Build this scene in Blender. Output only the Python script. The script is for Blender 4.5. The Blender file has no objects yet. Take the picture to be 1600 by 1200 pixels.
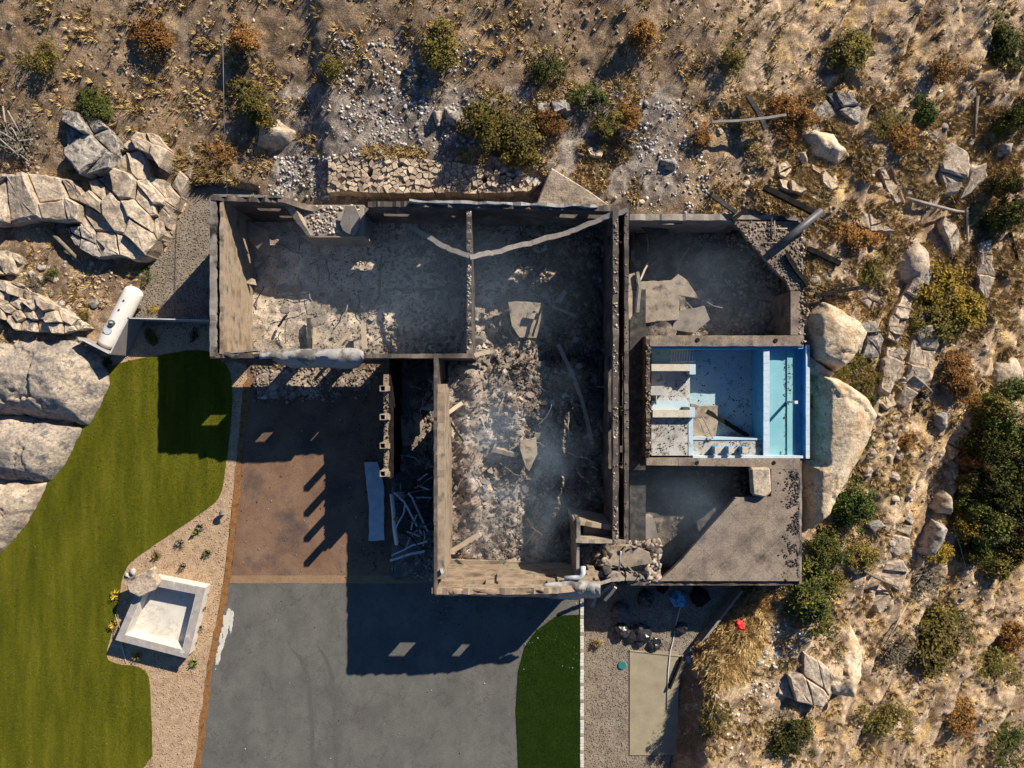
import bpy, bmesh, math, random
import numpy as np
from mathutils import Vector, Matrix, Euler

# ------------------------------------------------------------------ camera, sky, sun, exposure
H = 46.0                 # drone height above the driveway (m)
F = 1600 * 24.0 / 36.0   # focal length in photo pixels
K = F / H                # photo pixels per metre on the ground
scene = bpy.context.scene
COL = scene.collection
cam = bpy.data.cameras.new("camera"); cam.lens = 24.0; cam.sensor_width = 36.0; cam.clip_end = 2000
camo = bpy.data.objects.new("camera", cam); COL.objects.link(camo)
camo.location = (0, 0, H); camo.rotation_euler = (0, 0, 0)
scene.camera = camo
SUN_EL = math.radians(30.5); SUN_DIR = Vector((0.672, 0.741, 0)).normalized()
world = bpy.data.worlds.new("World"); scene.world = world; world.use_nodes = True
wn = world.node_tree; bg = wn.nodes["Background"]
sky = wn.nodes.new("ShaderNodeTexSky"); sky.sky_type = 'NISHITA'; sky.sun_disc = False; sky.ozone_density = 10.0; sky.dust_density = 0.1; sky.air_density = 1.1
sky.sun_elevation = SUN_EL; sky.sun_rotation = math.atan2(SUN_DIR.x, SUN_DIR.y)
wn.links.new(sky.outputs[0], bg.inputs[0]); bg.inputs[1].default_value = 0.055
sun = bpy.data.lights.new("sun", 'SUN'); sun.energy = 5.0; sun.angle = math.radians(0.5); sun.color = (1.0, 0.90, 0.76)
suno = bpy.data.objects.new("sun", sun); COL.objects.link(suno)
sd = Vector((SUN_DIR.x * math.cos(SUN_EL), SUN_DIR.y * math.cos(SUN_EL), math.sin(SUN_EL)))
suno.rotation_euler = sd.to_track_quat('Z', 'Y').to_euler(); suno.location = (30, 33, 40)
scene.view_settings.view_transform = 'Standard'; scene.view_settings.look = 'None'
scene.view_settings.exposure = 0.88; scene.view_settings.gamma = 1.0
scene.render.engine = 'CYCLES'
scene.cycles.use_denoising = True
scene.cycles.max_bounces = 6; scene.cycles.diffuse_bounces = 3; scene.cycles.volume_bounces = 1
scene.cycles.volume_step_rate = 2.0; scene.cycles.volume_max_steps = 128
rnd = random.Random(7)

# ------------------------------------------------------------------ numpy noise
_T = np.random.RandomState(3).rand(512, 512)
def vnoise(x, y, s=0):
    x = np.asarray(x, float) + s * 17.31; y = np.asarray(y, float) + s * 9.77
    xi = np.floor(x).astype(int); yi = np.floor(y).astype(int)
    fx = x - xi; fy = y - yi; fx = fx * fx * (3 - 2 * fx); fy = fy * fy * (3 - 2 * fy)
    g = lambda a, b: _T[a % 512, b % 512]
    return (g(xi, yi) * (1 - fx) + g(xi + 1, yi) * fx) * (1 - fy) + (g(xi, yi + 1) * (1 - fx) + g(xi + 1, yi + 1) * fx) * fy
def fbm(x, y, o=4, s=0, gain=0.5):
    t = 0; a = 1; n = 0
    for k in range(o):
        t = t + a * vnoise(x * 2 ** k, y * 2 ** k, s + k * 3.1); n += a; a *= gain
    return t / n
def voro(x, y, s=0):
    x = np.asarray(x, float); y = np.asarray(y, float)
    xi = np.floor(x).astype(int); yi = np.floor(y).astype(int)
    f1 = np.full(x.shape, 9.0); f2 = np.full(x.shape, 9.0)
    cx = np.zeros(x.shape); cy = np.zeros(x.shape); cid = np.zeros(x.shape)
    for a in (-1, 0, 1):
        for b in (-1, 0, 1):
            i = (xi + a + s * 31); j = (yi + b + s * 57)
            px = xi + a + 0.1 + 0.8 * _T[i % 512, j % 512]; py = yi + b + 0.1 + 0.8 * _T[(j + 101) % 512, (i + 37) % 512]
            d = np.hypot(x - px, y - py)
            m = d < f1
            f2 = np.where(m, f1, np.minimum(f2, d))
            cx = np.where(m, px, cx); cy = np.where(m, py, cy); cid = np.where(m, _T[(i + 211) % 512, (j + 13) % 512], cid)
            f1 = np.where(m, d, f1)
    return f1, f2, cx, cy, cid
def sstep(a, b, x):
    t = np.clip((x - a) / (b - a), 0, 1); return t * t * (3 - 2 * t)
def lerp(a, b, t): return a + (b - a) * t
def inpoly(px, py, poly):
    px = np.asarray(px, float); py = np.asarray(py, float); r = np.zeros(px.shape, bool)
    n = len(poly)
    for i in range(n):
        x1, y1 = poly[i]; x2, y2 = poly[(i + 1) % n]
        if y1 == y2: continue
        c = ((y1 > py) != (y2 > py)) & (px < (x2 - x1) * (py - y1) / (y2 - y1) + x1)
        r ^= c
    return r
def sdpoly(px, py, poly):
    """signed distance, positive inside"""
    px = np.asarray(px, float); py = np.asarray(py, float); d = np.full(px.shape, 1e9); n = len(poly)
    for i in range(n):
        x1, y1 = poly[i]; x2, y2 = poly[(i + 1) % n]
        ex, ey = x2 - x1, y2 - y1; L = ex * ex + ey * ey + 1e-9
        t = np.clip(((px - x1) * ex + (py - y1) * ey) / L, 0, 1)
        d = np.minimum(d, np.hypot(px - x1 - t * ex, py - y1 - t * ey))
    return np.where(inpoly(px, py, poly), d, -d)

# ------------------------------------------------------------------ photo pixel -> place
def W(p, q, z=0.0):
    s = (H - z) / F
    return ((p - 800) * s, (600 - q) * s, z)
def WP(poly, z=0.0): return [W(p, q, z)[:2] for p, q in poly]
def img(x, y, z):
    return 800 + x * F / (H - z), 600 - y * F / (H - z)

# ------------------------------------------------------------------ materials
MATS = {}
def new_mat(name):
    m = bpy.data.materials.new(name); m.use_nodes = True; MATS[name] = m
    nt = m.node_tree; return m, nt, nt.nodes["Principled BSDF"]
def ramp(nt, fac, stops):
    r = nt.nodes.new("ShaderNodeValToRGB"); e = r.color_ramp.elements
    while len(e) < len(stops): e.new(0.5)
    for i, (t, c) in enumerate(stops):
        e[i].position = t; e[i].color = (*c, 1)
    nt.links.new(fac, r.inputs[0]); return r.outputs[0]
def noise_node(nt, vec, scale, detail=5, rough=0.6, dist=0.0):
    n = nt.nodes.new("ShaderNodeTexNoise"); n.inputs['Scale'].default_value = scale; n.inputs['Detail'].default_value = detail
    n.inputs['Roughness'].default_value = rough; n.inputs['Distortion'].default_value = dist
    nt.links.new(vec, n.inputs['Vector']); return n.outputs[0]
def mixc(nt, fac, a, b, blend='MIX'):
    m = nt.nodes.new("ShaderNodeMix"); m.data_type = 'RGBA'; m.blend_type = blend
    for v, s in ((fac, 0), (a, 6), (b, 7)):
        if hasattr(v, 'links'): nt.links.new(v, m.inputs[s])
        elif s == 0: m.inputs[0].default_value = v
        else: m.inputs[s].default_value = (*v, 1)
    return m.outputs[2]
def mat(name, cols, scale=1.2, rough=0.9, bump=0.4, bscale=14, spots=None, sscale=3.0, sth=(0.58, 0.68), island=0.0, metal=0.0, stretch=None, attr=None, fine=0.35, fscale=22, spec=0.2, dist=0.02, grit=None, crack=None):
    m, nt, b = new_mat(name)
    geo = nt.nodes.new("ShaderNodeNewGeometry"); vec = geo.outputs['Position']
    if stretch:
        mp = nt.nodes.new("ShaderNodeMapping"); mp.inputs['Scale'].default_value = stretch[:3]
        if len(stretch) > 3: mp.inputs['Rotation'].default_value = (0, 0, stretch[3])
        nt.links.new(vec, mp.inputs[0]); vec = mp.outputs[0]
    if attr:
        at = nt.nodes.new("ShaderNodeAttribute"); at.attribute_name = attr; col = at.outputs['Color']
    else:
        n = noise_node(nt, vec, scale)
        k = len(cols)
        col = ramp(nt, n, [(0.28 + 0.44 * i / max(1, k - 1), c) for i, c in enumerate(cols)])
    if spots:
        f = ramp(nt, noise_node(nt, vec, sscale, 6, 0.65), [(sth[0], (0, 0, 0)), (sth[1], (1, 1, 1))])
        col = mixc(nt, f, col, spots)
    if fine:
        f = noise_node(nt, geo.outputs['Position'], fscale, 3, 0.7)
        g = ramp(nt, f, [(0.25, (1 - fine,) * 3), (0.75, (1 + fine,) * 3)])
        col = mixc(nt, 1.0, col, g, 'MULTIPLY')
    if grit:
        v = nt.nodes.new("ShaderNodeTexVoronoi"); v.inputs['Scale'].default_value = 7.0; nt.links.new(geo.outputs['Position'], v.inputs['Vector'])
        g = ramp(nt, v.outputs['Distance'], [(0.10, (1, 1, 1)), (0.20, (0, 0, 0))])
        g2 = ramp(nt, noise_node(nt, geo.outputs['Position'], 1.1, 4), [(0.46, (0, 0, 0)), (0.60, (1, 1, 1))])
        col = mixc(nt, mixc(nt, 1.0, g, g2, 'MULTIPLY'), col, grit)
    if crack:
        n1 = noise_node(nt, geo.outputs['Position'], 0.33, 7, 0.62, 0.3)
        g = ramp(nt, n1, [(0.493, (0, 0, 0)), (0.4985, (1, 1, 1)), (0.5015, (1, 1, 1)), (0.507, (0, 0, 0))])
        col = mixc(nt, mixc(nt, 1.0, g, (crack[3],) * 3, 'MULTIPLY'), col, crack[:3])
    if island:
        g = ramp(nt, geo.outputs['Random Per Island'], [(0, (1 - island,) * 3), (1, (1 + island,) * 3)])
        col = mixc(nt, 1.0, col, g, 'MULTIPLY')
        oi = nt.nodes.new('ShaderNodeObjectInfo'); g = ramp(nt, oi.outputs['Random'], [(0, (1 - island * .8, 1 - island * .85, 1 - island * .9)), (1, (1 + island * .6,) * 3)])
        col = mixc(nt, 1.0, col, g, 'MULTIPLY')
    nt.links.new(col, b.inputs['Base Color'])
    b.inputs['Roughness'].default_value = rough; b.inputs['Metallic'].default_value = metal
    b.inputs['Specular IOR Level'].default_value = spec
    if bump:
        bp = nt.nodes.new("ShaderNodeBump"); bp.inputs['Strength'].default_value = bump; bp.inputs['Distance'].default_value = dist
        nt.links.new(noise_node(nt, geo.outputs['Position'], bscale, 6, 0.7), bp.inputs['Height']); nt.links.new(bp.outputs[0], b.inputs['Normal'])
    return m

mat('terrain', None, attr='col', fine=0.75, fscale=11, bump=1.0, bscale=9, dist=0.08, grit=(0.46, 0.38, 0.28))
mat('rock_grey', [(0.16, 0.145, 0.13), (0.31, 0.275, 0.235), (0.46, 0.40, 0.32)], scale=0.9, spots=(0.07, 0.066, 0.062), sscale=2.6, sth=(0.50, 0.62), bump=0.8, bscale=5, dist=0.08, fine=0.45, fscale=7)
mat('rock_tan', [(0.22, 0.165, 0.115), (0.40, 0.32, 0.235), (0.52, 0.43, 0.32)], scale=0.9, spots=(0.15, 0.135, 0.12), sscale=2.0, sth=(0.52, 0.68), bump=0.8, bscale=5, dist=0.08, fine=0.42, fscale=7)
mat('rock_pale', [(0.40, 0.25, 0.12), (0.52, 0.405, 0.27), (0.58, 0.49, 0.36)], scale=0.8, spots=(0.17, 0.13, 0.095), sscale=1.9, sth=(0.54, 0.70), crack=(0.16, 0.12, 0.085, 0.8), bump=0.8, bscale=5, dist=0.08, fine=0.38, fscale=7)
mat('rock_lichen', [(0.16, 0.145, 0.13), (0.30, 0.25, 0.20), (0.46, 0.37, 0.27)], scale=0.32, spots=(0.15, 0.14, 0.13), sscale=1.6, sth=(0.52, 0.62), bump=0.9, bscale=4, dist=0.1, fine=0.5, fscale=6, crack=(0.10, 0.085, 0.07, 0.8))
mat('stone_wall', [(0.26, 0.20, 0.15), (0.40, 0.32, 0.235), (0.48, 0.39, 0.29)], scale=1.0, island=0.42, bump=0.6, bscale=8, fine=0.35, fscale=9)
mat('stone_white', [(0.33, 0.325, 0.31), (0.48, 0.47, 0.44)], scale=2, bump=0.4, fine=0.3, fscale=9)
mat('pebbles', [(0.15, 0.105, 0.065), (0.28, 0.21, 0.14), (0.40, 0.325, 0.235)], scale=0.8, island=0.6, bump=0, fine=0.2)
mat('pebbles_white', [(0.22, 0.205, 0.185), (0.46, 0.44, 0.41)], scale=0.8, island=0.55, bump=0, fine=0.2)
mat('dry_grass', [(0.30, 0.19, 0.075), (0.46, 0.325, 0.14), (0.55, 0.42, 0.21)], scale=0.7, island=0.45, bump=0, fine=0.15)
mat('leaf_olive', [(0.085, 0.075, 0.018), (0.14, 0.115, 0.025), (0.23, 0.15, 0.035)], scale=1.0, island=0.5, bump=0, fine=0)
mat('leaf_rust', [(0.17, 0.085, 0.03), (0.27, 0.125, 0.03), (0.24, 0.15, 0.05)], scale=1.2, island=0.5, bump=0, fine=0)
mat('leaf_yellow', [(0.16, 0.14, 0.02), (0.34, 0.24, 0.03), (0.42, 0.25, 0.04)], scale=1.0, island=0.45, bump=0, fine=0)
mat('leaf_green', [(0.045, 0.065, 0.012), (0.075, 0.10, 0.018), (0.13, 0.14, 0.03)], scale=1.3, island=0.5, bump=0, fine=0)
mat('leaf_dark', [(0.032, 0.042, 0.010), (0.066, 0.076, 0.014), (0.14, 0.115, 0.024)], scale=0.9, island=0.5, bump=0, fine=0)
mat('needle', [(0.04, 0.065, 0.012), (0.075, 0.11, 0.02), (0.11, 0.14, 0.025)], scale=1.5, island=0.4, bump=0, fine=0)
mat('leaf_grey', [(0.10, 0.085, 0.065), (0.16, 0.135, 0.10), (0.12, 0.12, 0.05)], scale=1.5, island=0.4, bump=0, fine=0)
mat('scrub', [(0.09, 0.06, 0.028), (0.17, 0.12, 0.05), (0.26, 0.16, 0.06)], scale=0.5, island=0.5, bump=0, fine=0.1)
mat('bark', [(0.10, 0.08, 0.06), (0.22, 0.18, 0.14)], scale=4, bump=0.5, bscale=20)
mat('dead_wood', [(0.20, 0.17, 0.14), (0.36, 0.31, 0.25)], scale=4, bump=0.5, bscale=20, stretch=(1, 1, 1))
mat('char', [(0.006, 0.006, 0.006), (0.014, 0.013, 0.012), (0.028, 0.025, 0.022)], scale=3, spec=0.08, rough=0.9, bump=0.8, bscale=14, fine=0.5, dist=0.05)
mat('char_grey', [(0.018, 0.018, 0.018), (0.045, 0.042, 0.039), (0.10, 0.088, 0.075)], scale=3, bump=0.6, fine=0.4)
mat('wall_tan', [(0.11, 0.08, 0.055), (0.28, 0.21, 0.145), (0.42, 0.35, 0.26)], scale=0.9, spots=(0.045, 0.038, 0.033), sscale=0.9, sth=(0.52, 0.70), bump=0.5, bscale=12, fine=0.4, stretch=(0.9, 0.7, 1.5))
mat('wall_grey', [(0.10, 0.09, 0.08), (0.20, 0.175, 0.15), (0.30, 0.265, 0.22)], scale=1.0, spots=(0.025, 0.023, 0.021), sscale=0.8, sth=(0.50, 0.64), bump=0.5, bscale=12, fine=0.3)
mat('wall_sooty', [(0.035, 0.03, 0.028), (0.085, 0.07, 0.06), (0.20, 0.16, 0.12)], scale=0.8, spots=(0.32, 0.26, 0.20), sscale=1.6, sth=(0.62, 0.74), bump=0.6, bscale=10, fine=0.4)
mat('ash', None, attr='col', fine=0.55, fscale=11, bump=0.9, bscale=9, dist=0.06)
mat('rubble', [(0.12, 0.095, 0.078), (0.27, 0.215, 0.17), (0.41, 0.34, 0.275)], scale=0.9, island=0.55, bump=0.4, bscale=14, fine=0.35, fscale=12)
mat('slab_grey', [(0.13, 0.115, 0.10), (0.23, 0.20, 0.17), (0.31, 0.27, 0.22)], scale=1.2, bump=0.4, bscale=12, fine=0.3, spots=(0.06, 0.055, 0.05), sscale=2, sth=(0.6, 0.75))
mat('slab_tan', [(0.17, 0.135, 0.10), (0.29, 0.235, 0.175), (0.37, 0.305, 0.23)], scale=1.2, bump=0.7, bscale=9, fine=0.5, spots=(0.07, 0.06, 0.05), sscale=1.6, sth=(0.52, 0.68))
mat('patio', [(0.125, 0.10, 0.08), (0.215, 0.17, 0.13), (0.27, 0.215, 0.165)], scale=0.9, bump=0.4, bscale=16, fine=0.45, fscale=10, spots=(0.05, 0.044, 0.04), sscale=0.7, sth=(0.54, 0.72), crack=(0.05, 0.045, 0.04, 0.6))
mat('asphalt', [(0.080, 0.078, 0.070), (0.106, 0.103, 0.092), (0.130, 0.126, 0.112)], scale=0.7, spots=(0.085, 0.08, 0.072), sscale=0.5, sth=(0.5, 0.7), crack=(0.045, 0.043, 0.04, 0.55), bump=0.35, bscale=40, fine=0.34, fscale=20, stretch=(0.9, 0.6, 1), dist=0.01)
mat('tyre_mark', [(0.074, 0.072, 0.065), (0.096, 0.093, 0.083)], scale=2.5, bump=0.35, bscale=40, fine=0.3, fscale=24, dist=0.01)
mat('asphalt_brown', [(0.105, 0.060, 0.040), (0.165, 0.098, 0.062), (0.20, 0.13, 0.082)], scale=0.5, bump=0.35, bscale=40, fine=0.35, fscale=14, spots=(0.075, 0.055, 0.048), sscale=0.35, sth=(0.5, 0.66), dist=0.01)
mat('asphalt_band', [(0.19, 0.12, 0.068), (0.26, 0.17, 0.10)], scale=0.9, bump=0.3, bscale=40, fine=0.3, fscale=12, dist=0.01)
mat('turf', [(0.052, 0.060, 0.004), (0.090, 0.094, 0.006), (0.135, 0.128, 0.012)], scale=0.75, rough=0.95, bump=0.9, bscale=45, fine=0.35, fscale=26, stretch=(1.5, 0.22, 1, -0.35), dist=0.04, spec=0.05, spots=(0.07, 0.062, 0.014), sscale=0.5, sth=(0.60, 0.80))
mat('blade', [(0.062, 0.070, 0.004), (0.105, 0.108, 0.007), (0.155, 0.145, 0.014)], scale=0.75, island=0.45, bump=0, fine=0, stretch=(1.5, 0.22, 1, -0.35))
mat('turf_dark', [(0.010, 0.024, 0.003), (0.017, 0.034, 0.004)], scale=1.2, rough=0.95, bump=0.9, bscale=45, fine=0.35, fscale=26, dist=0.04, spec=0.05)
mat('gravel_tan', [(0.27, 0.185, 0.115), (0.38, 0.265, 0.165), (0.44, 0.32, 0.21)], scale=2, bump=1.0, bscale=16, fine=0.6, fscale=13, dist=0.05)
mat('gravel_grey', [(0.15, 0.125, 0.098), (0.21, 0.175, 0.135), (0.26, 0.22, 0.17)], scale=1.2, bump=1.0, bscale=14, fine=0.65, fscale=12, dist=0.05)
mat('rust_mulch', [(0.10, 0.05, 0.02), (0.24, 0.11, 0.035), (0.20, 0.13, 0.07)], scale=3, bump=1.0, bscale=20, fine=0.5, fscale=18, dist=0.05)
mat('pool_blue', [(0.055, 0.27, 0.50), (0.085, 0.34, 0.58)], scale=1.0, rough=0.6, bump=0.15, fine=0.2, spots=(0.06, 0.14, 0.22), sscale=1.0, sth=(0.52, 0.72))
mat('pool_light', [(0.30, 0.42, 0.48), (0.38, 0.48, 0.53), (0.36, 0.46, 0.50)], scale=1.0, rough=0.6, bump=0.15, fine=0.2, spots=(0.30, 0.36, 0.34), sscale=1.8)
mat('pool_cyan', [(0.15, 0.36, 0.41), (0.22, 0.43, 0.44)], scale=0.8, rough=0.6, bump=0.15, fine=0.15, spots=(0.16, 0.34, 0.36), sscale=1.2, sth=(0.62, 0.8))
mat('pool_floor', [(0.24, 0.37, 0.42), (0.36, 0.48, 0.53)], scale=0.8, rough=0.7, bump=0.2, fine=0.35, spots=(0.14, 0.15, 0.15), sscale=1.6, sth=(0.55, 0.7))
mat('pool_dirty', [(0.30, 0.29, 0.26), (0.44, 0.44, 0.42)], scale=0.8, rough=0.8, bump=0.25, fine=0.45, spots=(0.15, 0.12, 0.09), sscale=2.2, sth=(0.52, 0.68))
mat('pool_rim', [(0.36, 0.45, 0.52), (0.48, 0.56, 0.62)], scale=2, rough=0.6, bump=0.2, fine=0.2, spots=(0.24, 0.26, 0.27), sscale=2.5, sth=(0.6, 0.75))
mat('pool_cream', [(0.40, 0.35, 0.26), (0.50, 0.46, 0.37)], scale=2, rough=0.7, bump=0.2, fine=0.3, spots=(0.22, 0.18, 0.12), sscale=3, sth=(0.62, 0.72))
mat('white_plaster', [(0.46, 0.43, 0.37), (0.60, 0.57, 0.51)], scale=1.2, rough=0.7, bump=0.2, fine=0.12, spots=(0.36, 0.32, 0.26), sscale=1.0, sth=(0.56, 0.78), crack=(0.25, 0.22, 0.18, 0.5))
mat('rim_stone', [(0.24, 0.22, 0.20), (0.36, 0.33, 0.30)], scale=2.5, bump=0.3, fine=0.3, spots=(0.48, 0.45, 0.42), sscale=2)
mat('white_paint', [(0.60, 0.575, 0.52), (0.70, 0.675, 0.62)], scale=1.5, rough=0.5, bump=0.05, fine=0.12, spec=0.4, spots=(0.45, 0.40, 0.32), sscale=1.5, sth=(0.6, 0.8))
mat('metal_dark', [(0.05, 0.05, 0.052), (0.10, 0.10, 0.10)], scale=2, rough=0.5, bump=0.1, fine=0.2, spec=0.4)
mat('metal_fence', [(0.23, 0.20, 0.185), (0.31, 0.27, 0.25)], scale=1.2, rough=0.6, bump=0.1, fine=0.12)
mat('sheet_white', [(0.20, 0.19, 0.18), (0.40, 0.385, 0.36)], scale=0.9, rough=0.65, bump=0.5, bscale=6, fine=0.2, spots=(0.11, 0.10, 0.09), sscale=0.9, sth=(0.50, 0.60), dist=0.04)
mat('metal_pale', [(0.34, 0.36, 0.37), (0.52, 0.54, 0.55)], scale=2, rough=0.55, bump=0.2, fine=0.2)
mat('timber_light', [(0.36, 0.28, 0.19), (0.48, 0.40, 0.29)], scale=3, bump=0.3, fine=0.3)
mat('timber_ash', [(0.16, 0.14, 0.12), (0.28, 0.25, 0.22)], scale=3, bump=0.5, fine=0.4)
mat('plastic_black', [(0.012, 0.012, 0.014), (0.025, 0.025, 0.028)], scale=2, rough=0.35, bump=0.5, bscale=6, fine=0.1, spec=0.5)
mat('plastic_blue', [(0.06, 0.19, 0.34), (0.13, 0.34, 0.52)], scale=4, rough=0.45, bump=0.5, bscale=8, fine=0.2)
mat('plastic_teal', [(0.02, 0.13, 0.13), (0.03, 0.17, 0.16)], scale=3, rough=0.6, bump=0.1, fine=0.1)
mat('plastic_red', [(0.62, 0.02, 0.02), (0.72, 0.04, 0.03)], scale=3, rough=0.5, bump=0.3, fine=0.1)
mat('yellow_hose', [(0.60, 0.42, 0.03), (0.68, 0.48, 0.04)], scale=3, rough=0.5, bump=0, fine=0.1)
mat('litter', [(0.03, 0.025, 0.02), (0.10, 0.08, 0.055)], scale=2, island=0.6, bump=0, fine=0.2)
mat('pipe_white', [(0.52, 0.50, 0.46), (0.64, 0.62, 0.58)], scale=3, rough=0.5, bump=0.1, fine=0.15)
mat('concrete_pad', [(0.22, 0.19, 0.13), (0.30, 0.26, 0.18)], scale=1, bump=0.2, fine=0.2)
mat('paint_spill', [(0.40, 0.38, 0.33), (0.52, 0.50, 0.45)], scale=2, bump=0.1, fine=0.3)

# ------------------------------------------------------------------ mesh helpers
def link(o, parent=None):
    COL.objects.link(o)
    if parent: o.parent = parent
    return o
def tag(o, label=None, cat=None, group=None, kind=None):
    if label: o['label'] = label
    if cat: o['category'] = cat
    if group: o['group'] = group
    if kind: o['kind'] = kind
    return o
def empty(name, loc=(0, 0, 0), rz=0.0):
    o = bpy.data.objects.new(name, None); o.empty_display_size = 0.3
    o.location = loc; o.rotation_euler = (0, 0, rz); return link(o)
def from_np(name, v, f, m=None, parent=None, smooth=False, col=None):
    """v (N,3), f (M,k) with constant k, or list of faces"""
    me = bpy.data.meshes.new(name)
    if isinstance(f, np.ndarray):
        k = f.shape[1]
        me.vertices.add(len(v)); me.vertices.foreach_set('co', np.ascontiguousarray(v, dtype=np.float32).ravel())
        me.loops.add(f.size); me.loops.foreach_set('vertex_index', f.ravel().astype(np.int32))
        me.polygons.add(len(f)); me.polygons.foreach_set('loop_start', np.arange(0, f.size, k, dtype=np.int32))
        me.polygons.foreach_set('loop_total', np.full(len(f), k, dtype=np.int32))
        me.update(calc_edges=True); me.validate()
    else:
        me.from_pydata([tuple(p) for p in v], [], f); me.update()
    if m: me.materials.append(MATS[m])
    if smooth: me.polygons.foreach_set('use_smooth', np.ones(len(me.polygons), bool))
    if col is not None:
        a = me.color_attributes.new('col', 'FLOAT_COLOR', 'POINT')
        c = np.ones((len(v), 4), np.float32); c[:, :3] = col; a.data.foreach_set('color', c.ravel())
    o = bpy.data.objects.new(name, me); return link(o, parent)

class MB:
    def __init__(s): s.v = []; s.f = []
    def add(s, v, f):
        b = len(s.v); s.v += [tuple(p) for p in v]; s.f += [tuple(i + b for i in q) for q in f]; return s
    def box(s, c, d, M=None):
        x, y, z = d[0] / 2, d[1] / 2, d[2] / 2
        v = [Vector((a * x, b * y, e * z)) for e in (-1, 1) for b in (-1, 1) for a in (-1, 1)]
        if M is not None: v = [M @ p for p in v]
        c = Vector(c); v = [p + c for p in v]
        return s.add(v, [(0, 2, 3, 1), (4, 5, 7, 6), (0, 1, 5, 4), (2, 6, 7, 3), (0, 4, 6, 2), (1, 3, 7, 5)])
    def prism(s, poly, z0, z1):
        a = sum(poly[i][0] * poly[(i + 1) % len(poly)][1] - poly[(i + 1) % len(poly)][0] * poly[i][1] for i in range(len(poly)))
        if a < 0: poly = poly[::-1]
        n = len(poly); v = [(x, y, z0) for x, y in poly] + [(x, y, z1) for x, y in poly]
        f = [tuple(range(n - 1, -1, -1)), tuple(range(n, 2 * n))] + [(i, (i + 1) % n, n + (i + 1) % n, n + i) for i in range(n)]
        return s.add(v, f)
    def beam(s, a, b, w, h, jit=0.0, seg=1, r=None, bend=0.0):
        """a squared timber from a to b"""
        a = Vector(a); b = Vector(b); d = b - a; L = d.length; t = d / L
        u = t.cross(Vector((0, 0, 1)));
        if u.length < 1e-3: u = Vector((1, 0, 0))
        u.normalize(); n = u.cross(t); base = len(s.v); r = r or rnd
        for i in range(seg + 1):
            c = a + d * (i / seg) + n * bend * math.sin(math.pi * i / seg) + u * r.uniform(-jit, jit)
            k = 1 + r.uniform(-jit, jit) * 2
            for e, g in ((-1, -1), (1, -1), (1, 1), (-1, 1)): s.v.append(tuple(c + u * e * w / 2 * k + n * g * h / 2 * k))
        for i in range(seg):
            o = base + i * 4
            for j in range(4): s.f.append((o + j, o + (j + 1) % 4, o + 4 + (j + 1) % 4, o + 4 + j))
        s.f.append((base + 3, base + 2, base + 1, base)); o = base + seg * 4; s.f.append((o, o + 1, o + 2, o + 3)); return s
    def tube(s, path, rad, n=8, cap=True, rads=None):
        path = [Vector(p) for p in path]; base = len(s.v)
        for i, p in enumerate(path):
            t = (path[min(i + 1, len(path) - 1)] - path[max(i - 1, 0)]).normalized()
            u = t.cross(Vector((0, 0, 1)))
            if u.length < 1e-3: u = Vector((1, 0, 0))
            u.normalize(); w = u.cross(t); R = rads[i] if rads else rad
            for k in range(n):
                a = 2 * math.pi * k / n; s.v.append(tuple(p + u * math.cos(a) * R + w * math.sin(a) * R))
        for i in range(len(path) - 1):
            for k in range(n):
                o = base + i * n; s.f.append((o + k, o + (k + 1) % n, o + n + (k + 1) % n, o + n + k))
        if cap:
            s.f.append(tuple(base + k for k in range(n - 1, -1, -1))); o = base + (len(path) - 1) * n; s.f.append(tuple(o + k for k in range(n)))
        return s
    def build(s, name, m, parent=None, smooth=False, bevel=0.0):
        me = bpy.data.meshes.new(name); me.from_pydata(s.v, [], s.f)
        bm = bmesh.new(); bm.from_mesh(me)
        bmesh.ops.recalc_face_normals(bm, faces=bm.faces)
        if bevel: bmesh.ops.bevel(bm, geom=bm.edges[:], offset=bevel, segments=1, affect='EDGES', clamp_overlap=True)
        bm.to_mesh(me); bm.free()
        me.materials.append(MATS[m])
        if smooth:
            for p in me.polygons: p.use_smooth = True
        return link(bpy.data.objects.new(name, me), parent)

def Bx(name, rect, z0, z1, m, parent, bevel=0.0):
    """box whose top face fills the photo rectangle rect=(p0,q0,p1,q1) at height z1"""
    x0, y1, _ = W(rect[0], rect[1], z1); x1, y0, _ = W(rect[2], rect[3], z1)
    b = MB().box(((x0 + x1) / 2, (y0 + y1) / 2, (z0 + z1) / 2), (x1 - x0, y1 - y0, z1 - z0))
    return b.build(name, m, parent, bevel=bevel)

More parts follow.
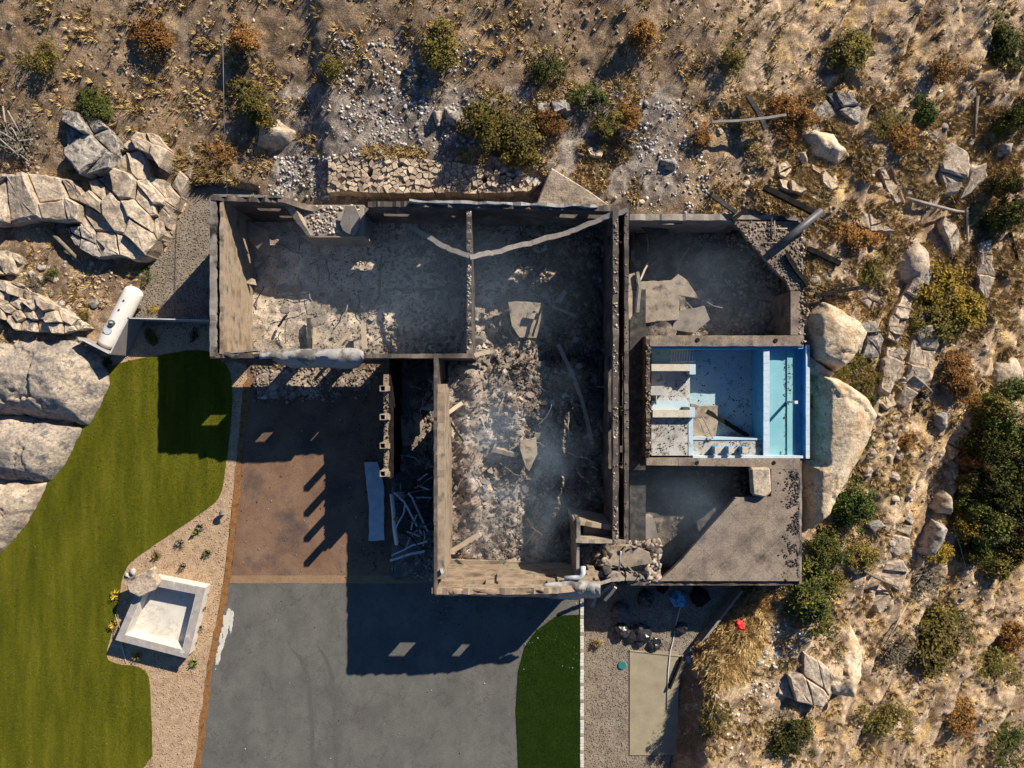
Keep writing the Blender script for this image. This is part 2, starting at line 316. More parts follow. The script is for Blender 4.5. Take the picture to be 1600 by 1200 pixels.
def wall(name, a, b, th, z0, z1, m, parent, openings=(), rag=0.06, prof=None, seed=1, step=0.35, jit=0.015):
    """a standing wall; a,b = photo points of its top centre line at z1; openings (s0,s1,za,zb) in m along it; prof(s)->top height"""
    r = random.Random(seed)
    A = Vector(W(*a, z1)); B = Vector(W(*b, z1)); A.z = B.z = 0
    d = B - A; L = d.length; t = d / L; n = Vector((-t.y, t.x, 0))
    se = set([0.0, L]); k = max(1, int(L / step))
    for i in range(1, k): se.add(L * i / k)
    for o in openings: se.add(max(0, o[0])); se.add(min(L, o[1]))
    se = sorted(se); s2 = [se[0]]
    ops = set(x for o in openings for x in o[:2])
    for x in se[1:]:
        if x - s2[-1] < 0.08:
            if x in ops or x == L: s2[-1] = x if s2[-1] not in ops else s2[-1]
            if x == L and s2[-1] != L: s2.append(L)
            continue
        s2.append(x)
    se = s2
    top = []
    for x in se:
        h = prof(x) if prof else z1
        top.append(h + r.uniform(-rag, rag) * (1 if r.random() < 0.7 else 1.8))
    ze = sorted(set([z0] + [z for o in openings for z in o[2:4]] + [lerp(z0, z1, 0.5)]))
    ze = [z for z in ze if z < z1 - 0.05]
    nz = len(ze) + 1; ns = len(se)
    V = []
    for i, x in enumerate(se):
        for kz in range(nz):
            z = top[i] if kz == nz - 1 else min(ze[kz], top[i] - 0.01 * (nz - kz))
            for sd_ in (-1, 1):
                j = r.uniform(-jit, jit)
                V.append(A + t * x + n * (sd_ * th / 2 + j) + Vector((0, 0, z)))
    idx = lambda i, kz, s: (i * nz + kz) * 2 + s
    solid = np.ones((ns - 1, nz - 1), bool)
    for i in range(ns - 1):
        for kz in range(nz - 1):
            sm = (se[i] + se[i + 1]) / 2; zm = (ze[kz] + (ze[kz + 1] if kz + 1 < len(ze) else z1)) / 2
            for o in openings:
                if o[0] < sm < o[1] and o[2] < zm < o[3]: solid[i, kz] = False
    Fc = []
    S = lambda i, kz: 0 <= i < ns - 1 and 0 <= kz < nz - 1 and solid[i, kz]
    for i in range(ns - 1):
        for kz in range(nz - 1):
            if not solid[i, kz]: continue
            a0, a1, b0, b1 = idx(i, kz, 0), idx(i + 1, kz, 0), idx(i, kz, 1), idx(i + 1, kz, 1)
            c0, c1, d0, d1 = idx(i, kz + 1, 0), idx(i + 1, kz + 1, 0), idx(i, kz + 1, 1), idx(i + 1, kz + 1, 1)
            Fc.append((a0, a1, c1, c0)); Fc.append((b1, b0, d0, d1))
            if not S(i, kz + 1): Fc.append((c0, c1, d1, d0))
            if not S(i, kz - 1): Fc.append((a1, a0, b0, b1))
            if not S(i - 1, kz): Fc.append((a0, c0, d0, b0))
            if not S(i + 1, kz): Fc.append((a1, b1, d1, c1))
    mb = MB(); mb.v = [tuple(p) for p in V]; mb.f = Fc
    o = mb.build(name, m, parent)
    bm = bmesh.new(); bm.from_mesh(o.data)
    bmesh.ops.delete(bm, geom=[v for v in bm.verts if not v.link_faces], context='VERTS'); bm.to_mesh(o.data); bm.free()
    return o

def hfield(name, poly_w, zf, res, m, cf=None, parent=None, margin=0.0, smooth=True):
    xs = [p[0] for p in poly_w]; ys = [p[1] for p in poly_w]
    X, Y = np.meshgrid(np.arange(min(xs) - margin, max(xs) + margin + res, res), np.arange(min(ys) - margin, max(ys) + margin + res, res), indexing='ij')
    sdv = sdpoly(X, Y, poly_w); Z = zf(X, Y, sdv)
    ny = X.shape[1]; keep = (sdv > -margin)
    i, j = np.meshgrid(np.arange(X.shape[0] - 1), np.arange(ny - 1), indexing='ij')
    ck = keep[:-1, :-1] & keep[1:, :-1] & keep[:-1, 1:] & keep[1:, 1:]
    q = np.stack([i * ny + j, (i + 1) * ny + j, (i + 1) * ny + j + 1, i * ny + j + 1], -1)[ck]
    used, inv = np.unique(q.ravel(), return_inverse=True)
    v = np.stack([X.ravel(), Y.ravel(), Z.ravel()], -1)[used]
    c = None
    if cf is not None: c = cf(v[:, 0], v[:, 1], v[:, 2])
    return from_np(name, v, inv.reshape(-1, 4), m, parent, smooth, c)

def chunks(name, pts, sizes, m, seed=1, flat=0.6, tilt=0.6, parent=None, elong=1.0):
    """many small angular stones/blocks in one mesh: pts (N,3), sizes (N,)"""
    R = np.random.RandomState(seed); n = len(pts)
    c = np.array([[a, b, e] for e in (-1, 1) for b in (-1, 1) for a in (-1, 1)], float) * 0.5
    v = np.repeat(c[None], n, 0) * (1 + R.uniform(-0.35, 0.35, (n, 8, 3)))
    sc = np.stack([R.uniform(0.7, 1.3, n) * elong, R.uniform(0.6, 1.1, n), flat * R.uniform(0.6, 1.2, n)], -1) * sizes[:, None]
    v = v * sc[:, None, :]
    a = R.uniform(0, 2 * np.pi, n); b = R.uniform(-tilt, tilt, n); d = R.uniform(-tilt, tilt, n)
    ca, sa, cb, sb, cd, sd_ = np.cos(a), np.sin(a), np.cos(b), np.sin(b), np.cos(d), np.sin(d)
    x, y, z = v[..., 0], v[..., 1], v[..., 2]
    y, z = y * cb[:, None] - z * sb[:, None], y * sb[:, None] + z * cb[:, None]
    x, z = x * cd[:, None] + z * sd_[:, None], -x * sd_[:, None] + z * cd[:, None]
    x, y = x * ca[:, None] - y * sa[:, None], x * sa[:, None] + y * ca[:, None]
    v = np.stack([x, y, z], -1) + pts[:, None, :]
    f = np.array([(0, 2, 3, 1), (4, 5, 7, 6), (0, 1, 5, 4), (2, 6, 7, 3), (0, 4, 6, 2), (1, 3, 7, 5)])
    f = (f[None] + (np.arange(n) * 8)[:, None, None]).reshape(-1, 4)
    return from_np(name, v.reshape(-1, 3), f, m, parent)

def voronoi_cells(poly, pts):
    """clip poly (convex or not, box ok) to each point's Voronoi cell"""
    out = []
    P = np.array(pts)
    for i, p in enumerate(pts):
        cell = list(poly)
        d = np.hypot(P[:, 0] - p[0], P[:, 1] - p[1]); near = np.argsort(d)[1:16]
        for j in near:
            q = pts[j]; mx, my = (p[0] + q[0]) / 2, (p[1] + q[1]) / 2; nx, ny = q[0] - p[0], q[1] - p[1]
            cell = clip_half(cell, mx, my, nx, ny)
            if len(cell) < 3: break
        out.append(cell)
    return out
def clip_half(cell, mx, my, nx, ny):
    res = []; n = len(cell)
    for k in range(n):
        a, b = cell[k], cell[(k + 1) % n]
        da = (a[0] - mx) * nx + (a[1] - my) * ny; db = (b[0] - mx) * nx + (b[1] - my) * ny
        if da <= 0: res.append(a)
        if (da < 0 < db) or (db < 0 < da):
            t = da / (da - db); res.append((a[0] + (b[0] - a[0]) * t, a[1] + (b[1] - a[1]) * t))
    return res
def shrink(poly, g):
    cx = sum(p[0] for p in poly) / len(poly); cy = sum(p[1] for p in poly) / len(poly)
    o = []
    for x, y in poly:
        d = math.hypot(x - cx, y - cy) + 1e-6; k = max(0.2, (d - g) / d); o.append((cx + (x - cx) * k, cy + (y - cy) * k))
    return o
def samp(poly_px, n, seed):
    R = np.random.RandomState(seed); xs = [p[0] for p in poly_px]; ys = [p[1] for p in poly_px]
    P = np.stack([R.uniform(min(xs), max(xs), n * 3), R.uniform(min(ys), max(ys), n * 3)], -1)
    return P[inpoly(P[:, 0], P[:, 1], poly_px)][:n]

# ================================================================== SETTING
# hard, levelled surfaces (photo pixels on the driveway level)
TURF = [(150, 590), (172, 572), (210, 562), (260, 553), (310, 545), (345, 555), (362, 585), (364, 620), (358, 690), (350, 750), (346, 772), (332, 790),
        (280, 825), (240, 852), (206, 876), (192, 896), (187, 930), (176, 985), (165, 1022), (172, 1036), (230, 1042), (236, 1080), (240, 1240), (-120, 1240), (-120, 860), (0, 855), (32, 805), (58, 760), (75, 728), (104, 690), (122, 645), (138, 612)]
BED = [(205, 512), (327, 503), (345, 530), (395, 580), (385, 600), (372, 700), (362, 790), (350, 900), (335, 990), (323, 1055), (300, 1240), (150, 1240), (150, 1000), (180, 880), (150, 700), (140, 590), (172, 560)]
MULCH = [(388, 590), (393, 600), (380, 700), (374, 790), (361, 900), (346, 980), (331, 1055), (310, 1240), (298, 1240), (322, 1055), (336, 980), (351, 900), (363, 790), (371, 700), (380, 600)]
DRIVE_B = [(384, 560), (720, 560), (720, 912), (357, 912), (361, 900), (373, 790), (380, 700), (388, 600)]
DRIVE_A = [(357, 912), (720, 912), (909, 912), (909, 1240), (303, 1240), (329, 1055), (345, 980)]
GRAVEL_L = [(240, 318), (275, 300), (330, 290), (400, 300), (400, 520), (205, 512), (232, 440), (238, 380)]
LAWN = [(909, 960), (870, 962), (838, 985), (820, 1010), (810, 1048), (806, 1110), (812, 1240), (909, 1240)]
YARD = [(908, 880), (1165, 880), (1165, 912), (1090, 1000), (1062, 1052), (1040, 1240), (908, 1240)]
HOUSE_L = [(384, 332), (965, 332), (965, 905), (690, 905), (690, 565), (384, 565)]
HOUSE_R = [(955, 345), (1246, 345), (1258, 545), (1266, 545), (1266, 712), (1252, 712), (1252, 905), (955, 905)]
CLIFF = [(1620, 520), (1575, 640), (1530, 720), (1490, 770), (1450, 850), (1410, 930), (1370, 1040), (1310, 1240)]

def sd_line(u, v, pts):
    """signed distance to an open polyline, positive on its right-hand (down-slope) side"""
    d = np.full(np.shape(u), 1e9); s = np.zeros(np.shape(u))
    for i in range(len(pts) - 1):
        x1, y1 = pts[i]; x2, y2 = pts[i + 1]; ex, ey = x2 - x1, y2 - y1
        t = np.clip(((u - x1) * ex + (v - y1) * ey) / (ex * ex + ey * ey), 0, 1)
        dd = np.hypot(u - x1 - t * ex, v - y1 - t * ey); cr = ex * (v - y1) - ey * (u - x1)
        m = dd < d; d = np.where(m, dd, d); s = np.where(m, np.sign(-cr), s)
    return d * s

def zt(x, y, rough=True):
    x = np.asarray(x, float); y = np.asarray(y, float)
    u = 800 + x * K; v = 600 - y * K
    zn = np.interp(v, [-900, -300, 0, 150, 262, 312], [16, 7, 3.6, 2.2, 1.5, 0.0])
    zn_soft = np.interp(v, [-900, -300, 0, 150, 300, 345], [14, 6, 3.0, 1.5, 0.35, 0.0])
    inw = sstep(490, 530, u) * (1 - sstep(850, 900, u))
    zn = lerp(zn_soft, zn, inw) * (1 - 0.85 * sstep(950, 1350, u))
    w = u + 0.5 * (v - 600)
    ze = np.interp(w, [1190, 1290, 1400, 1500, 1600, 1800, 2400, 3600], [0, -1.0, -2.0, -2.9, -4.2, -7.5, -15, -28])
    ze = ze * sstep(1080, 1180, u)
    cl = sd_line(u + 18 * (fbm(u / 40, v / 40, 3, 5) - 0.5), v, CLIFF)
    ze = ze - 1.9 * sstep(-4, 16, cl)
    zw = np.interp(u, [-800, -100, 150, 300], [4.5, 1.6, 0.7, 0]) * (1 - sstep(540, 600, v))
    z = zn + ze + zw
    if rough:
        n = 0.7 * (fbm(x * 0.35, y * 0.35, 3, 1) - 0.5) + 0.30 * (fbm(x * 1.3, y * 1.3, 3, 2) - 0.5) + 0.12 * (fbm(x * 4.5, y * 4.5, 2, 3) - 0.5)
        f1, f2, cx, cy, cid = voro(x * 0.55 + 0.3 * fbm(x, y, 2, 4), y * 0.55, 2)
        n = n * (1 + 0.5 * sstep(1050, 1300, u)) + sstep(1050, 1300, u) * 0.30 * (cid - 0.5) * sstep(0.45, 0.6, fbm(x * 0.3, y * 0.3, 3, 23))
        z = z + n * 0.9
        # rock ledges striking down the slope
        wp = 0.898 * u + 0.44 * v; tt = wp / 62.0 + 1.5 * (fbm(x * 0.16, y * 0.16, 3, 31) - 0.5); fr = tt - np.floor(tt)
        saw = np.where(fr < 0.86, fr / 0.86, (1 - fr) / 0.14) - 0.5
        z = z + 0.85 * saw * sstep(1230, 1330, u) * sstep(0.32, 0.55, fbm(x * 0.22, y * 0.22, 3, 33))
    hard = np.zeros(u.shape)
    for poly in (TURF, BED, DRIVE_B, DRIVE_A, GRAVEL_L, LAWN, MULCH):
        hard = np.maximum(hard, sstep(-9, 0, sdpoly(u, v, poly)))
    z = lerp(z, -0.12, hard)
    # the sunken gravel yard below the patio, seen from H it lies 2.8 m lower
    k = 1 + 3.4 / H
    Y2 = [(800 + (p - 800) * k, 600 + (q - 600) * k) for p, q in YARD]
    ys = sdpoly(u, v, Y2)
    low = lerp(z, -3.55, sstep(-60, 3, ys))
    z = np.where(u > 910, low, z)
    z = lerp(z, -0.6, sstep(-4, 2, sdpoly(u, v, HOUSE_L)))
    z = lerp(z, -4.2, sstep(-6, 2, sdpoly(u, v, HOUSE_R)))
    return z
def G(p, q, dz=0.0):
    """place on the terrain seen at photo pixel p,q"""
    z = 0.0
    for _ in range(6): x, y, _z = W(p, q, z); z = float(zt(x, y))
    return Vector((x, y, z + dz))
def GA(P):
    p, q = P[:, 0], P[:, 1]; z = np.zeros(len(P))
    for _ in range(6):
        x, y, _z = W(p, q, z); z = zt(x, y)
    return np.stack([x, y, z], -1)

def terrain_col(x, y, z):
    p, q = img(x, y, z)
    n1 = fbm(x * 0.25, y * 0.25, 4, 11); n2 = fbm(x * 0.9, y * 0.9, 4, 12); n3 = fbm(x * 3.2, y * 3.2, 3, 13); n4 = fbm(x * 8, y * 8, 2, 14)
    C = lambda *c: np.array(c)[None, :]
    t = lambda a: np.asarray(a)[:, None]
    soil = lerp(C(0.13, 0.088, 0.054), C(0.27, 0.185, 0.112), t(sstep(0.3, 0.7, n2)))
    soil = lerp(soil, C(0.30, 0.185, 0.075), t(sstep(0.52, 0.68, n1) * sstep(0.42, 0.62, n3) * (0.35 + 0.65 * sstep(1060, 1200, p))))            # rusty / golden litter
    soil = lerp(soil, C(0.31, 0.235, 0.16), t(0.8 * sstep(0.58, 0.72, n3)))                                       # pale grit
    burn = sstep(0, 60, p - 395) * sstep(0, 40, 1080 - p) * sstep(0, 30, 330 - q) * sstep(0, 30, q - 120)
    burn = np.maximum(burn, sstep(0, 40, p - 1240) * sstep(0, 40, 1330 - p) * sstep(0, 40, q - 320) * sstep(0, 40, 480 - q))
    soil = lerp(soil, lerp(C(0.12, 0.102, 0.088), C(0.30, 0.255, 0.21), t(sstep(0.35, 0.62, n3))), t(np.clip(burn * (0.55 + n2 * 0.7), 0, 1)))
    ashy = sstep(0, 25, p - 420) * sstep(0, 30, 520 - p) * sstep(0, 25, q - 240) * sstep(0, 12, 312 - q)
    soil = lerp(soil, C(0.55, 0.53, 0.50), t(ashy * sstep(0.50, 0.62, n4) * sstep(0.42, 0.55, n2)))
    east = sstep(1060, 1200, p)
    gold = east * sstep(0.46, 0.60, n2) * sstep(0.38, 0.55, n4)
    soil = lerp(soil, C(0.36, 0.245, 0.10), t(gold * 0.9))
    u_, v_ = 800 + x * K, 600 - y * K; tt = (0.898 * u_ + 0.44 * v_) / 62.0 + 1.5 * (fbm(x * 0.16, y * 0.16, 3, 31) - 0.5); fr = tt - np.floor(tt)
    ledge = sstep(0.45, 0.62, fr + 0.5 * (fbm(x * 0.9, y * 0.9, 4, 37) - 0.5)) * sstep(0.30, 0.5, fbm(x * 0.22, y * 0.22, 3, 33))
    rock = east * np.maximum(sstep(0.50, 0.60, fbm(x * 0.45, y * 0.45, 4, 19)), ledge)
    soil = lerp(soil, lerp(C(0.19, 0.135, 0.085), C(0.40, 0.30, 0.20), t(sstep(0.3, 0.7, n3))), t(rock * 0.8))
    soil = soil * (1 + 0.32 * east)[:, None]
    return soil * (0.70 + 0.60 * n4)[:, None]

def make_terrain():
    fx = np.arange(-37, 43.01, 0.15); fy = np.arange(-29, 29.01, 0.15)
    out = np.array([0.4, 0.9, 1.6, 2.6, 4, 6, 9, 14, 22, 35, 60, 100, 180])
    X1 = np.concatenate([(-37 - out)[::-1], fx, 43 + out]); Y1 = np.concatenate([(-29 - out)[::-1], fy, 29 + out])
    X, Y = np.meshgrid(X1, Y1, indexing='ij'); Z = zt(X, Y); ny = len(Y1)
    i, j = np.meshgrid(np.arange(len(X1) - 1), np.arange(ny - 1), indexing='ij')
    q = np.stack([i * ny + j, (i + 1) * ny + j, (i + 1) * ny + j + 1, i * ny + j + 1], -1).reshape(-1, 4)
    v = np.stack([X.ravel(), Y.ravel(), Z.ravel()], -1)
    o = from_np('ground', v, q, 'terrain', smooth=False, col=terrain_col(v[:, 0], v[:, 1], v[:, 2]))
    tag(o, 'rough brown hillside soil with dry grass and grit around the burned house', 'ground', kind='structure')
make_terrain()

def wob(poly, amp, step=9.0, seed=1):
    out = []; n = len(poly)
    for i in range(n):
        a, b = poly[i], poly[(i + 1) % n]; L = math.hypot(b[0] - a[0], b[1] - a[1]); k = max(1, int(L / step))
        for j in range(k):
            t = j / k; x, y = a[0] + (b[0] - a[0]) * t, a[1] + (b[1] - a[1]) * t
            d = (fbm(np.array([x / 11.0]), np.array([y / 11.0]), 3, seed)[0] - 0.5) * 2 * amp; d2 = (fbm(np.array([x / 11.0 + 40]), np.array([y / 11.0]), 3, seed)[0] - 0.5) * 2 * amp
            out.append((x + d, y + d2))
    return out
def sheet(name, poly, z0, z1, m, label, cat, w=0.0):
    if w: poly = wob(poly, w)
    o = MB().prism(WP(poly), z0, z1).build(name, m); return tag(o, label, cat, kind='structure')
def smooth_poly(poly, it=1, keep=lambda p: False):
    for _ in range(it):
        o = []
        for i in range(len(poly)):
            a, b = poly[i], poly[(i + 1) % len(poly)]
            o += [(a[0] * .75 + b[0] * .25, a[1] * .75 + b[1] * .25), (a[0] * .25 + b[0] * .75, a[1] * .25 + b[1] * .75)]
        poly = o
    return poly
sheet('gravel_path', GRAVEL_L, -0.3, 0.004, 'gravel_grey', 'dark grey gravel strip along the left side of the house', 'gravel')
sheet('planting_bed', BED, -0.3, 0.010, 'gravel_tan', 'tan gravel planting bed between the turf and the driveway', 'gravel bed')
sheet('lawn', smooth_poly(TURF, 2), -0.3, 0.045, 'turf', 'bright green artificial lawn with dark streaks beside the rock', 'lawn', 1.0)
sheet('mulch_strip', MULCH, -0.3, 0.03, 'rust_mulch', 'rust brown mulch strip along the driveway edge', 'mulch', 3.0)
sheet('driveway', DRIVE_A, -0.3, 0.014, 'asphalt', 'grey asphalt driveway below the house', 'driveway')
sheet('driveway_apron', DRIVE_B, -0.3, 0.018, 'asphalt_brown', 'brown scorched driveway apron in front of the garage', 'driveway')
sheet('apron_border', [(362, 899), (716, 899), (716, 911), (359, 911)], -0.1, 0.022, 'asphalt_band', 'tan border band at the end of the brown apron', 'paving band', 1.2)
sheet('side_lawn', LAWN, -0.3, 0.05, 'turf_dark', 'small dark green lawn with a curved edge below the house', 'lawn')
tag(hfield('white_spill', WP([(349, 962), (358, 950), (366, 956), (362, 985), (352, 1012), (340, 1040), (336, 1050), (338, 1025), (344, 995)]), lambda x, y, s: np.where(s > -0.02 + 0.9 * (fbm(x * 4.5, y * 1.1, 4, 3) - .40), 0.022, 0.004), 0.05, 'paint_spill', margin=0.05), 'whitish spill streak on the driveway edge beside the mulch', 'spill', kind='structure')
# yard
yp = [W(p, q, -3.4)[:2] for p, q in [(909, 905), (1165, 905), (1160, 920), (1092, 1004), (1064, 1052), (1040, 1240), (909, 1240)]]
tag(MB().prism(yp, -4.0, -3.4).build('gravel_yard', 'gravel_grey'), 'sunken grey gravel yard in the shade below the patio', 'gravel', kind='structure')
# pebbles that sit proud in the beds
def bed_pebbles(name, poly, z, n, m, seed, label, s=(0.03, 0.075)):
    P = samp(poly, n, seed); R = np.random.RandomState(seed)
    if name == 'bed_gravel': P = P[(sdpoly(P[:, 0], P[:, 1], TURF) < -2) & (sdpoly(P[:, 0], P[:, 1], MULCH) < 0)]
    x, y, _z = W(P[:, 0], P[:, 1], z)
    o = chunks(name, np.stack([x, y, np.full(len(x), z + 0.01)], -1), R.uniform(*s, len(x)), m, seed, 0.7)
    tag(o, label, 'gravel', kind='stuff')
bed_pebbles('bed_gravel', [p for p in BED], 0.012, 5200, 'gravel_tan', 5, 'loose tan gravel lying in the planting bed')
bed_pebbles('path_gravel', GRAVEL_L, 0.006, 4200, 'gravel_grey', 6, 'loose grey gravel lying on the side path')
bed_pebbles('yard_gravel', [(909, 905), (1165, 905), (1092, 1004), (1064, 1052), (1050, 1200), (909, 1200)], -3.4, 5200, 'gravel_grey', 7, 'loose grey gravel lying in the sunken yard')

# ------------------------------------------------------------------ rock outcrops
def outcrop(name, poly, h, m, label, edge=0.6, crack=0.5, res=0.1, seed=1, dome=0.5, tilt=(0, 0), dz=0.0, stretch=(1, 1), ang=0.6, relief=0.9):
    cx = sum(p[0] for p in poly) / len(poly); cy = sum(p[1] for p in poly) / len(poly)
    g = G(cx, cy); zc = g.z + h if cx < 1250 else g.z - 0.3
    pw = [W(p, q, zc)[:2] for p, q in poly]
    ca, sa = math.cos(ang), math.sin(ang)
    def zf(x, y, s):
        b = zt(x, y, False)
        s = s + 0.35 * (fbm(x * 1.1, y * 1.1, 4, seed) - 0.5) * min(1, edge * 2)
        xr = (x * ca + y * sa) * stretch[0]; yr = (-x * sa + y * ca) * stretch[1]
        wx = 0.5 * fbm(x * 0.8, y * 0.8, 3, seed + 2)
        f1, f2, vx, vy, cid = voro(xr * crack + wx, yr * crack + wx, seed)
        g1, g2, ux, uy, cid2 = voro(xr * crack * 3.1 + wx * 2, yr * crack * 3.1, seed + 5)
        prof = np.sqrt(np.clip(s / edge, 0, 1)) * (1 - dome) + dome * np.sqrt(np.clip(s / max(edge * 3, 1e-3), 0, 1))
        rel = (cid - 0.5) * 0.50 + ((xr * crack + wx - vx) * (cid - 0.5) + (yr * crack + wx - vy) * (((cid * 7.3) % 1) - 0.5)) * 0.35
        rel = rel + (cid2 - 0.5) * 0.12 - 0.32 * np.exp(-((f2 - f1) / np.maximum(0.015, 0.05 * crack)) ** 2) + ((xr * crack * 3.1 + wx * 2 - ux) * (cid2 - 0.5) + (yr * crack * 3.1 - uy) * (((cid2 * 9.1) % 1) - 0.5)) * 0.22
        rel = rel + 0.22 * (fbm(x * 1.2, y * 1.2, 4, seed + 7) - 0.5) + 0.10 * (fbm(x * 5, y * 5, 3, seed + 9) - 0.5)
        top = g.z + h + tilt[0] * (x - g.x) + tilt[1] * (y - g.y)
        bb = np.minimum(b, g.z) - 0.5
        return dz + bb + (top - bb + rel * relief * min(0.9, h * 0.55)) * prof
    o = hfield(name, pw, zf, res, m, margin=0.25, smooth=False)
    return tag(o, label, 'rock')
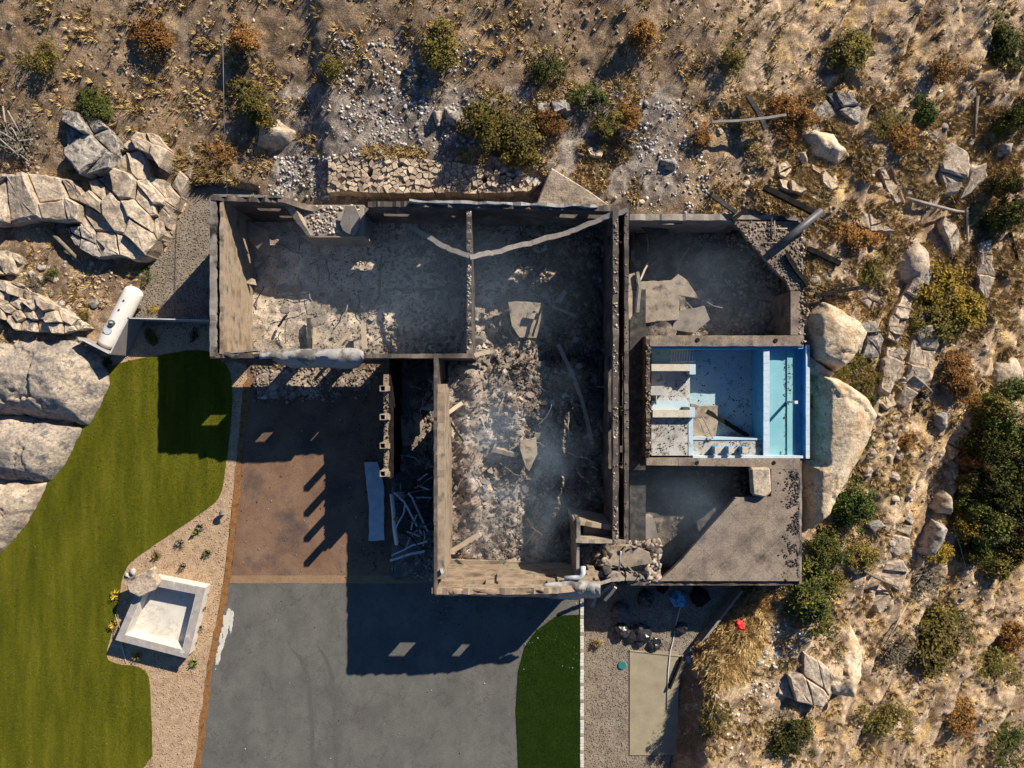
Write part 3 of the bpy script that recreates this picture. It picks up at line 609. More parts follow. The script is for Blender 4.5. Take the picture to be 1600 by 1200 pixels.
OC = [
 ([(-60, 268), (0, 275), (60, 270), (110, 280), (128, 310), (118, 345), (60, 340), (0, 350), (-60, 352)], 0.9, 'rock_tan', 'broad broken tan rock shelf at the upper left edge', dict(edge=0.5, crack=0.45, seed=60)),
 ([(178, 232), (206, 200), (240, 205), (262, 236), (250, 262), (232, 240), (205, 228)], 0.9, 'rock_tan', 'pale angular rock above the fractured grey ledge', dict(edge=0.4, crack=0.6, seed=61)),
 ([(262, 322), (280, 300), (286, 318), (274, 340), (262, 366), (252, 392), (244, 380)], 0.7, 'rock_pale', 'pale rock sliver at the gravel strip edge', dict(edge=0.3, crack=0.7, seed=62)),
 ([(1440, 470), (1470, 540), (1452, 600), (1420, 640), (1405, 630), (1420, 580), (1430, 520)], 0.8, 'rock_tan', 'long diagonal rock ridge below the yellow shrubs', dict(edge=0.4, crack=0.5, seed=63)),
 ([(1500, 640), (1530, 600), (1548, 612), (1530, 660), (1508, 700), (1490, 720), (1484, 700)], 0.8, 'rock_pale', 'pale diagonal rock face beside the cliff', dict(edge=0.4, crack=0.5, seed=64)),
 ([(1478, 720), (1500, 706), (1500, 740), (1486, 762), (1474, 752)], 0.8, 'rock_tan', 'tan rock on the cliff above the pointed boulder', dict(edge=0.35, crack=0.5, seed=65)),
 ([(1330, 420), (1362, 440), (1384, 470), (1372, 490), (1345, 470), (1326, 446)], 0.6, 'rock_tan', 'flat tan rock patch above the layered cream rock', dict(edge=0.35, crack=0.7, seed=66)),
 ([(1345, 505), (1372, 500), (1384, 530), (1376, 560), (1350, 560), (1340, 535)], 0.8, 'rock_grey', 'grey tan rock right of the layered cream rock', dict(edge=0.4, crack=0.6, seed=67)),
 ([(1530, 380), (1552, 372), (1556, 430), (1544, 470), (1530, 450)], 0.7, 'rock_tan', 'upright tan rock strip right of the pale pole', dict(edge=0.35, crack=0.5, seed=68)),
 ([(-110, 500), (0, 511), (60, 509), (108, 520), (135, 560), (138, 600), (122, 640), (104, 672), (60, 664), (0, 656), (-120, 650)], 2.3, 'rock_lichen', 'huge weathered grey boulder left of the lawn', dict(edge=1.8, crack=0.2, res=0.10, seed=3, dome=0.55)),
 ([(-120, 642), (0, 648), (60, 655), (110, 666), (80, 732), (56, 762), (20, 764), (-120, 750)], 1.9, 'rock_lichen', 'tan and grey boulder below the huge one by the lawn', dict(edge=1.3, crack=0.22, res=0.10, seed=71, dome=0.5)),
 ([(-120, 742), (20, 754), (60, 752), (34, 806), (0, 852), (-60, 905), (-120, 915)], 1.6, 'rock_tan', 'lowest tan boulder at the left edge of the lawn', dict(edge=1.0, crack=0.25, res=0.10, seed=72, dome=0.5)),
 ([(182, 240), (215, 228), (250, 236), (252, 300), (246, 362), (226, 396), (200, 406), (160, 388), (122, 352), (100, 320), (120, 290), (150, 270)], 1.3, 'rock_tan', 'fractured pale grey rock ledge left of the gravel strip', dict(crack=0.62, seed=4)),
 ([(252, 300), (275, 268), (298, 210), (309, 214), (296, 270), (284, 296), (268, 330), (250, 374), (240, 362)], 1.0, 'rock_tan', 'narrow tan rock spine above the gravel strip', dict(edge=0.35, crack=0.8, seed=5)),
 ([(92, 352), (130, 352), (165, 380), (182, 398), (150, 402), (112, 382)], 0.9, 'rock_grey', 'dark grey split rock below the fractured ledge', dict(edge=0.4, crack=0.8, seed=6)),
 ([(-60, 425), (20, 440), (60, 462), (105, 490), (130, 512), (90, 522), (0, 514), (-60, 500)], 0.8, 'rock_tan', 'pale broken rock shelf above the huge boulder', dict(edge=0.4, crack=1.1, seed=7)),
 ([(-40, 385), (10, 392), (34, 402), (20, 428), (-30, 430)], 0.6, 'rock_tan', 'low pale rock patch at the left edge', dict(edge=0.3, crack=1.2, seed=8)),
 ([(95, 170), (150, 180), (178, 215), (170, 260), (120, 270), (96, 240)], 0.9, 'rock_grey', 'grey jointed rock at the upper left of the hillside', dict(edge=0.5, crack=0.6, seed=9)),
 ([(394, 182), (424, 170), (456, 196), (448, 216), (420, 226), (390, 220)], 1.0, 'rock_tan', 'single smooth tan boulder above the ash patch', dict(edge=0.7, crack=0.25, seed=10)),
 ([(692, 163), (722, 166), (716, 192), (692, 188)], 0.7, 'rock_grey', 'square grey block left of the olive thicket', dict(edge=0.25, crack=0.3, seed=12)),
 ([(672, 166), (690, 166), (688, 192), (676, 190)], 0.6, 'rock_tan', 'tan block touching the square grey block', dict(edge=0.25, crack=0.3, seed=13)),
 ([(838, 158), (890, 155), (894, 168), (860, 176), (842, 172)], 0.6, 'rock_grey', 'flat grey rock at the upper edge of the olive thicket', dict(edge=0.25, crack=0.8, seed=14)),
 ([(918, 232), (928, 226), (944, 236), (940, 244), (922, 242)], 0.4, 'rock_tan', 'small tan stone in golden grass above the slab', dict(edge=0.2, crack=0.6, seed=15, res=0.07)),
 ([(1030, 243), (1058, 240), (1066, 254), (1058, 264), (1036, 258)], 0.6, 'rock_grey', 'mossy grey boulder with a dark shadow north of the house', dict(edge=0.3, crack=0.3, seed=16, res=0.07)),
 ([(1243, 214), (1260, 204), (1300, 210), (1326, 244), (1302, 264), (1264, 250)], 1.2, 'rock_pale', 'large smooth cream rock at the upper right of the house', dict(edge=0.7, crack=0.3, seed=17)),
 ([(1222, 236), (1232, 218), (1242, 232), (1234, 244)], 0.6, 'rock_grey', 'rounded grey stone left of the large cream rock', dict(edge=0.3, crack=0.3, seed=18, res=0.07)),
 ([(1242, 240), (1256, 236), (1262, 256), (1250, 264), (1242, 254)], 0.6, 'rock_pale', 'cream stone tucked under the large cream rock', dict(edge=0.3, crack=0.3, seed=19, res=0.07)),
 ([(1218, 256), (1234, 246), (1242, 262), (1228, 278), (1218, 272)], 0.6, 'rock_pale', 'cream blocky stone at the left foot of the cream rock', dict(edge=0.3, crack=0.5, seed=20, res=0.07)),
 ([(1218, 276), (1240, 280), (1262, 296), (1252, 304), (1224, 292)], 0.6, 'rock_pale', 'long cream stone above the crossed charred beams', dict(edge=0.3, crack=0.6, seed=21, res=0.07)),
 ([(1242, 298), (1280, 302), (1286, 314), (1256, 310)], 0.5, 'rock_pale', 'thin cream ledge beside the crossed charred beams', dict(edge=0.25, crack=0.6, seed=22, res=0.07)),
 ([(1268, 254), (1292, 268), (1312, 292), (1300, 298), (1274, 278)], 0.6, 'rock_pale', 'cream fractured ledge below the large cream rock', dict(edge=0.25, crack=0.9, seed=23, res=0.07)),
 ([(1272, 172), (1292, 152), (1318, 170), (1306, 180), (1286, 190)], 0.9, 'rock_grey', 'grey boulder pair left part at the top right', dict(edge=0.4, crack=0.4, seed=24)),
 ([(1294, 140), (1350, 144), (1362, 176), (1346, 192), (1318, 172)], 1.1, 'rock_grey', 'dark grey cracked boulder at the top right', dict(edge=0.5, crack=0.5, seed=25)),
 ([(1262, 196), (1290, 186), (1296, 198), (1280, 206)], 0.5, 'rock_grey', 'flat grey stone above the large cream rock', dict(edge=0.25, crack=0.5, seed=26, res=0.07)),
 ([(1254, 492), (1272, 470), (1300, 482), (1330, 500), (1346, 522), (1322, 566), (1300, 582), (1262, 562), (1254, 530)], 1.8, 'rock_pale', 'cream layered rock beside the right corner of the pool wall', dict(edge=0.45, crack=0.22, seed=27, dome=0.25, relief=0.5, stretch=(0.6, 1.6), ang=-0.6)),
 ([(1264, 578), (1300, 588), (1340, 615), (1358, 645), (1350, 682), (1332, 720), (1304, 768), (1290, 800), (1264, 826), (1250, 838), (1250, 720), (1264, 716)], 2.1, 'rock_pale', 'huge smooth cream boulder under the blue pool edge', dict(edge=0.6, crack=0.15, seed=29, res=0.10, dome=0.25, relief=0.42, stretch=(0.7, 1.5), ang=-0.6)),
 ([(1262, 556), (1290, 576), (1306, 584), (1296, 592), (1262, 582)], 0.9, 'rock_pale', 'wedge of cream rock between the two big cream rocks', dict(edge=0.3, crack=0.6, seed=29, res=0.08)),
 ([(1376, 352), (1418, 358), (1450, 396), (1454, 424), (1432, 456), (1404, 440), (1384, 400)], 0.9, 'rock_tan', 'brown domed rock on the slope right of the house', dict(edge=0.9, crack=0.3, seed=30)),
 ([(1318, 330), (1350, 330), (1392, 352), (1400, 362), (1360, 360), (1330, 344)], 0.6, 'rock_tan', 'long pale rock rib above the rusty bush', dict(edge=0.3, crack=0.7, seed=31)),
 ([(1450, 408), (1460, 424), (1452, 452), (1444, 470), (1434, 462)], 0.9, 'rock_grey', 'tall grey rock splinter beside the domed rock', dict(edge=0.3, crack=0.6, seed=32, res=0.07)),
 ([(1470, 232), (1492, 218), (1516, 238), (1516, 262), (1502, 300), (1482, 302), (1474, 268)], 1.0, 'rock_tan', 'rounded pinkish rock near the upper right corner', dict(edge=0.6, crack=0.4, seed=33)),
 ([(1520, 262), (1538, 256), (1542, 276), (1520, 302), (1504, 312), (1510, 296)], 0.8, 'rock_tan', 'narrow tan rock beside the rounded pinkish rock', dict(edge=0.35, crack=0.5, seed=34)),
 ([(1436, 192), (1456, 200), (1470, 212), (1466, 222), (1444, 208)], 0.6, 'rock_grey', 'thin grey rock rib among dry grass at the upper right', dict(edge=0.25, crack=0.6, seed=35)),
 ([(1480, 334), (1500, 352), (1504, 390), (1492, 408), (1486, 380), (1474, 352)], 0.9, 'rock_tan', 'curved tan ledge left of the fallen grey pole', dict(edge=0.35, crack=0.6, seed=36)),
 ([(1372, 246), (1382, 252), (1394, 282), (1412, 314), (1404, 318), (1386, 292)], 0.6, 'rock_tan', 'long tan rock seam running down the upper slope', dict(edge=0.25, crack=0.8, seed=37, res=0.07)),
 ([(1390, 246), (1396, 262), (1414, 300), (1418, 316), (1408, 296)], 0.5, 'rock_pale', 'pale thin rock seam beside the longer tan seam', dict(edge=0.2, crack=0.8, seed=38, res=0.07)),
 ([(1464, 762), (1478, 768), (1488, 806), (1456, 800), (1446, 790)], 1.2, 'rock_tan', 'pointed pale boulder on the cliff edge', dict(edge=0.5, crack=0.3, seed=40, dz=0.3)),
 ([(1448, 806), (1474, 818), (1464, 842), (1448, 868), (1428, 862), (1440, 826)], 1.2, 'rock_grey', 'long grey slab standing on the cliff edge', dict(edge=0.35, crack=0.25, seed=41, dz=0.3)),
 ([(1408, 792), (1422, 796), (1436, 814), (1428, 822), (1408, 808)], 0.7, 'rock_tan', 'flat stone above the broken rock stack', dict(edge=0.25, crack=0.4, seed=42, res=0.07)),
 ([(1402, 814), (1430, 824), (1424, 838), (1400, 828)], 0.7, 'rock_tan', 'middle stone of the broken rock stack', dict(edge=0.25, crack=0.5, seed=43, res=0.07)),
 ([(1394, 836), (1424, 842), (1426, 862), (1406, 872), (1390, 860)], 0.7, 'rock_tan', 'lowest stone of the broken rock stack', dict(edge=0.25, crack=0.6, seed=44, res=0.07)),
 ([(1430, 862), (1442, 870), (1434, 890), (1422, 884)], 0.9, 'rock_tan', 'small upright tan stone below the long grey slab', dict(edge=0.3, crack=0.3, seed=45, res=0.07)),
 ([(1384, 880), (1410, 874), (1422, 894), (1408, 926), (1398, 920), (1374, 900)], 1.0, 'rock_tan', 'rounded brown rock on the cliff below the stack', dict(edge=0.5, crack=0.4, seed=46)),
 ([(1350, 898), (1378, 906), (1394, 934), (1380, 962), (1374, 960), (1358, 930)], 1.0, 'rock_tan', 'split rock with rubble left of the cliff line', dict(edge=0.4, crack=0.6, seed=47)),
 ([(1356, 820), (1376, 812), (1386, 822), (1368, 834)], 0.6, 'rock_grey', 'small split grey boulder below the bright green pine', dict(edge=0.25, crack=0.6, seed=48, res=0.07)),
 ([(1318, 984), (1334, 972), (1352, 1010), (1352, 1050), (1340, 1100), (1300, 1090), (1270, 1062), (1252, 1018), (1290, 1022)], 0.9, 'rock_pale', 'broad cream rock with brown litter at the lower right', dict(edge=0.5, crack=0.35, seed=49)),
 ([(1210, 1030), (1250, 1014), (1290, 1040), (1310, 1060), (1290, 1110), (1220, 1090)], 0.7, 'rock_tan', 'grey tan rock slab at the bottom edge by the white stones', dict(edge=0.5, crack=0.4, seed=50)),
 ([(1452, 644), (1474, 640), (1478, 668), (1464, 680), (1452, 664)], 0.9, 'rock_grey', 'upright grey boulder beside the dark burnt brush', dict(edge=0.35, crack=0.25, seed=51, res=0.07)),
 ([(1552, 228), (1573, 226), (1568, 252), (1549, 250)], 0.9, 'rock_grey', 'smooth rectangular grey stone block near the right edge', dict(edge=0.2, crack=0.15, seed=52, res=0.07)),
 ([(1540, 560), (1590, 556), (1600, 590), (1560, 650), (1536, 700), (1526, 690), (1540, 630)], 0.7, 'rock_tan', 'smooth pale rock rim along the right cliff edge', dict(edge=0.4, crack=0.3, seed=53)),
 ([(1385, 560), (1410, 540), (1420, 552), (1404, 590), (1388, 620), (1376, 610)], 0.8, 'rock_tan', 'tan ledge below the yellow shrub', dict(edge=0.35, crack=0.6, seed=54)),
 ([(1374, 610), (1394, 616), (1404, 634), (1386, 640), (1372, 628)], 0.6, 'rock_pale', 'cream stones in the gully right of the huge boulder', dict(edge=0.25, crack=1.0, seed=55, res=0.07)),
 ([(1390, 500), (1430, 430), (1442, 440), (1420, 500), (1396, 560), (1384, 556)], 0.7, 'rock_tan', 'straight tan rock ledge left of the yellow shrub', dict(edge=0.3, crack=0.8, seed=56)),
]
def block_outcrop(name, poly, h, m, label, edge=0.5, crack=0.5, seed=1, dz=0.0, **_):
    """a jointed outcrop: angular blocks parted by cracks, each block a part"""
    R = random.Random(seed); cx = sum(p[0] for p in poly) / len(poly); cy = sum(p[1] for p in poly) / len(poly)
    if cx > 1262: h *= 0.62
    g = G(cx, cy); pw = [W(p, q, g.z + h)[:2] for p, q in wob(poly, 1.5, 8, seed)]
    root = empty(name, g); tag(root, label, 'rock')
    cell = 0.85 / crack; xs = [p[0] for p in pw]; ys = [p[1] for p in pw]; pts = []
    for _t in range(900):
        p = (R.uniform(min(xs), max(xs)), R.uniform(min(ys), max(ys)))
        if inpoly(np.array([p[0]]), np.array([p[1]]), pw)[0] and all(math.hypot(p[0] - q[0], p[1] - q[1]) > cell * (0.28 + 0.95 * ((i * 7 + seed) % 5) / 4) for i, q in enumerate(pts)): pts.append(p)
        if len(pts) > 46: break
    an = R.uniform(0.2, 1.3); c_, s_ = math.cos(an), math.sin(an); st = R.uniform(1.5, 2.1)
    fwd = lambda q: ((q[0] * c_ + q[1] * s_) * st, -q[0] * s_ + q[1] * c_)
    inv = lambda q: (q[0] / st * c_ - q[1] * s_, q[0] / st * s_ + q[1] * c_)
    cells = [[inv(q) for q in c] for c in voronoi_cells([fwd(q) for q in pw], [fwd(q) for q in pts])] if len(pts) > 1 else [pw]
    ta, te = R.uniform(-.12, .12), R.uniform(-.12, .12)
    for p, c in zip(pts, cells):
        if len(c) < 3: continue
        c = [q for i, q in enumerate(c) if math.hypot(q[0] - c[i - 1][0], q[1] - c[i - 1][1]) > 0.03]
        if len(c) < 3 or (len(pts) > 9 and R.random() < 0.12): continue
        s = float(sdpoly(np.array([p[0]]), np.array([p[1]]), pw)[0]); up = min(1, 0.45 + 0.6 * s / max(edge, 0.3))
        zt0 = g.z + dz + h * up + R.uniform(-.30, .22) * h; a, e = ta + R.uniform(-.22, .22), te + R.uniform(-.22, .22)
        c2 = []
        for i in range(len(c)):
            q, r = c[i], c[(i + 1) % len(c)]; L = math.hypot(q[0] - r[0], q[1] - r[1]); k = max(1, int(L / 0.45))
            for j in range(k):
                t = j / k; c2.append((q[0] + (r[0] - q[0]) * t + R.uniform(-.035, .035), q[1] + (r[1] - q[1]) * t + R.uniform(-.035, .035)))
        c2 = shrink(c2, R.uniform(0.0, 0.045)); n = len(c2); ox, oy = sum(q[0] for q in c2) / n, sum(q[1] for q in c2) / n
        zf = lambda x, y: zt0 + a * (x - ox) + e * (y - oy)
        zb = min(g.z, float(zt(ox, oy))) - 0.7
        v = [(x, y, zb) for x, y in c2] + [(x, y, zf(x, y) - R.uniform(0.05, 0.22)) for x, y in c2]
        for kk in (0.86, 0.5): v += [(ox + (x - ox) * kk, oy + (y - oy) * kk, zf(ox + (x - ox) * kk, oy + (y - oy) * kk) + R.uniform(-.03, .03)) for x, y in c2]
        v.append((ox, oy, zf(ox, oy) + R.uniform(-.05, .08)))
        f = [(b * n + i, b * n + (i + 1) % n, (b + 1) * n + (i + 1) % n, (b + 1) * n + i) for b in range(3) for i in range(n)] + [(3 * n + i, 3 * n + (i + 1) % n, 4 * n) for i in range(n)]
        o = MB().add(v, f).build('block', m); o.parent = root; o.matrix_parent_inverse = Matrix.Translation(-root.location)
for k, (poly, h, m, label, kw) in enumerate(OC):
    (block_outcrop if kw['crack'] >= 0.4 else outcrop)('rock_outcrop', poly, h, m, label, **kw)

# flat triangular slab leaning against the back wall
slab_poly = WP([(860, 268), (920, 302), (952, 323), (932, 326), (836, 325), (846, 300)], 0.9)
o = MB(); b = len(slab_poly)
o.prism(slab_poly, -0.3, 1.2)
so = o.build('rock_slab', 'rock_tan', bevel=0.08); tag(so, 'large flat triangular tan slab leaning on the back wall', 'rock')
for v in so.data.vertices:
    if v.co.z > 0: v.co.z += (v.co.y - W(0, 325, .9)[1]) * 0.25

# dry-stacked retaining wall: each stone a part
def stone_wall():
    root = empty('stone_retaining_wall', W(675, 285, 0.5)); tag(root, 'dry-stacked tan stone retaining wall above the house', 'stone wall')
    box = [(512, 300), (512, 246), (560, 240), (620, 246), (700, 252), (770, 262), (842, 286), (832, 298), (770, 302)]
    R = random.Random(4); pts = []
    tries = 0
    while len(pts) < 250 and tries < 20000:
        tries += 1
        p = (R.uniform(508, 842), R.uniform(240, 302))
        if not inpoly(np.array([p[0]]), np.array([p[1]]), box)[0]: continue
        if all(math.hypot(p[0] - q[0], p[1] - q[1]) > 3.6 + 6.4 * ((i * 37 + len(pts) * 11) % 10) / 10 for i, q in enumerate(pts)): pts.append(p)
    rect = [(500, 308), (850, 308), (850, 232), (500, 232)]
    cells = voronoi_cells([(x, y) for x, y in wob(box, 3.0)], pts)
    for p, c in zip(pts, cells):
        c = [q for q in c]
        c = [(p[0] + max(-13, min(13, x - p[0])), p[1] + max(-11, min(11, y - p[1]))) for x, y in c]
        if len(c) < 3: continue
        c = shrink([(x + R.uniform(-.5, .5), y + R.uniform(-.5, .5)) for x, y in c], 0.15 + R.random() * 0.3)
        zg = np.interp(p[1], [245, 300], [1.62, 1.30]) + R.uniform(-0.10, 0.08)
        if R.random() < 0.05: continue
        a, e = R.uniform(-0.22, 0.22), R.uniform(-0.2, 0.22)
        pw = [W(x, y, zg)[:2] for x, y in c]; cx, cy, _ = W(p[0], p[1], zg)
        pin = [(cx + (x - cx) * 0.86, cy + (y - cy) * 0.86) for x, y in pw]; n = len(pw)
        zf = lambda x, y: zg + a * (x - cx) - e * (y - cy)
        v = [(x, y, zg - 1.3) for x, y in pw] + [(x, y, zf(x, y) - 0.05) for x, y in pw] + [(x, y, zf(x, y)) for x, y in pin]
        f = [(i, (i + 1) % n, n + (i + 1) % n, n + i) for i in range(n)] + [(n + i, n + (i + 1) % n, 2 * n + (i + 1) % n, 2 * n + i) for i in range(n)] + [tuple(range(2 * n, 3 * n))]
        mb = MB(); mb.add(v, f); so = mb.build('stone', 'stone_wall', None); so.parent = root; so.matrix_parent_inverse = Matrix.Translation(-root.location)
stone_wall()

# ------------------------------------------------------------------ loose stones
def rock_mesh(name, seed, sub=2):
    bm = bmesh.new(); bmesh.ops.create_icosphere(bm, subdivisions=sub, radius=0.5); R = random.Random(seed)
    planes = [(Vector((R.gauss(0, 1), R.gauss(0, 1), R.gauss(0, 1))).normalized(), R.uniform(0.22, 0.40)) for _ in range(9)]
    for v in bm.verts:
        for n, d in planes:
            k = v.co.dot(n)
            if k > d: v.co -= n * (k - d)
        v.co *= 1 + R.uniform(-0.04, 0.04)
        v.co.z *= 0.75
    me = bpy.data.meshes.new(name); bm.to_mesh(me); bm.free(); return me
STONES = [rock_mesh('stone_shape', 100 + i) for i in range(8)]
def stone(name, mesh, loc, size, m, label, group=None, rz=None, flat=1.0):
    o = bpy.data.objects.new(name, mesh)
    if not mesh.materials: mesh.materials.append(MATS['rock_tan'])
    link(o); o.material_slots[0].link = 'OBJECT'; o.material_slots[0].material = MATS[m]
    o.location = loc; o.rotation_euler = (0, 0, rnd.uniform(0, 6.28) if rz is None else rz); o.scale = (size * rnd.uniform(0.85, 1.25), size * rnd.uniform(0.75, 1.1), size * rnd.uniform(0.6, 0.9) * flat)
    return tag(o, label, 'stone', group)
for i, (p, q, s) in enumerate([(787, 266, 15), (803, 263, 14), (800, 274, 9), (813, 271, 14), (825, 280, 14), (814, 286, 10), (838, 284, 17)]):
    g = Vector(W(p, q, 1.0)); stone('rounded_stone', STONES[i % 8], (g.x, g.y, 0.75 + (290 - q) * 0.02), s * 1.25 / K, 'stone_white', 'rounded pale grey stone heaped at the right end of the stone wall', 'pale stones at the wall end')
for i, (p, q, s) in enumerate([(1085, 1004, 10), (1079, 1016, 11), (1076, 1030, 13), (1098, 1040, 8), (1186, 1035, 14), (1213, 1022, 12), (1196, 1020, 10), (1068, 1008, 7), (1150, 1042, 7), (1210, 1042, 8)]):
    g = G(p, q, 0.06); stone('rounded_stone', STONES[(i + 3) % 8], g, s * 1.2 / K, 'stone_white', 'white rounded stone along the lower edge of the golden grass bank', 'white stones by the gravel yard')
R_ = random.Random(21)
def loose(n, poly, smin, smax, mats, label, group, seed):
    R = random.Random(seed); P = samp(poly, n, seed); A = GA(P)
    for a in A:
        s = smin + (smax - smin) * R.random() ** 2.2
        stone('loose_stone', STONES[R.randrange(8)], (a[0], a[1], a[2] + s * 0.1), s, R.choice(mats), label, group)
EAST = [(1262, 160), (1600, 160), (1600, 560), (1500, 740), (1440, 860), (1380, 960), (1320, 960), (1360, 700), (1262, 460)]
loose(70, EAST, 0.2, 0.8, ['rock_tan', 'rock_grey', 'rock_grey'], 'loose angular stone among dry grass on the right slope', 'loose stones on the right slope', 31)
loose(36, [(1360, 600), (1420, 600), (1420, 700), (1400, 780), (1350, 790)], 0.3, 0.9, ['rock_tan', 'rock_pale'], 'broken tan stone in the gully right of the huge cream boulder', 'stones in the gully', 32)
loose(40, [(0, 390), (140, 400), (170, 440), (150, 500), (0, 450)], 0.2, 0.8, ['rock_tan', 'rock_grey'], 'loose broken stone on the slope left of the tank', 'loose stones left of the tank', 33)
loose(40, [(960, 150), (1220, 150), (1220, 320), (990, 320)], 0.15, 0.55, ['rock_tan', 'rock_grey', 'rock_pale'], 'small loose stone on the burnt ground above the right wing', 'loose stones above the right wing', 34)
loose(50, [(520, 120), (720, 120), (740, 235), (560, 245)], 0.15, 0.5, ['stone_white', 'rock_grey', 'stone_white'], 'small pale stone in the stony patch above the retaining wall', 'pale stones above the retaining wall', 35)
loose(16, [(722, 195), (742, 195), (742, 232), (714, 228)], 0.2, 0.45, ['rock_grey', 'stone_white'], 'bluish grey stone in the pile left of the olive thicket', 'bluish stone pile', 36)

# small grit, uncountable
def grit(name, polys, n, smin, smax, m, label, seed, mask=None):
    pts = []
    for k, poly in enumerate(polys):
        P = samp(poly, n[k], seed + k); pts.append(P)
    P = np.concatenate(pts)
    if mask is not None: P = P[mask(P)]
    A = GA(P); u = 800 + A[:, 0] * K; v = 600 - A[:, 1] * K
    ok = (sdpoly(u, v, HOUSE_L) < -3) & (sdpoly(u, v, HOUSE_R) < -3)
    for pl in (TURF, BED, DRIVE_A, DRIVE_B, GRAVEL_L, LAWN): ok &= sdpoly(u, v, pl) < -4
    A = A[ok]; R = np.random.RandomState(seed)
    o = chunks(name, A, smin + (smax - smin) * R.rand(len(A)) ** 3, m, seed, 0.7); tag(o, label, 'stones', kind='stuff')
NORTH = [(-40, -40), (1640, -40), (1640, 345), (-40, 345)]
EASTALL = [(1090, 140), (1640, 140), (1640, 1240), (1090, 1240)]
WEST = [(-40, 140), (330, 140), (330, 300), (240, 320), (230, 440), (170, 480), (150, 560), (-40, 520)]
grit('scree', [NORTH, EASTALL, WEST], [8000, 9000, 3000], 0.03, 0.22, 'pebbles', 'small brown and tan scree scattered over the hillside', 41, lambda P: fbm(P[:, 0] / 38, P[:, 1] / 38, 4, 6) > 0.50)
grit('pale_scree', [[(520, 60), (735, 60), (745, 240), (540, 245)], [(420, 245), (520, 245), (520, 312), (420, 305)], [(990, 160), (1110, 160), (1110, 335), (990, 335)], [(1100, 990), (1260, 960), (1280, 1100), (1060, 1150)]], [2200, 700, 900, 900], 0.03, 0.20, 'pebbles_white', 'whitish scree and ash lumps above the retaining wall', 45, lambda P: fbm(P[:, 0] / 22, P[:, 1] / 22, 3, 8) > 0.44)

# ------------------------------------------------------------------ dry grass
def tufts(name, A, rad, hgt, m, seed, label, nb=26):
    R = np.random.RandomState(seed); n = len(A)
    base = np.repeat(A, nb, 0); N = n * nb
    a = R.uniform(0, 2 * np.pi, N); rr = np.sqrt(R.rand(N)) * np.repeat(rad, nb)
    bx = base + np.stack([np.cos(a) * rr * 0.5, np.sin(a) * rr * 0.5, np.full(N, -0.04)], -1)
    hh = np.repeat(hgt, nb) * R.uniform(0.5, 1.1, N)
    lean = R.uniform(0.3, 1.1, N); a2 = a + R.normal(0, 0.6, N)
    tip = bx + np.stack([np.cos(a2) * hh * lean, np.sin(a2) * hh * lean, hh], -1)
    w = 0.022 + 0.016 * R.rand(N); px, py = -np.sin(a2) * w, np.cos(a2) * w
    v = np.stack([bx - np.stack([px, py, 0 * px], -1), bx + np.stack([px, py, 0 * px], -1), tip], 1).reshape(-1, 3)
    o = from_np(name, v, np.arange(N * 3).reshape(-1, 3), m); tag(o, label, 'grass', kind='stuff')
def grass_zone(name, polys, ns, seed, label, m='dry_grass', mask=None, rmin=0.15, rmax=0.4, h=(0.15, 0.42), nb=26):
    P = np.concatenate([samp(pl, n, seed + k) for k, (pl, n) in enumerate(zip(polys, ns))])
    if mask is not None: P = P[mask(P)]
    A = GA(P); u = 800 + A[:, 0] * K; v = 600 - A[:, 1] * K
    ok = (sdpoly(u, v, HOUSE_L) < -8) & (sdpoly(u, v, HOUSE_R) < -8)
    for pl in (TURF, BED, DRIVE_A, DRIVE_B, GRAVEL_L, LAWN): ok &= sdpoly(u, v, pl) < -5
    ok &= ~((u > 905) & inpoly(P_to(A)[0], P_to(A)[1], YARD))
    A = A[ok]; R = np.random.RandomState(seed); n = len(A)
    tufts(name, A, R.uniform(rmin, rmax, n), R.uniform(*h, n), m, seed, label, nb)
def P_to(A):
    return img(A[:, 0], A[:, 1], A[:, 2])
ngm = lambda t, sc=40, s=9: (lambda P: fbm(P[:, 0] / sc, P[:, 1] / sc, 4, s) > t)
grass_zone('dry_grass', [EASTALL, [(1090, 150), (1600, 150), (1600, 560), (1400, 560), (1262, 440)]], [5200, 3200], 51, 'golden dry bunch grass on the right slope', mask=ngm(0.46, 30), rmin=0.2, rmax=0.48, h=(0.15, 0.40), nb=44)
grass_zone('dry_grass', [[(740, 120), (1000, 120), (1000, 315), (850, 300), (780, 250)], [(300, 60), (520, 60), (500, 240), (300, 300)], [(540, 225), (760, 235), (760, 255), (560, 245)]], [800, 400, 160], 54, 'dry tan grass on the slope above the house', mask=ngm(0.47))
grass_zone('dry_grass', [[(-40, -30), (1640, -30), (1640, 150), (-40, 150)]], [1500], 57, 'dry grass on the upper hillside', mask=ngm(0.53))
grass_zone('dry_grass', [WEST], [700], 58, 'dry grass between the rocks at the left', mask=ngm(0.52))
grass_zone('golden_grass', [[(1150, 925), (1200, 925), (1196, 1000), (1160, 1060), (1110, 1080), (1085, 1020), (1100, 990)]], [420], 59, 'dense golden grass bank beside the gravel yard', rmin=0.25, rmax=0.5, h=(0.35, 0.7), nb=40)
grass_zone('golden_grass', [[(268, 240), (310, 235), (372, 285), (350, 300), (290, 296)]], [110], 60, 'golden grass clump at the head of the gravel strip', rmin=0.25, rmax=0.5, h=(0.3, 0.6), nb=40)

grass_zone('scrub', [EASTALL, [(-40, -30), (1640, -30), (1640, 240), (-40, 240)], [(720, 150), (1000, 150), (1000, 300), (760, 240)], WEST], [2600, 1500, 600, 400], 63, 'low brown and olive scrub covering the hillside between rocks', m='scrub', mask=ngm(0.57, 26, 15), rmin=0.25, rmax=0.6, h=(0.15, 0.45), nb=30)

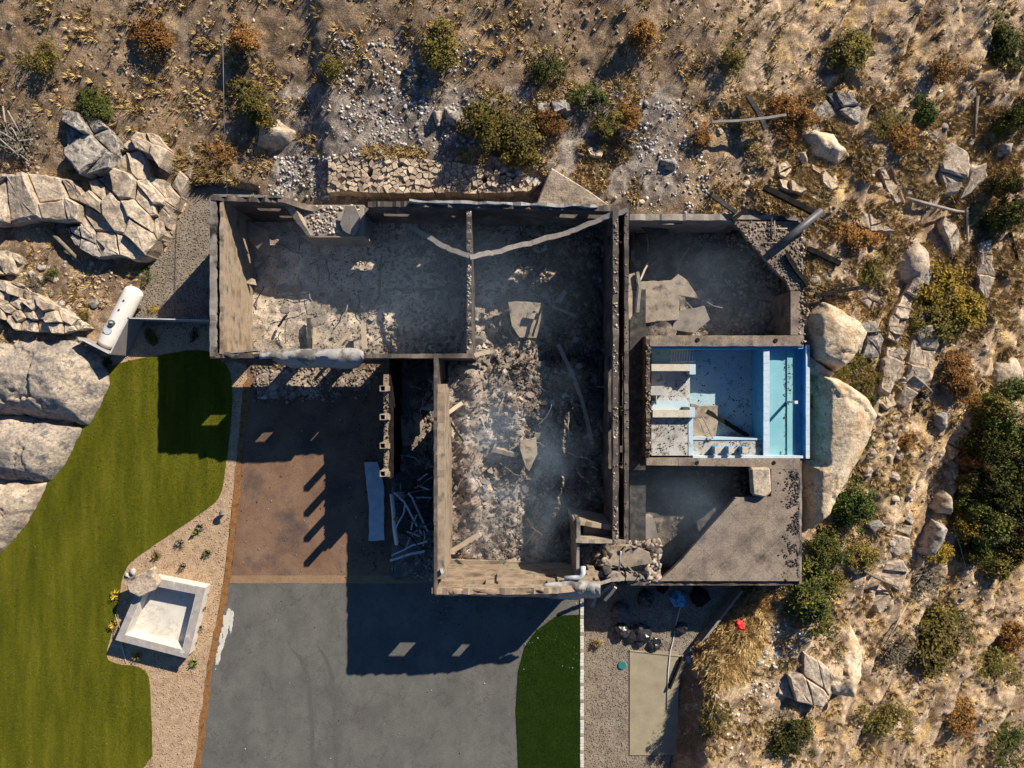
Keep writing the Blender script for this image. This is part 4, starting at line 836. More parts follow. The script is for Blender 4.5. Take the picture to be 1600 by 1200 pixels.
def turf_blades(poly, n, z, m, label, seed):
    P = samp(poly, n, seed); R = np.random.RandomState(seed); x, y, _z = W(P[:, 0] + R.normal(0, 0.7, len(P)), P[:, 1] + R.normal(0, 0.7, len(P)), z)
    N = len(x); a = R.uniform(0, 6.283, N); w = 0.018; h = R.uniform(0.03, 0.09, N); b = np.stack([x, y, np.full(N, z - 0.01)], -1)
    d = np.stack([np.cos(a) * w, np.sin(a) * w, 0 * a], -1); tip = b + np.stack([np.cos(a + 1.6) * h, np.sin(a + 1.6) * h, h], -1)
    v = np.stack([b - d, b + d, tip], 1).reshape(-1, 3); tag(from_np('lawn_blades', v, np.arange(N * 3).reshape(-1, 3), m), label, 'grass', kind='stuff')
turf_blades(smooth_poly(TURF, 1), 90000, 0.045, 'blade', 'short green blades of the large lawn', 71)
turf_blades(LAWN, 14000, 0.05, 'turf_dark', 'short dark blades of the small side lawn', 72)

# ================================================================== BURNED HOUSE
house = empty('burned_house', (0, 0, 0)); tag(house, 'roofless burned-out house with charred walls and ash filled rooms', 'house')
ZA = 5.06; ZB = 5.75
def prt(o, label): o['label'] = label; return o
# --- floors
MB().prism(WP([(388, 336), (960, 330), (960, 900), (692, 900), (692, 562), (388, 562)]), -0.5, 0.012).build('floor_slab', 'char_grey', house)
# --- left wing
LW = lambda p0, q0, p1, q1: None
WL = wall('wall', (332.5, 307), (332.5, 557), 0.36, -0.4, ZA, 'wall_grey', house, rag=0.03, seed=1)
prt(wall('wall_core', (340.2, 309), (340.2, 555), 0.20, -0.4, ZA - 0.25, 'char', WL, rag=0.14, seed=2, step=0.12), 'black burnt foam core between the wall faces')
prt(wall('inner_wall', (346.2, 311), (346.2, 553), 0.22, -0.4, ZA - 0.05, 'wall_tan', house, rag=0.05, seed=3), 'sunlit streaked tan inner wall')
# back wall with a collapsed gap
def backprof(s):
    # s in metres from the left end
    u = 330 + s * F / (H - ZA)
    return float(np.interp(u, [330, 436, 446, 458, 470, 484, 566, 569, 572, 640, 760, 1000], [ZA, ZA - .05, ZA - .2, 3.9, 3.2, 2.95, 2.95, 3.4, 4.5, 4.75, 4.85, 4.85]))
m_at = lambda u, u0=330, z=ZA: (u - u0) * (H - z) / F
def gp(u, u0, z):  # ground pixel u along a wall whose left end is photo pixel u0 at height z -> metres along
    return (u - (800 + (u0 - 800) * (H - z) / H)) / K
bops = [(m_at(385), m_at(425), 2.9, 3.5), (m_at(588), m_at(634), 2.3, 2.9), (m_at(878), m_at(911), 3.0, 3.9), (m_at(924), m_at(955), 3.0, 3.9), (m_at(405), m_at(430), 1.2, 1.7), (m_at(700), m_at(712), 2.4, 2.8)]
WB = wall('wall', (330, 309), (983, 325), 0.34, -0.4, ZA, 'wall_sooty', house, openings=bops, rag=0.07, prof=backprof, seed=5, step=0.25)
prt(wall('wall_cap', (640, 313.5), (935, 322), 0.16, ZA - 0.6, ZA - 0.02, 'sheet_white', WB, rag=0.12, seed=6, step=0.5, jit=0.05), 'pale scorched cladding left on the wall top')
prt(wall('wall_cap', (333, 305), (440, 307), 0.14, ZA - 0.5, ZA + 0.02, 'wall_grey', WB, rag=0.03, seed=7), 'grey cladding edge at the corner')
# garage front wall with three door openings and small high openings
fops = [(gp(400, 330, ZA), gp(462, 330, ZA), -0.1, 1.62), (gp(483, 330, ZA), gp(537, 330, ZA), -0.1, 1.62), (gp(556, 330, ZA), gp(608, 330, ZA), -0.1, 1.62),
        (gp(408, 330, ZA), gp(438, 330, ZA), 2.95, 3.7), (gp(515, 330, ZA), gp(535, 330, ZA), 3.85, 4.55), (gp(600, 330, ZA), gp(607, 330, ZA), 3.85, 4.5)]
WG = wall('wall', (328, 556), (738, 556), 0.26, -0.4, ZA, 'wall_sooty', house, openings=fops, rag=0.05, seed=8, step=0.3)
wall('wall_cap', (329, 553.5), (400, 547), 0.10, ZA - 0.9, ZA - 0.02, 'wall_grey', WG, rag=0.03, seed=9)
# dividing wall
wall('wall', (733, 326), (733, 556), 0.30, -0.4, 4.7, 'wall_sooty', house, rag=0.10, seed=10, step=0.25)
prt(wall('wall_stub', (728.5, 512), (728.5, 550), 0.26, -0.4, 4.2, 'slab_grey', house, rag=0.05, seed=11), 'pale stub wall at the end of the divider')
# low landing in the gap of the back wall
LD = Bx('landing', (470, 320, 569, 369), -0.4, 3.0, 'slab_grey', house, bevel=0.03)
prt(Bx('landing_edge', (482, 369.2, 570, 370.6), 2.6, 3.05, 'wall_tan', LD), 'thin pale edge of the landing')
# --- great room
wall('wall', (680.5, 557), (680.5, 928), 0.20, -0.4, ZB, 'wall_sooty', house, openings=[(1.25, 3.8, -0.1, 2.6)], rag=0.04, seed=12)
prt(wall('inner_wall', (689, 600), (689, 905), 0.42, -0.4, ZB - 0.08, 'wall_tan', house, openings=[(-0.1, 2.2, -0.1, 2.6)], rag=0.035, seed=13, step=0.45, jit=0.02), 'thick tan inner wall with dark grooves')
W6 = (674, ZB)
g6 = lambda u: gp(u, 674, ZB)
wops = [(g6(731), g6(763), 4.0, 5.0), (g6(830), g6(850), 4.1, 5.0), (g6(915), g6(921), 3.4, 4.2), (g6(925), g6(931), 3.4, 4.2)]
def southprof(s):
    u = 674 + s * F / (H - ZB)
    return float(np.interp(u, [674, 850, 880, 905, 936], [ZB, ZB - .05, ZB - .25, ZB - 0.7, ZB - 1.2]))
wall('wall', (674, 924), (936, 924), 0.36, -0.4, ZB, 'wall_tan', house, openings=wops, rag=0.07, prof=southprof, seed=14, step=0.3)
prt(wall('inner_wall', (684, 911), (900, 911), 0.24, -0.4, ZB - 0.9, 'wall_tan', house, openings=[(g6(725), g6(772), 3.2, 5.9), (g6(824), g6(858), 3.2, 5.9)], rag=0.10, seed=15, step=0.5), 'broken inner wall face above the smoky room')
# centre double wall with a long slot opening
cops = [((900 - 327) / K * 0 + (560 - 358) / K, (640 - 358) / K, 3.2, 4.4), ((648 - 358) / K, (722 - 358) / K, 3.2, 4.4), ((385 - 358) / K, (400 - 358) / K, 3.0, 4.0)]
wall('wall', (962, 328), (962, 850), 0.34, -0.4, ZA, 'wall_sooty', house, openings=cops, rag=0.05, seed=16, step=0.5, jit=0.025)
prt(wall('wall_core', (970.5, 330), (970.5, 848), 0.22, -4.0, 3.4, 'char', house, openings=cops, rag=0.2, seed=17, step=0.2), 'black burnt gap between the two wall faces')
wall('wall', (979, 326), (979, 848), 0.26, -4.2, ZA - 0.05, 'wall_sooty', house, openings=cops, rag=0.04, seed=18, step=0.5, jit=0.02)
# stair shaft
sh = (887, 813, 970, 846)
wall('shaft_wall', (904, 813), (904, 846), 0.22, -0.4, ZA, 'wall_grey', house, rag=0.04, seed=19, prof=lambda s: ZA - 0.0)
wall('shaft_wall', (900, 845), (978, 847), 0.22, -0.4, ZA, 'slab_tan', house, rag=0.04, seed=20)
prt(wall('shaft_wall', (896, 815), (962, 826), 0.30, -0.4, ZA - 0.5, 'wall_tan', house, rag=0.10, seed=21), 'broken tan top of the shaft')
Bx('shaft_landing', (912, 822, 968, 842), -0.3, 3.6, 'slab_grey', house)
# wall below the shaft down to the front corner
wall('wall', (903, 850), (903, 912), 0.16, -0.4, ZA - 0.2, 'slab_grey', house, rag=0.04, seed=22)
# --- entry court: post wall
wall('wall', (604, 585), (604, 744), 0.34, -0.3, 4.2, 'wall_tan', house, rag=0.06, seed=23, step=0.4, jit=0.03)
wall('wall', (609.5, 560), (609.5, 748), 0.12, -0.3, 4.25, 'char', house, rag=0.02, seed=24)
for k, q in enumerate((607, 652, 697, 741)):
    z1 = 5.6; x, y, _ = W(597, q, z1); w, t = 0.34, 0.035
    mb = MB()
    for s in (-1, 1):
        mb.box((x + s * (w / 2 - t / 2), y, (z1 - 0.1) / 2 + 1.9), (t, w, z1 - 4.0))
        mb.box((x, y + s * (w / 2 - t / 2), (z1 - 0.1) / 2 + 1.9), (w - 2 * t - 0.002, t, z1 - 4.0))
    ph = prt(mb.build('post_head', 'slab_tan', house), 'hollow square post head')
    prt(Bx('bracket', (602, q - 4, 608.5, q + 4), 4.2, 4.5, 'slab_tan', ph), 'pale bracket beside the post head')
# --- right wing (over a lower storey)
Bx('lower_floor', (965, 346, 1236, 905), -4.4, -3.3, 'char_grey', house)
wall('wall', (984, 339), (1150, 339), 0.42, -4.2, 0.8, 'slab_grey', house, openings=[((1030 - 984) / K, (1070 - 984) / K, -0.4, 0.15)], rag=0.05, seed=25)
wall('wall', (1145, 339), (1247, 341), 0.3, -4.2, 0.22, 'wall_grey', house, rag=0.03, seed=26)
wall('wall', (1250, 340), (1253, 541), 0.26, -4.4, 0.20, 'wall_grey', house, rag=0.04, seed=27)
prt(wall('wall', (1013, 532.5), (1251, 532.5), 0.72, -4.2, 0.30, 'patio', house, rag=0.02, seed=28), 'broad brown wall top between the upper void and the pool')
prt(Bx('wall_ledge', (1235.5, 455, 1250, 523), -4.2, 0.29, 'patio', house), 'brown ledge on the right of the void')
wall('wall', (1012.5, 525), (1012.5, 715), 0.28, -4.2, 0.34, 'wall_sooty', house, rag=0.10, seed=29, step=0.2)
prt(Bx('corridor_floor', (984, 452, 1009, 905), -4.2, -0.9, 'char_grey', house), 'dark scorched corridor floor')
wall('wall', (1251, 720), (1251, 912), 0.16, -4.4, 0.32, 'wall_grey', house, rag=0.03, seed=30)
wall('wall', (930, 912), (1252, 912), 0.22, -4.4, 0.10, 'wall_sooty', house, rag=0.04, seed=31)
for p, q in ((1212, 532), (1090, 531)):
    x, y, _ = W(p, q, 0.30); MB().tube([(x, y, 0.28), (x, y, 0.335)], 0.14, 14).build('drain_hole', 'char', house)
for p, q in ((1089, 723), (1209, 723)):
    x, y, _ = W(p, q, 0.30); MB().tube([(x, y, 0.28), (x, y, 0.355)], 0.13, 14).build('drain_hole', 'char', house)

# --- upper right deck and lower patio, each cut into scored panels
def clip_poly(poly, cell):
    n = len(cell); a = sum(cell[i][0] * cell[(i + 1) % n][1] - cell[(i + 1) % n][0] * cell[i][1] for i in range(n))
    if a < 0: cell = cell[::-1]
    out = list(poly)
    for i in range(n):
        x1, y1 = cell[i]; x2, y2 = cell[(i + 1) % n]
        out = clip_half(out, x1, y1, (y2 - y1), -(x2 - x1))
        if len(out) < 3: return []
    return out
def panels(root, poly, cells, z0, z1, m, seed, name='panel'):
    R = random.Random(seed)
    for c in cells:
        q = clip_poly(poly, c)
        if len(q) < 3: continue
        area = abs(sum(q[i][0] * q[(i + 1) % len(q)][1] - q[(i + 1) % len(q)][0] * q[i][1] for i in range(len(q)))) / 2
        if area < 40: continue
        z = z1 + R.uniform(-0.006, 0.006)
        MB().prism(WP(shrink(q, 0.2), z1), z0, z).build(name, m, root)
deck = empty('upper_deck', (0, 0, 0)); tag(deck, 'broken concrete deck at the upper right corner of the house', 'deck')
DECK = [(1145, 346), (1247, 346), (1249, 400), (1250, 454), (1235, 454), (1228, 437), (1216, 428), (1200, 410), (1185, 392), (1168, 376), (1160, 362), (1150, 352)]
cells = [[(a, b), (a + 36, b), (a + 36, b + 36), (a, b + 36)] for a in range(1140, 1260, 36) for b in range(340, 470, 36)]
panels(deck, DECK, cells, -0.05, 0.30, 'patio', 3)
patio = empty('concrete_patio', (0, 0, 0)); tag(patio, 'triangular brown stamped concrete patio with a diagonal broken edge', 'patio')
PATIO = [(1205, 733), (1249, 733), (1249, 908), (1030, 908), (1048, 892), (1064, 876), (1100, 834), (1150, 778), (1176, 776), (1205, 776)]
cells = []
for a in range(1000, 1260, 50):
    for b in range(710, 920, 50):
        c = (a + 25, b + 25); sq = [(a, b), (a + 50, b), (a + 50, b + 50), (a, b + 50)]
        for i in range(4): cells.append([sq[i], sq[(i + 1) % 4], c])
panels(patio, PATIO, cells, -0.05, 0.30, 'patio', 4)
strip = [(1010, 716), (1250, 716), (1250, 733), (1172, 733), (1172, 729), (1010, 727)]
cells = [[(a, 710), (a + 60, 710), (a + 60, 740), (a, 740)] for a in range(1000, 1260, 60)]
panels(patio, strip, cells, -0.15, 0.31, 'patio', 5)
prt(Bx('slab_support', (1100, 838, 1246, 904), -4.2, -0.06, 'char_grey', patio), 'dark support under the patio')
sb = MB().prism(WP([(1173, 731), (1204, 731), (1206, 770), (1196, 778), (1176, 774)], 0.75), 0.2, 0.75).build('stone_block', 'rock_tan', bevel=0.12)
tag(sb, 'tan rounded block on the patio below the pool', 'stone block')

# ------------------------------------------------------------------ ash and rubble floors
ROOMS = {}
def ashfield(name, poly, z0, amp, label, seed, col0, col1, col2, mound=None, res=0.11):
    pw = WP(poly, z0)
    def zf0(x, y):
        f1, f2, cx, cy, cid = voro(x * 1.1 + 0.4 * fbm(x, y, 2, seed), y * 1.1, seed)
        z = z0 + amp * (1.2 * (fbm(x * 0.45, y * 0.45, 3, seed) - 0.4) + 0.75 * (fbm(x * 1.7, y * 1.7, 4, seed + 1) - 0.5) + 0.35 * (fbm(x * 6, y * 6, 2, seed + 2) - 0.5))
        z = z + amp * 0.38 * ((cid - 0.5) + (x * 1.1 - cx) * (cid - 0.5) + (y * 1.1 - cy) * (((cid * 5.7) % 1) - 0.5)) * (cid > 0.35)
        if mound: z = z + mound(x, y)
        return z
    def cf(x, y, z):
        n = fbm(x * 0.5, y * 0.5, 4, seed + 4)[:, None]; n2 = fbm(x * 2.5, y * 2.5, 3, seed + 5)[:, None]; f1, f2, cx, cy, cid = voro(x * 1.1, y * 1.1, seed)
        c = lerp(np.array(col0)[None], np.array(col1)[None], sstep(0.32, 0.62, n)); c = lerp(c, np.array(col2)[None], sstep(0.52, 0.68, n2))
        return c * (0.75 + 0.5 * cid)[:, None]
    ROOMS[name] = (poly, zf0)
    o = hfield('ash_floor', pw, (lambda x, y, s: lerp(-0.06, zf0(x, y), sstep(0.0, 0.55, s + 0.9 * (fbm(x * 1.5, y * 1.5, 3, 4) - 0.5)))) if name == 'dooryard' else (lambda x, y, s: zf0(x, y)), res, 'ash', cf)
    tag(o, label, 'ash', kind='stuff'); return zf0
z_gar = ashfield('garage', [(392, 345), (742, 345), (742, 562), (392, 562)], 0.20, 0.30, 'grey brown ash covering the garage floor', 60, (0.24, 0.20, 0.16), (0.38, 0.315, 0.24), (0.48, 0.40, 0.31))
def mound_g(x, y):
    u = 800 + x * K; v = 600 - y * K
    m = 0.75 * np.exp(-((u - 765) / 60) ** 2 - ((v - 640) / 80) ** 2) + 0.7 * np.exp(-((u - 825) / 35) ** 2 - ((v - 610) / 110) ** 2) + 0.5 * np.exp(-((u - 730) / 40) ** 2 - ((v - 750) / 50) ** 2)
    return m + 0.7 * np.exp(-((u - 872 + 0.15 * (v - 690)) / 16) ** 2 - ((v - 690) / 140) ** 2) + 0.25 * np.sin(u / 9.0 + 3 * fbm(x * .5, y * .5, 2, 8)) * fbm(x * .3, y * .3, 2, 9)
z_gr = ashfield('great', [(700, 338), (948, 338), (948, 880), (700, 880)], 0.45, 0.62, 'brown ash heaps filling the great room', 70, (0.15, 0.12, 0.098), (0.30, 0.24, 0.19), (0.42, 0.345, 0.28), mound_g)
def mound_u(x, y):
    u = 800 + x * K; v = 600 - y * K
    return 1.5 * sstep(1110, 1040, u) * sstep(400, 480, v)
z_up = ashfield('upper', [(986, 352), (1240, 352), (1240, 530), (986, 530)], -3.0, 0.35, 'dark ash and broken slab in the upper right void', 80, (0.05, 0.045, 0.042), (0.11, 0.09, 0.072), (0.22, 0.175, 0.135), mound_u)
z_lo = ashfield('lower', [(986, 722), (1200, 722), (1200, 900), (986, 900)], -3.0, 0.35, 'dark ash in the lower right void', 90, (0.04, 0.036, 0.033), (0.075, 0.062, 0.052), (0.13, 0.105, 0.082), lambda x, y: 1.6 * sstep(1060, 1000, 800 + x * K) * sstep(780, 860, 600 - y * K))
z_en = ashfield('entry', [(612, 562), (684, 562), (684, 905), (612, 905)], 0.12, 0.22, 'grey ash in the entry court', 95, (0.10, 0.09, 0.08), (0.18, 0.155, 0.13), (0.26, 0.22, 0.18))
z_fr = ashfield('front', [(905, 850), (1030, 850), (1030, 910), (905, 910)], -0.15, 0.4, 'debris ash behind the front corner', 97, (0.05, 0.044, 0.04), (0.11, 0.09, 0.072), (0.20, 0.16, 0.12))
z_dr = ashfield('dooryard', [(392, 566), (600, 566), (592, 590), (572, 618), (540, 628), (394, 630)], 0.03, 0.10, 'rubble and ash spilling out below the garage openings', 98, (0.22, 0.175, 0.135), (0.34, 0.27, 0.205), (0.42, 0.35, 0.28))
def rub(room, zf, n, smin, smax, label, seed, m='rubble', poly=None, mask=None, flat=0.5, elong=1.0, tilt=0.6):
    P = samp(poly or ROOMS[room][0], n, seed); x, y, _ = W(P[:, 0], P[:, 1], 0.3 if room not in ('upper', 'lower') else -3)
    if mask is not None:
        k = mask(P); x, y = x[k], y[k]
    R = np.random.RandomState(seed); s = smin + (smax - smin) * R.rand(len(x)) ** 2.5
    o = chunks('rubble', np.stack([x, y, zf(x, y) + s * 0.12], -1), s, m, seed, flat, tilt, elong=elong); tag(o, label, 'rubble', kind='stuff')
rub('great', z_gr, 8500, 0.05, 0.42, 'broken brown rubble strewn over the great room', 101)
rub('great', z_gr, 1300, 0.10, 0.55, 'charred scraps and splinters over the great room', 102, m='char_grey', elong=3.0, flat=0.22)
rub('garage', z_gar, 2400, 0.05, 0.32, 'small rubble lying in the garage ash', 103)
rub('garage', z_gar, 240, 0.06, 0.4, 'dark charred scraps lying in the garage ash', 104, m='char_grey', elong=3.0, flat=0.2)
rub('upper', z_up, 1500, 0.05, 0.42, 'broken pieces lying in the upper right void', 105)
rub('lower', z_lo, 700, 0.06, 0.5, 'broken pieces lying in the lower right void', 106)
rub('entry', z_en, 900, 0.05, 0.35, 'broken pieces lying in the entry court', 107)
rub('front', z_fr, 700, 0.08, 0.55, 'broken pieces heaped at the front corner', 108)
rub('dooryard', z_dr, 1000, 0.04, 0.20, 'broken pieces spilled below the garage openings', 109)
# debris on wall tops
def wall_debris(a, b, z, n, smax, width, label, seed, m='rubble'):
    R = np.random.RandomState(seed); t = R.rand(n); p = a[0] + (b[0] - a[0]) * t + R.uniform(-width, width, n); q = a[1] + (b[1] - a[1]) * t + R.uniform(-1, 1, n) * (width if a[1] == b[1] else 0)
    x, y, _ = W(p, q, z); s = R.uniform(0.06, smax, n)
    o = chunks('wall_top_debris', np.stack([x, y, np.full(n, z) + s * 0.1], -1), s, m, seed, 0.5); tag(o, label, 'rubble', kind='stuff')
wall_debris((962, 335), (962, 845), ZA, 150, 0.12, 3.2, 'crumbled concrete on top of the centre wall', 111)
wall_debris((979, 335), (979, 845), ZA - 0.05, 70, 0.09, 2.2, 'crumbs on top of the second centre wall', 112)
wall_debris((604, 590), (604, 744), 4.2, 110, 0.16, 3.0, 'crumbs on top of the post wall', 113)
wall_debris((733, 330), (733, 552), 4.7, 110, 0.13, 2.5, 'crumbs on top of the dividing wall', 114)
wall_debris((1251, 345), (1253, 540), 0.25, 110, 0.2, 4.5, 'rubble on the deck outer edge', 115)
R = np.random.RandomState(116); n = 750; p = 1248 - np.abs(R.normal(0, 11, n)); q = R.uniform(735, 906, n); k = fbm(p / 14, q / 14, 3, 5) > 0.46; x, y, _ = W(p[k], q[k], 0.31); tag(chunks('patio_scraps', np.stack([x, y, np.full(len(x), 0.315)], -1), R.uniform(0.02, 0.14, len(x)), 'char_grey', 116, 0.4), 'dark burnt scraps along the patio edge', 'rubble', kind='stuff')
wall_debris((1013, 535), (1013, 712), 0.34, 140, 0.16, 3.5, 'crumbled debris along the corridor wall', 117)
wall_debris((520, 322), (520, 365), 3.02, 200, 0.18, 40, 'rubble lying on the landing', 118)
P = samp(DECK, 500, 119); x, y, _ = W(P[:, 0], P[:, 1], .31); R = np.random.RandomState(5)
tag(chunks('deck_debris', np.stack([x, y, np.full(len(x), .32)], -1), R.uniform(0.03, 0.14, len(x)), 'rubble', 6, .6), 'small debris scattered on the broken deck', 'rubble', kind='stuff')

# ------------------------------------------------------------------ separate fallen pieces
def slab(name, poly, z, th, m, label, tilt=(0, 0), cat='slab', group=None, bevel=0.02):
    poly = wob([q[:2] for q in poly], 1.3, 4.5, len(label)) if name != 'concrete_block' else poly
    pw = WP(poly, z); cx = sum(p[0] for p in pw) / len(pw); cy = sum(p[1] for p in pw) / len(pw)
    o = MB().prism([(x - cx, y - cy) for x, y in pw], -th, 0).build(name, m, bevel=bevel)
    o.location = (cx, cy, z); o.rotation_euler = (tilt[0], tilt[1], 0); return tag(o, label, cat, group)
slab('fallen_board', [(378, 340), (422, 360), (422, 395), (412, 400), (400, 388), (384, 372)], 1.5, 0.12, 'slab_grey', 'grey board panel slumped in the upper left garage corner', (0.15, -0.3), 'panel')
slab('fallen_board', [(366, 366), (373, 366), (388, 396), (381, 400)], 2.2, 0.06, 'slab_tan', 'narrow sunlit strip of board leaning on the garage wall', (0, 0.3), 'panel')
slab('fallen_board', [(374, 428), (398, 436), (400, 446), (373, 440)], 1.4, 0.08, 'slab_tan', 'tan board leaning at the foot of the garage wall', (0, 0.2), 'panel')
slab('leaning_slab', [(541, 322), (556, 322), (563, 340), (558, 362), (549, 368), (534, 360), (530, 350)], 3.5, 0.14, 'slab_grey', 'pointed pale grey slab standing on the landing gap', (0.3, 0), 'slab')
slab('broken_wall_edge', [(440, 314), (458, 318), (466, 332), (474, 352), (483, 369), (476, 369), (462, 348), (452, 330)], 3.6, 0.5, 'slab_tan', 'torn pale insulation edge hanging at the back wall gap', (0.5, 0), 'insulation')
slab('fallen_board', [(985, 345), (1030, 345), (1058, 372), (1040, 388), (1012, 366)], -1.4, 0.2, 'char_grey', 'dark slab sagging into the upper right void', (0.3, 0.2), 'panel')
slab('fallen_slab', [(1000, 440), (1048, 438), (1060, 428), (1075, 440), (1090, 462), (1094, 467), (1062, 462), (1060, 500), (1000, 505)], -1.35, 0.2, 'slab_tan', 'large tan floor slab collapsed into the upper right void', (0.02, 0.02))
slab('fallen_slab', [(978, 430), (992, 425), (996, 440), (992, 488), (984, 500), (977, 486)], 0.3, 0.3, 'slab_tan', 'tan slab fragment wedged by the centre wall', (0, 0.1))
slab('fallen_slab', [(1056, 487), (1100, 478), (1110, 500), (1085, 520), (1050, 515)], -1.6, 0.2, 'slab_grey', 'grey slab fragment above the brown wall top', (0.05, 0))
slab('fallen_slab', [(930, 882), (945, 854), (985, 851), (1014, 863), (1020, 880), (980, 888), (955, 888)], 0.7, 0.25, 'slab_tan', 'flat tan concrete slab beside the stair shaft', (0.05, 0))
slab('fallen_slab', [(905, 850), (935, 850), (928, 882), (906, 882)], 0.25, 0.25, 'slab_grey', 'brown floor panel tucked below the stair shaft')
for k, (a, b) in enumerate((((912, 892), (950, 896)), ((948, 893), (975, 900)), ((978, 894), (996, 902)))):
    slab('concrete_block', [(a[0], a[1]), (b[0], a[1] + 1), (b[0] + 2, b[1] + 6), (a[0] - 1, b[1] + 6)], 0.75, 0.4, 'slab_tan', ['long tan concrete block at the front edge left of the rods', 'middle tan concrete block at the front edge', 'short tan concrete block at the front edge by the patio tip'][k], (0, 0), 'block', bevel=0.04)
slab('fallen_slab', [(812, 688), (838, 684), (840, 710), (828, 737), (820, 728), (812, 700)], 1.7, 0.2, 'slab_tan', 'pointed tan slab in the middle of the great room', (0.1, 0.15))
slab('fallen_slab', [(775, 700), (812, 710), (806, 716), (768, 706)], 1.5, 0.3, 'slab_tan', 'sunlit splintered slab left of the pointed slab', (0.3, 0))
slab('fallen_slab', [(722, 681), (752, 680), (764, 700), (748, 706), (726, 704)], 1.0, 0.1, 'slab_grey', 'flat grey sheet near the left of the great room')
slab('fallen_slab', [(793, 470), (848, 474), (848, 480), (850, 505), (838, 528), (812, 528), (800, 510)], 1.4, 0.18, 'slab_tan', 'curved tan slab sunlit in the upper great room', (0.08, 0.05))
slab('fallen_slab', [(824, 488), (842, 490), (838, 500), (822, 498)], 1.75, 0.15, 'slab_tan', 'small block lying on the curved tan slab', (0.1, 0.1))
slab('fallen_slab', [(955, 480), (968, 485), (966, 505), (956, 506)], 2.5, 0.2, 'slab_tan', 'pale chunk stuck to the centre wall')
slab('fallen_board', [(700, 872), (820, 876), (826, 902), (700, 906)], 0.9, 0.08, 'slab_tan', 'long ridged tan sheet along the front wall of the great room', (0.25, 0), 'panel')
slab('wall_fragment', [(820, 872), (900, 890), (900, 902), (828, 900)], 0.8, 0.15, 'slab_grey', 'grey board in the lower corner of the great room', (0.2, 0), 'panel')
slab('fallen_slab', [(625, 650), (642, 646), (648, 672), (645, 694), (630, 700), (627, 680)], 0.75, 0.2, 'slab_tan', 'sunlit paved slab piece in the entry court', (0, 0.06))
slab('fallen_slab', [(645, 644), (656, 642), (662, 660), (656, 680), (648, 683)], 0.75, 0.2, 'slab_tan', 'rounded tan slab piece right of the paved one', (0, -0.06))
slab('fallen_board', [(626, 588), (668, 560), (676, 590), (640, 600)], 2.0, 0.08, 'char_grey', 'grey sheet slumped in the head of the entry court', (0.3, 0.2), 'panel')
slab('crumpled_sheet', [(655, 638), (676, 632), (677, 644), (660, 641)], 2.2, 0.05, 'sheet_white', 'pale crumpled sheet caught on the entry wall', (0.3, 0.3), 'sheet')
slab('fallen_slab', [(995, 808), (1018, 805), (1030, 838), (1018, 862), (1000, 850)], -1.4, 0.5, 'slab_grey', 'cracked tan lump at the edge of the lower void', (0.2, 0.2))
slab('fallen_board', [(1085, 815), (1125, 790), (1140, 775), (1140, 785), (1090, 835)], -0.9, 0.15, 'char_grey', 'dark strip sagging under the patio edge', (0, 0.3), 'panel')
R8 = random.Random(88)
def rslab(n, poly, zf, zr, smin, smax, mats, label, group, seed):
    R = random.Random(seed); P = samp(poly, n, seed)
    for p, q in P:
        k = R.randint(5, 7); s = R.uniform(smin, smax) * K; a0 = R.uniform(0, 6.28)
        pl = [(p + math.cos(a0 + 6.283 * i / k) * s * R.uniform(0.6, 1.1), q + math.sin(a0 + 6.283 * i / k) * s * R.uniform(0.45, 0.9)) for i in range(k)]
        x, y, _ = W(p, q, zr); z = float(zf(np.array([x]), np.array([y]))[0]) + R.uniform(0.05, 0.22)
        slab('rubble_slab', pl, z, R.uniform(0.06, 0.16), R.choice(mats), label, (R.uniform(-.35, .35), R.uniform(-.35, .35)), 'slab', group, bevel=0.015)
rslab(64, [(702, 560), (940, 560), (940, 760), (702, 800)], z_gr, 0.8, 0.14, 0.42, ['slab_grey', 'rubble', 'rubble', 'slab_grey'], 'broken slab piece lying in the great room rubble', 'slab pieces in the great room', 131)
rslab(26, [(745, 350), (940, 420), (940, 560), (745, 555)], z_gr, 0.5, 0.18, 0.6, ['slab_grey', 'char_grey'], 'grey slab piece in the shaded upper great room', 'slab pieces in the shaded great room', 132)
rslab(18, [(400, 400), (725, 400), (725, 550), (400, 550)], z_gar, 0.3, 0.15, 0.5, ['slab_grey', 'rubble', 'char_grey'], 'broken slab piece lying in the garage ash', 'slab pieces in the garage', 133)
rslab(16, [(990, 450), (1120, 450), (1120, 520), (990, 520)], z_up, -2, 0.15, 0.5, ['slab_tan', 'rubble'], 'broken slab piece in the upper right void', 'slab pieces in the upper void', 134)

def timber(name, pts, w, h, m, label, cat='beam', seg=5, jit=0.02, group=None, bend=0.0):
    mb = MB()
    for i in range(len(pts) - 1): mb.beam(W(*pts[i]), W(*pts[i + 1]), w, h, jit, seg, random.Random(i + len(label)), bend)
    return tag(mb.build(name, m), label, cat, group)
def rod(name, pts, r, m, label, cat='pipe', n=7, group=None):
    return tag(MB().tube([W(*p) for p in pts], r, n).build(name, m, smooth=True), label, cat, group)
timber('bent_gutter', [(640, 352, 2.6), (665, 368, 3.4), (700, 388, 4.4), (734, 401, 4.95), (770, 395, 4.6), (830, 380, 4.3), (890, 362, 4.4), (940, 342, 4.7), (980, 328, 5.1)], 0.30, 0.14, 'timber_ash', 'long bent metal gutter sagging across the great room corner', 'gutter', 5, 0.05)
timber('charred_beam', [(872, 538, 1.6), (892, 580, 1.5), (908, 620, 1.4), (926, 694, 1.2)], 0.24, 0.2, 'timber_ash', 'long grey charred beam lying along the shaded great room')
timber('charred_beam', [(697, 866, 1.6), (750, 834, 1.9)], 0.3, 0.2, 'timber_light', 'pale plank leaning in the lower left great room corner')
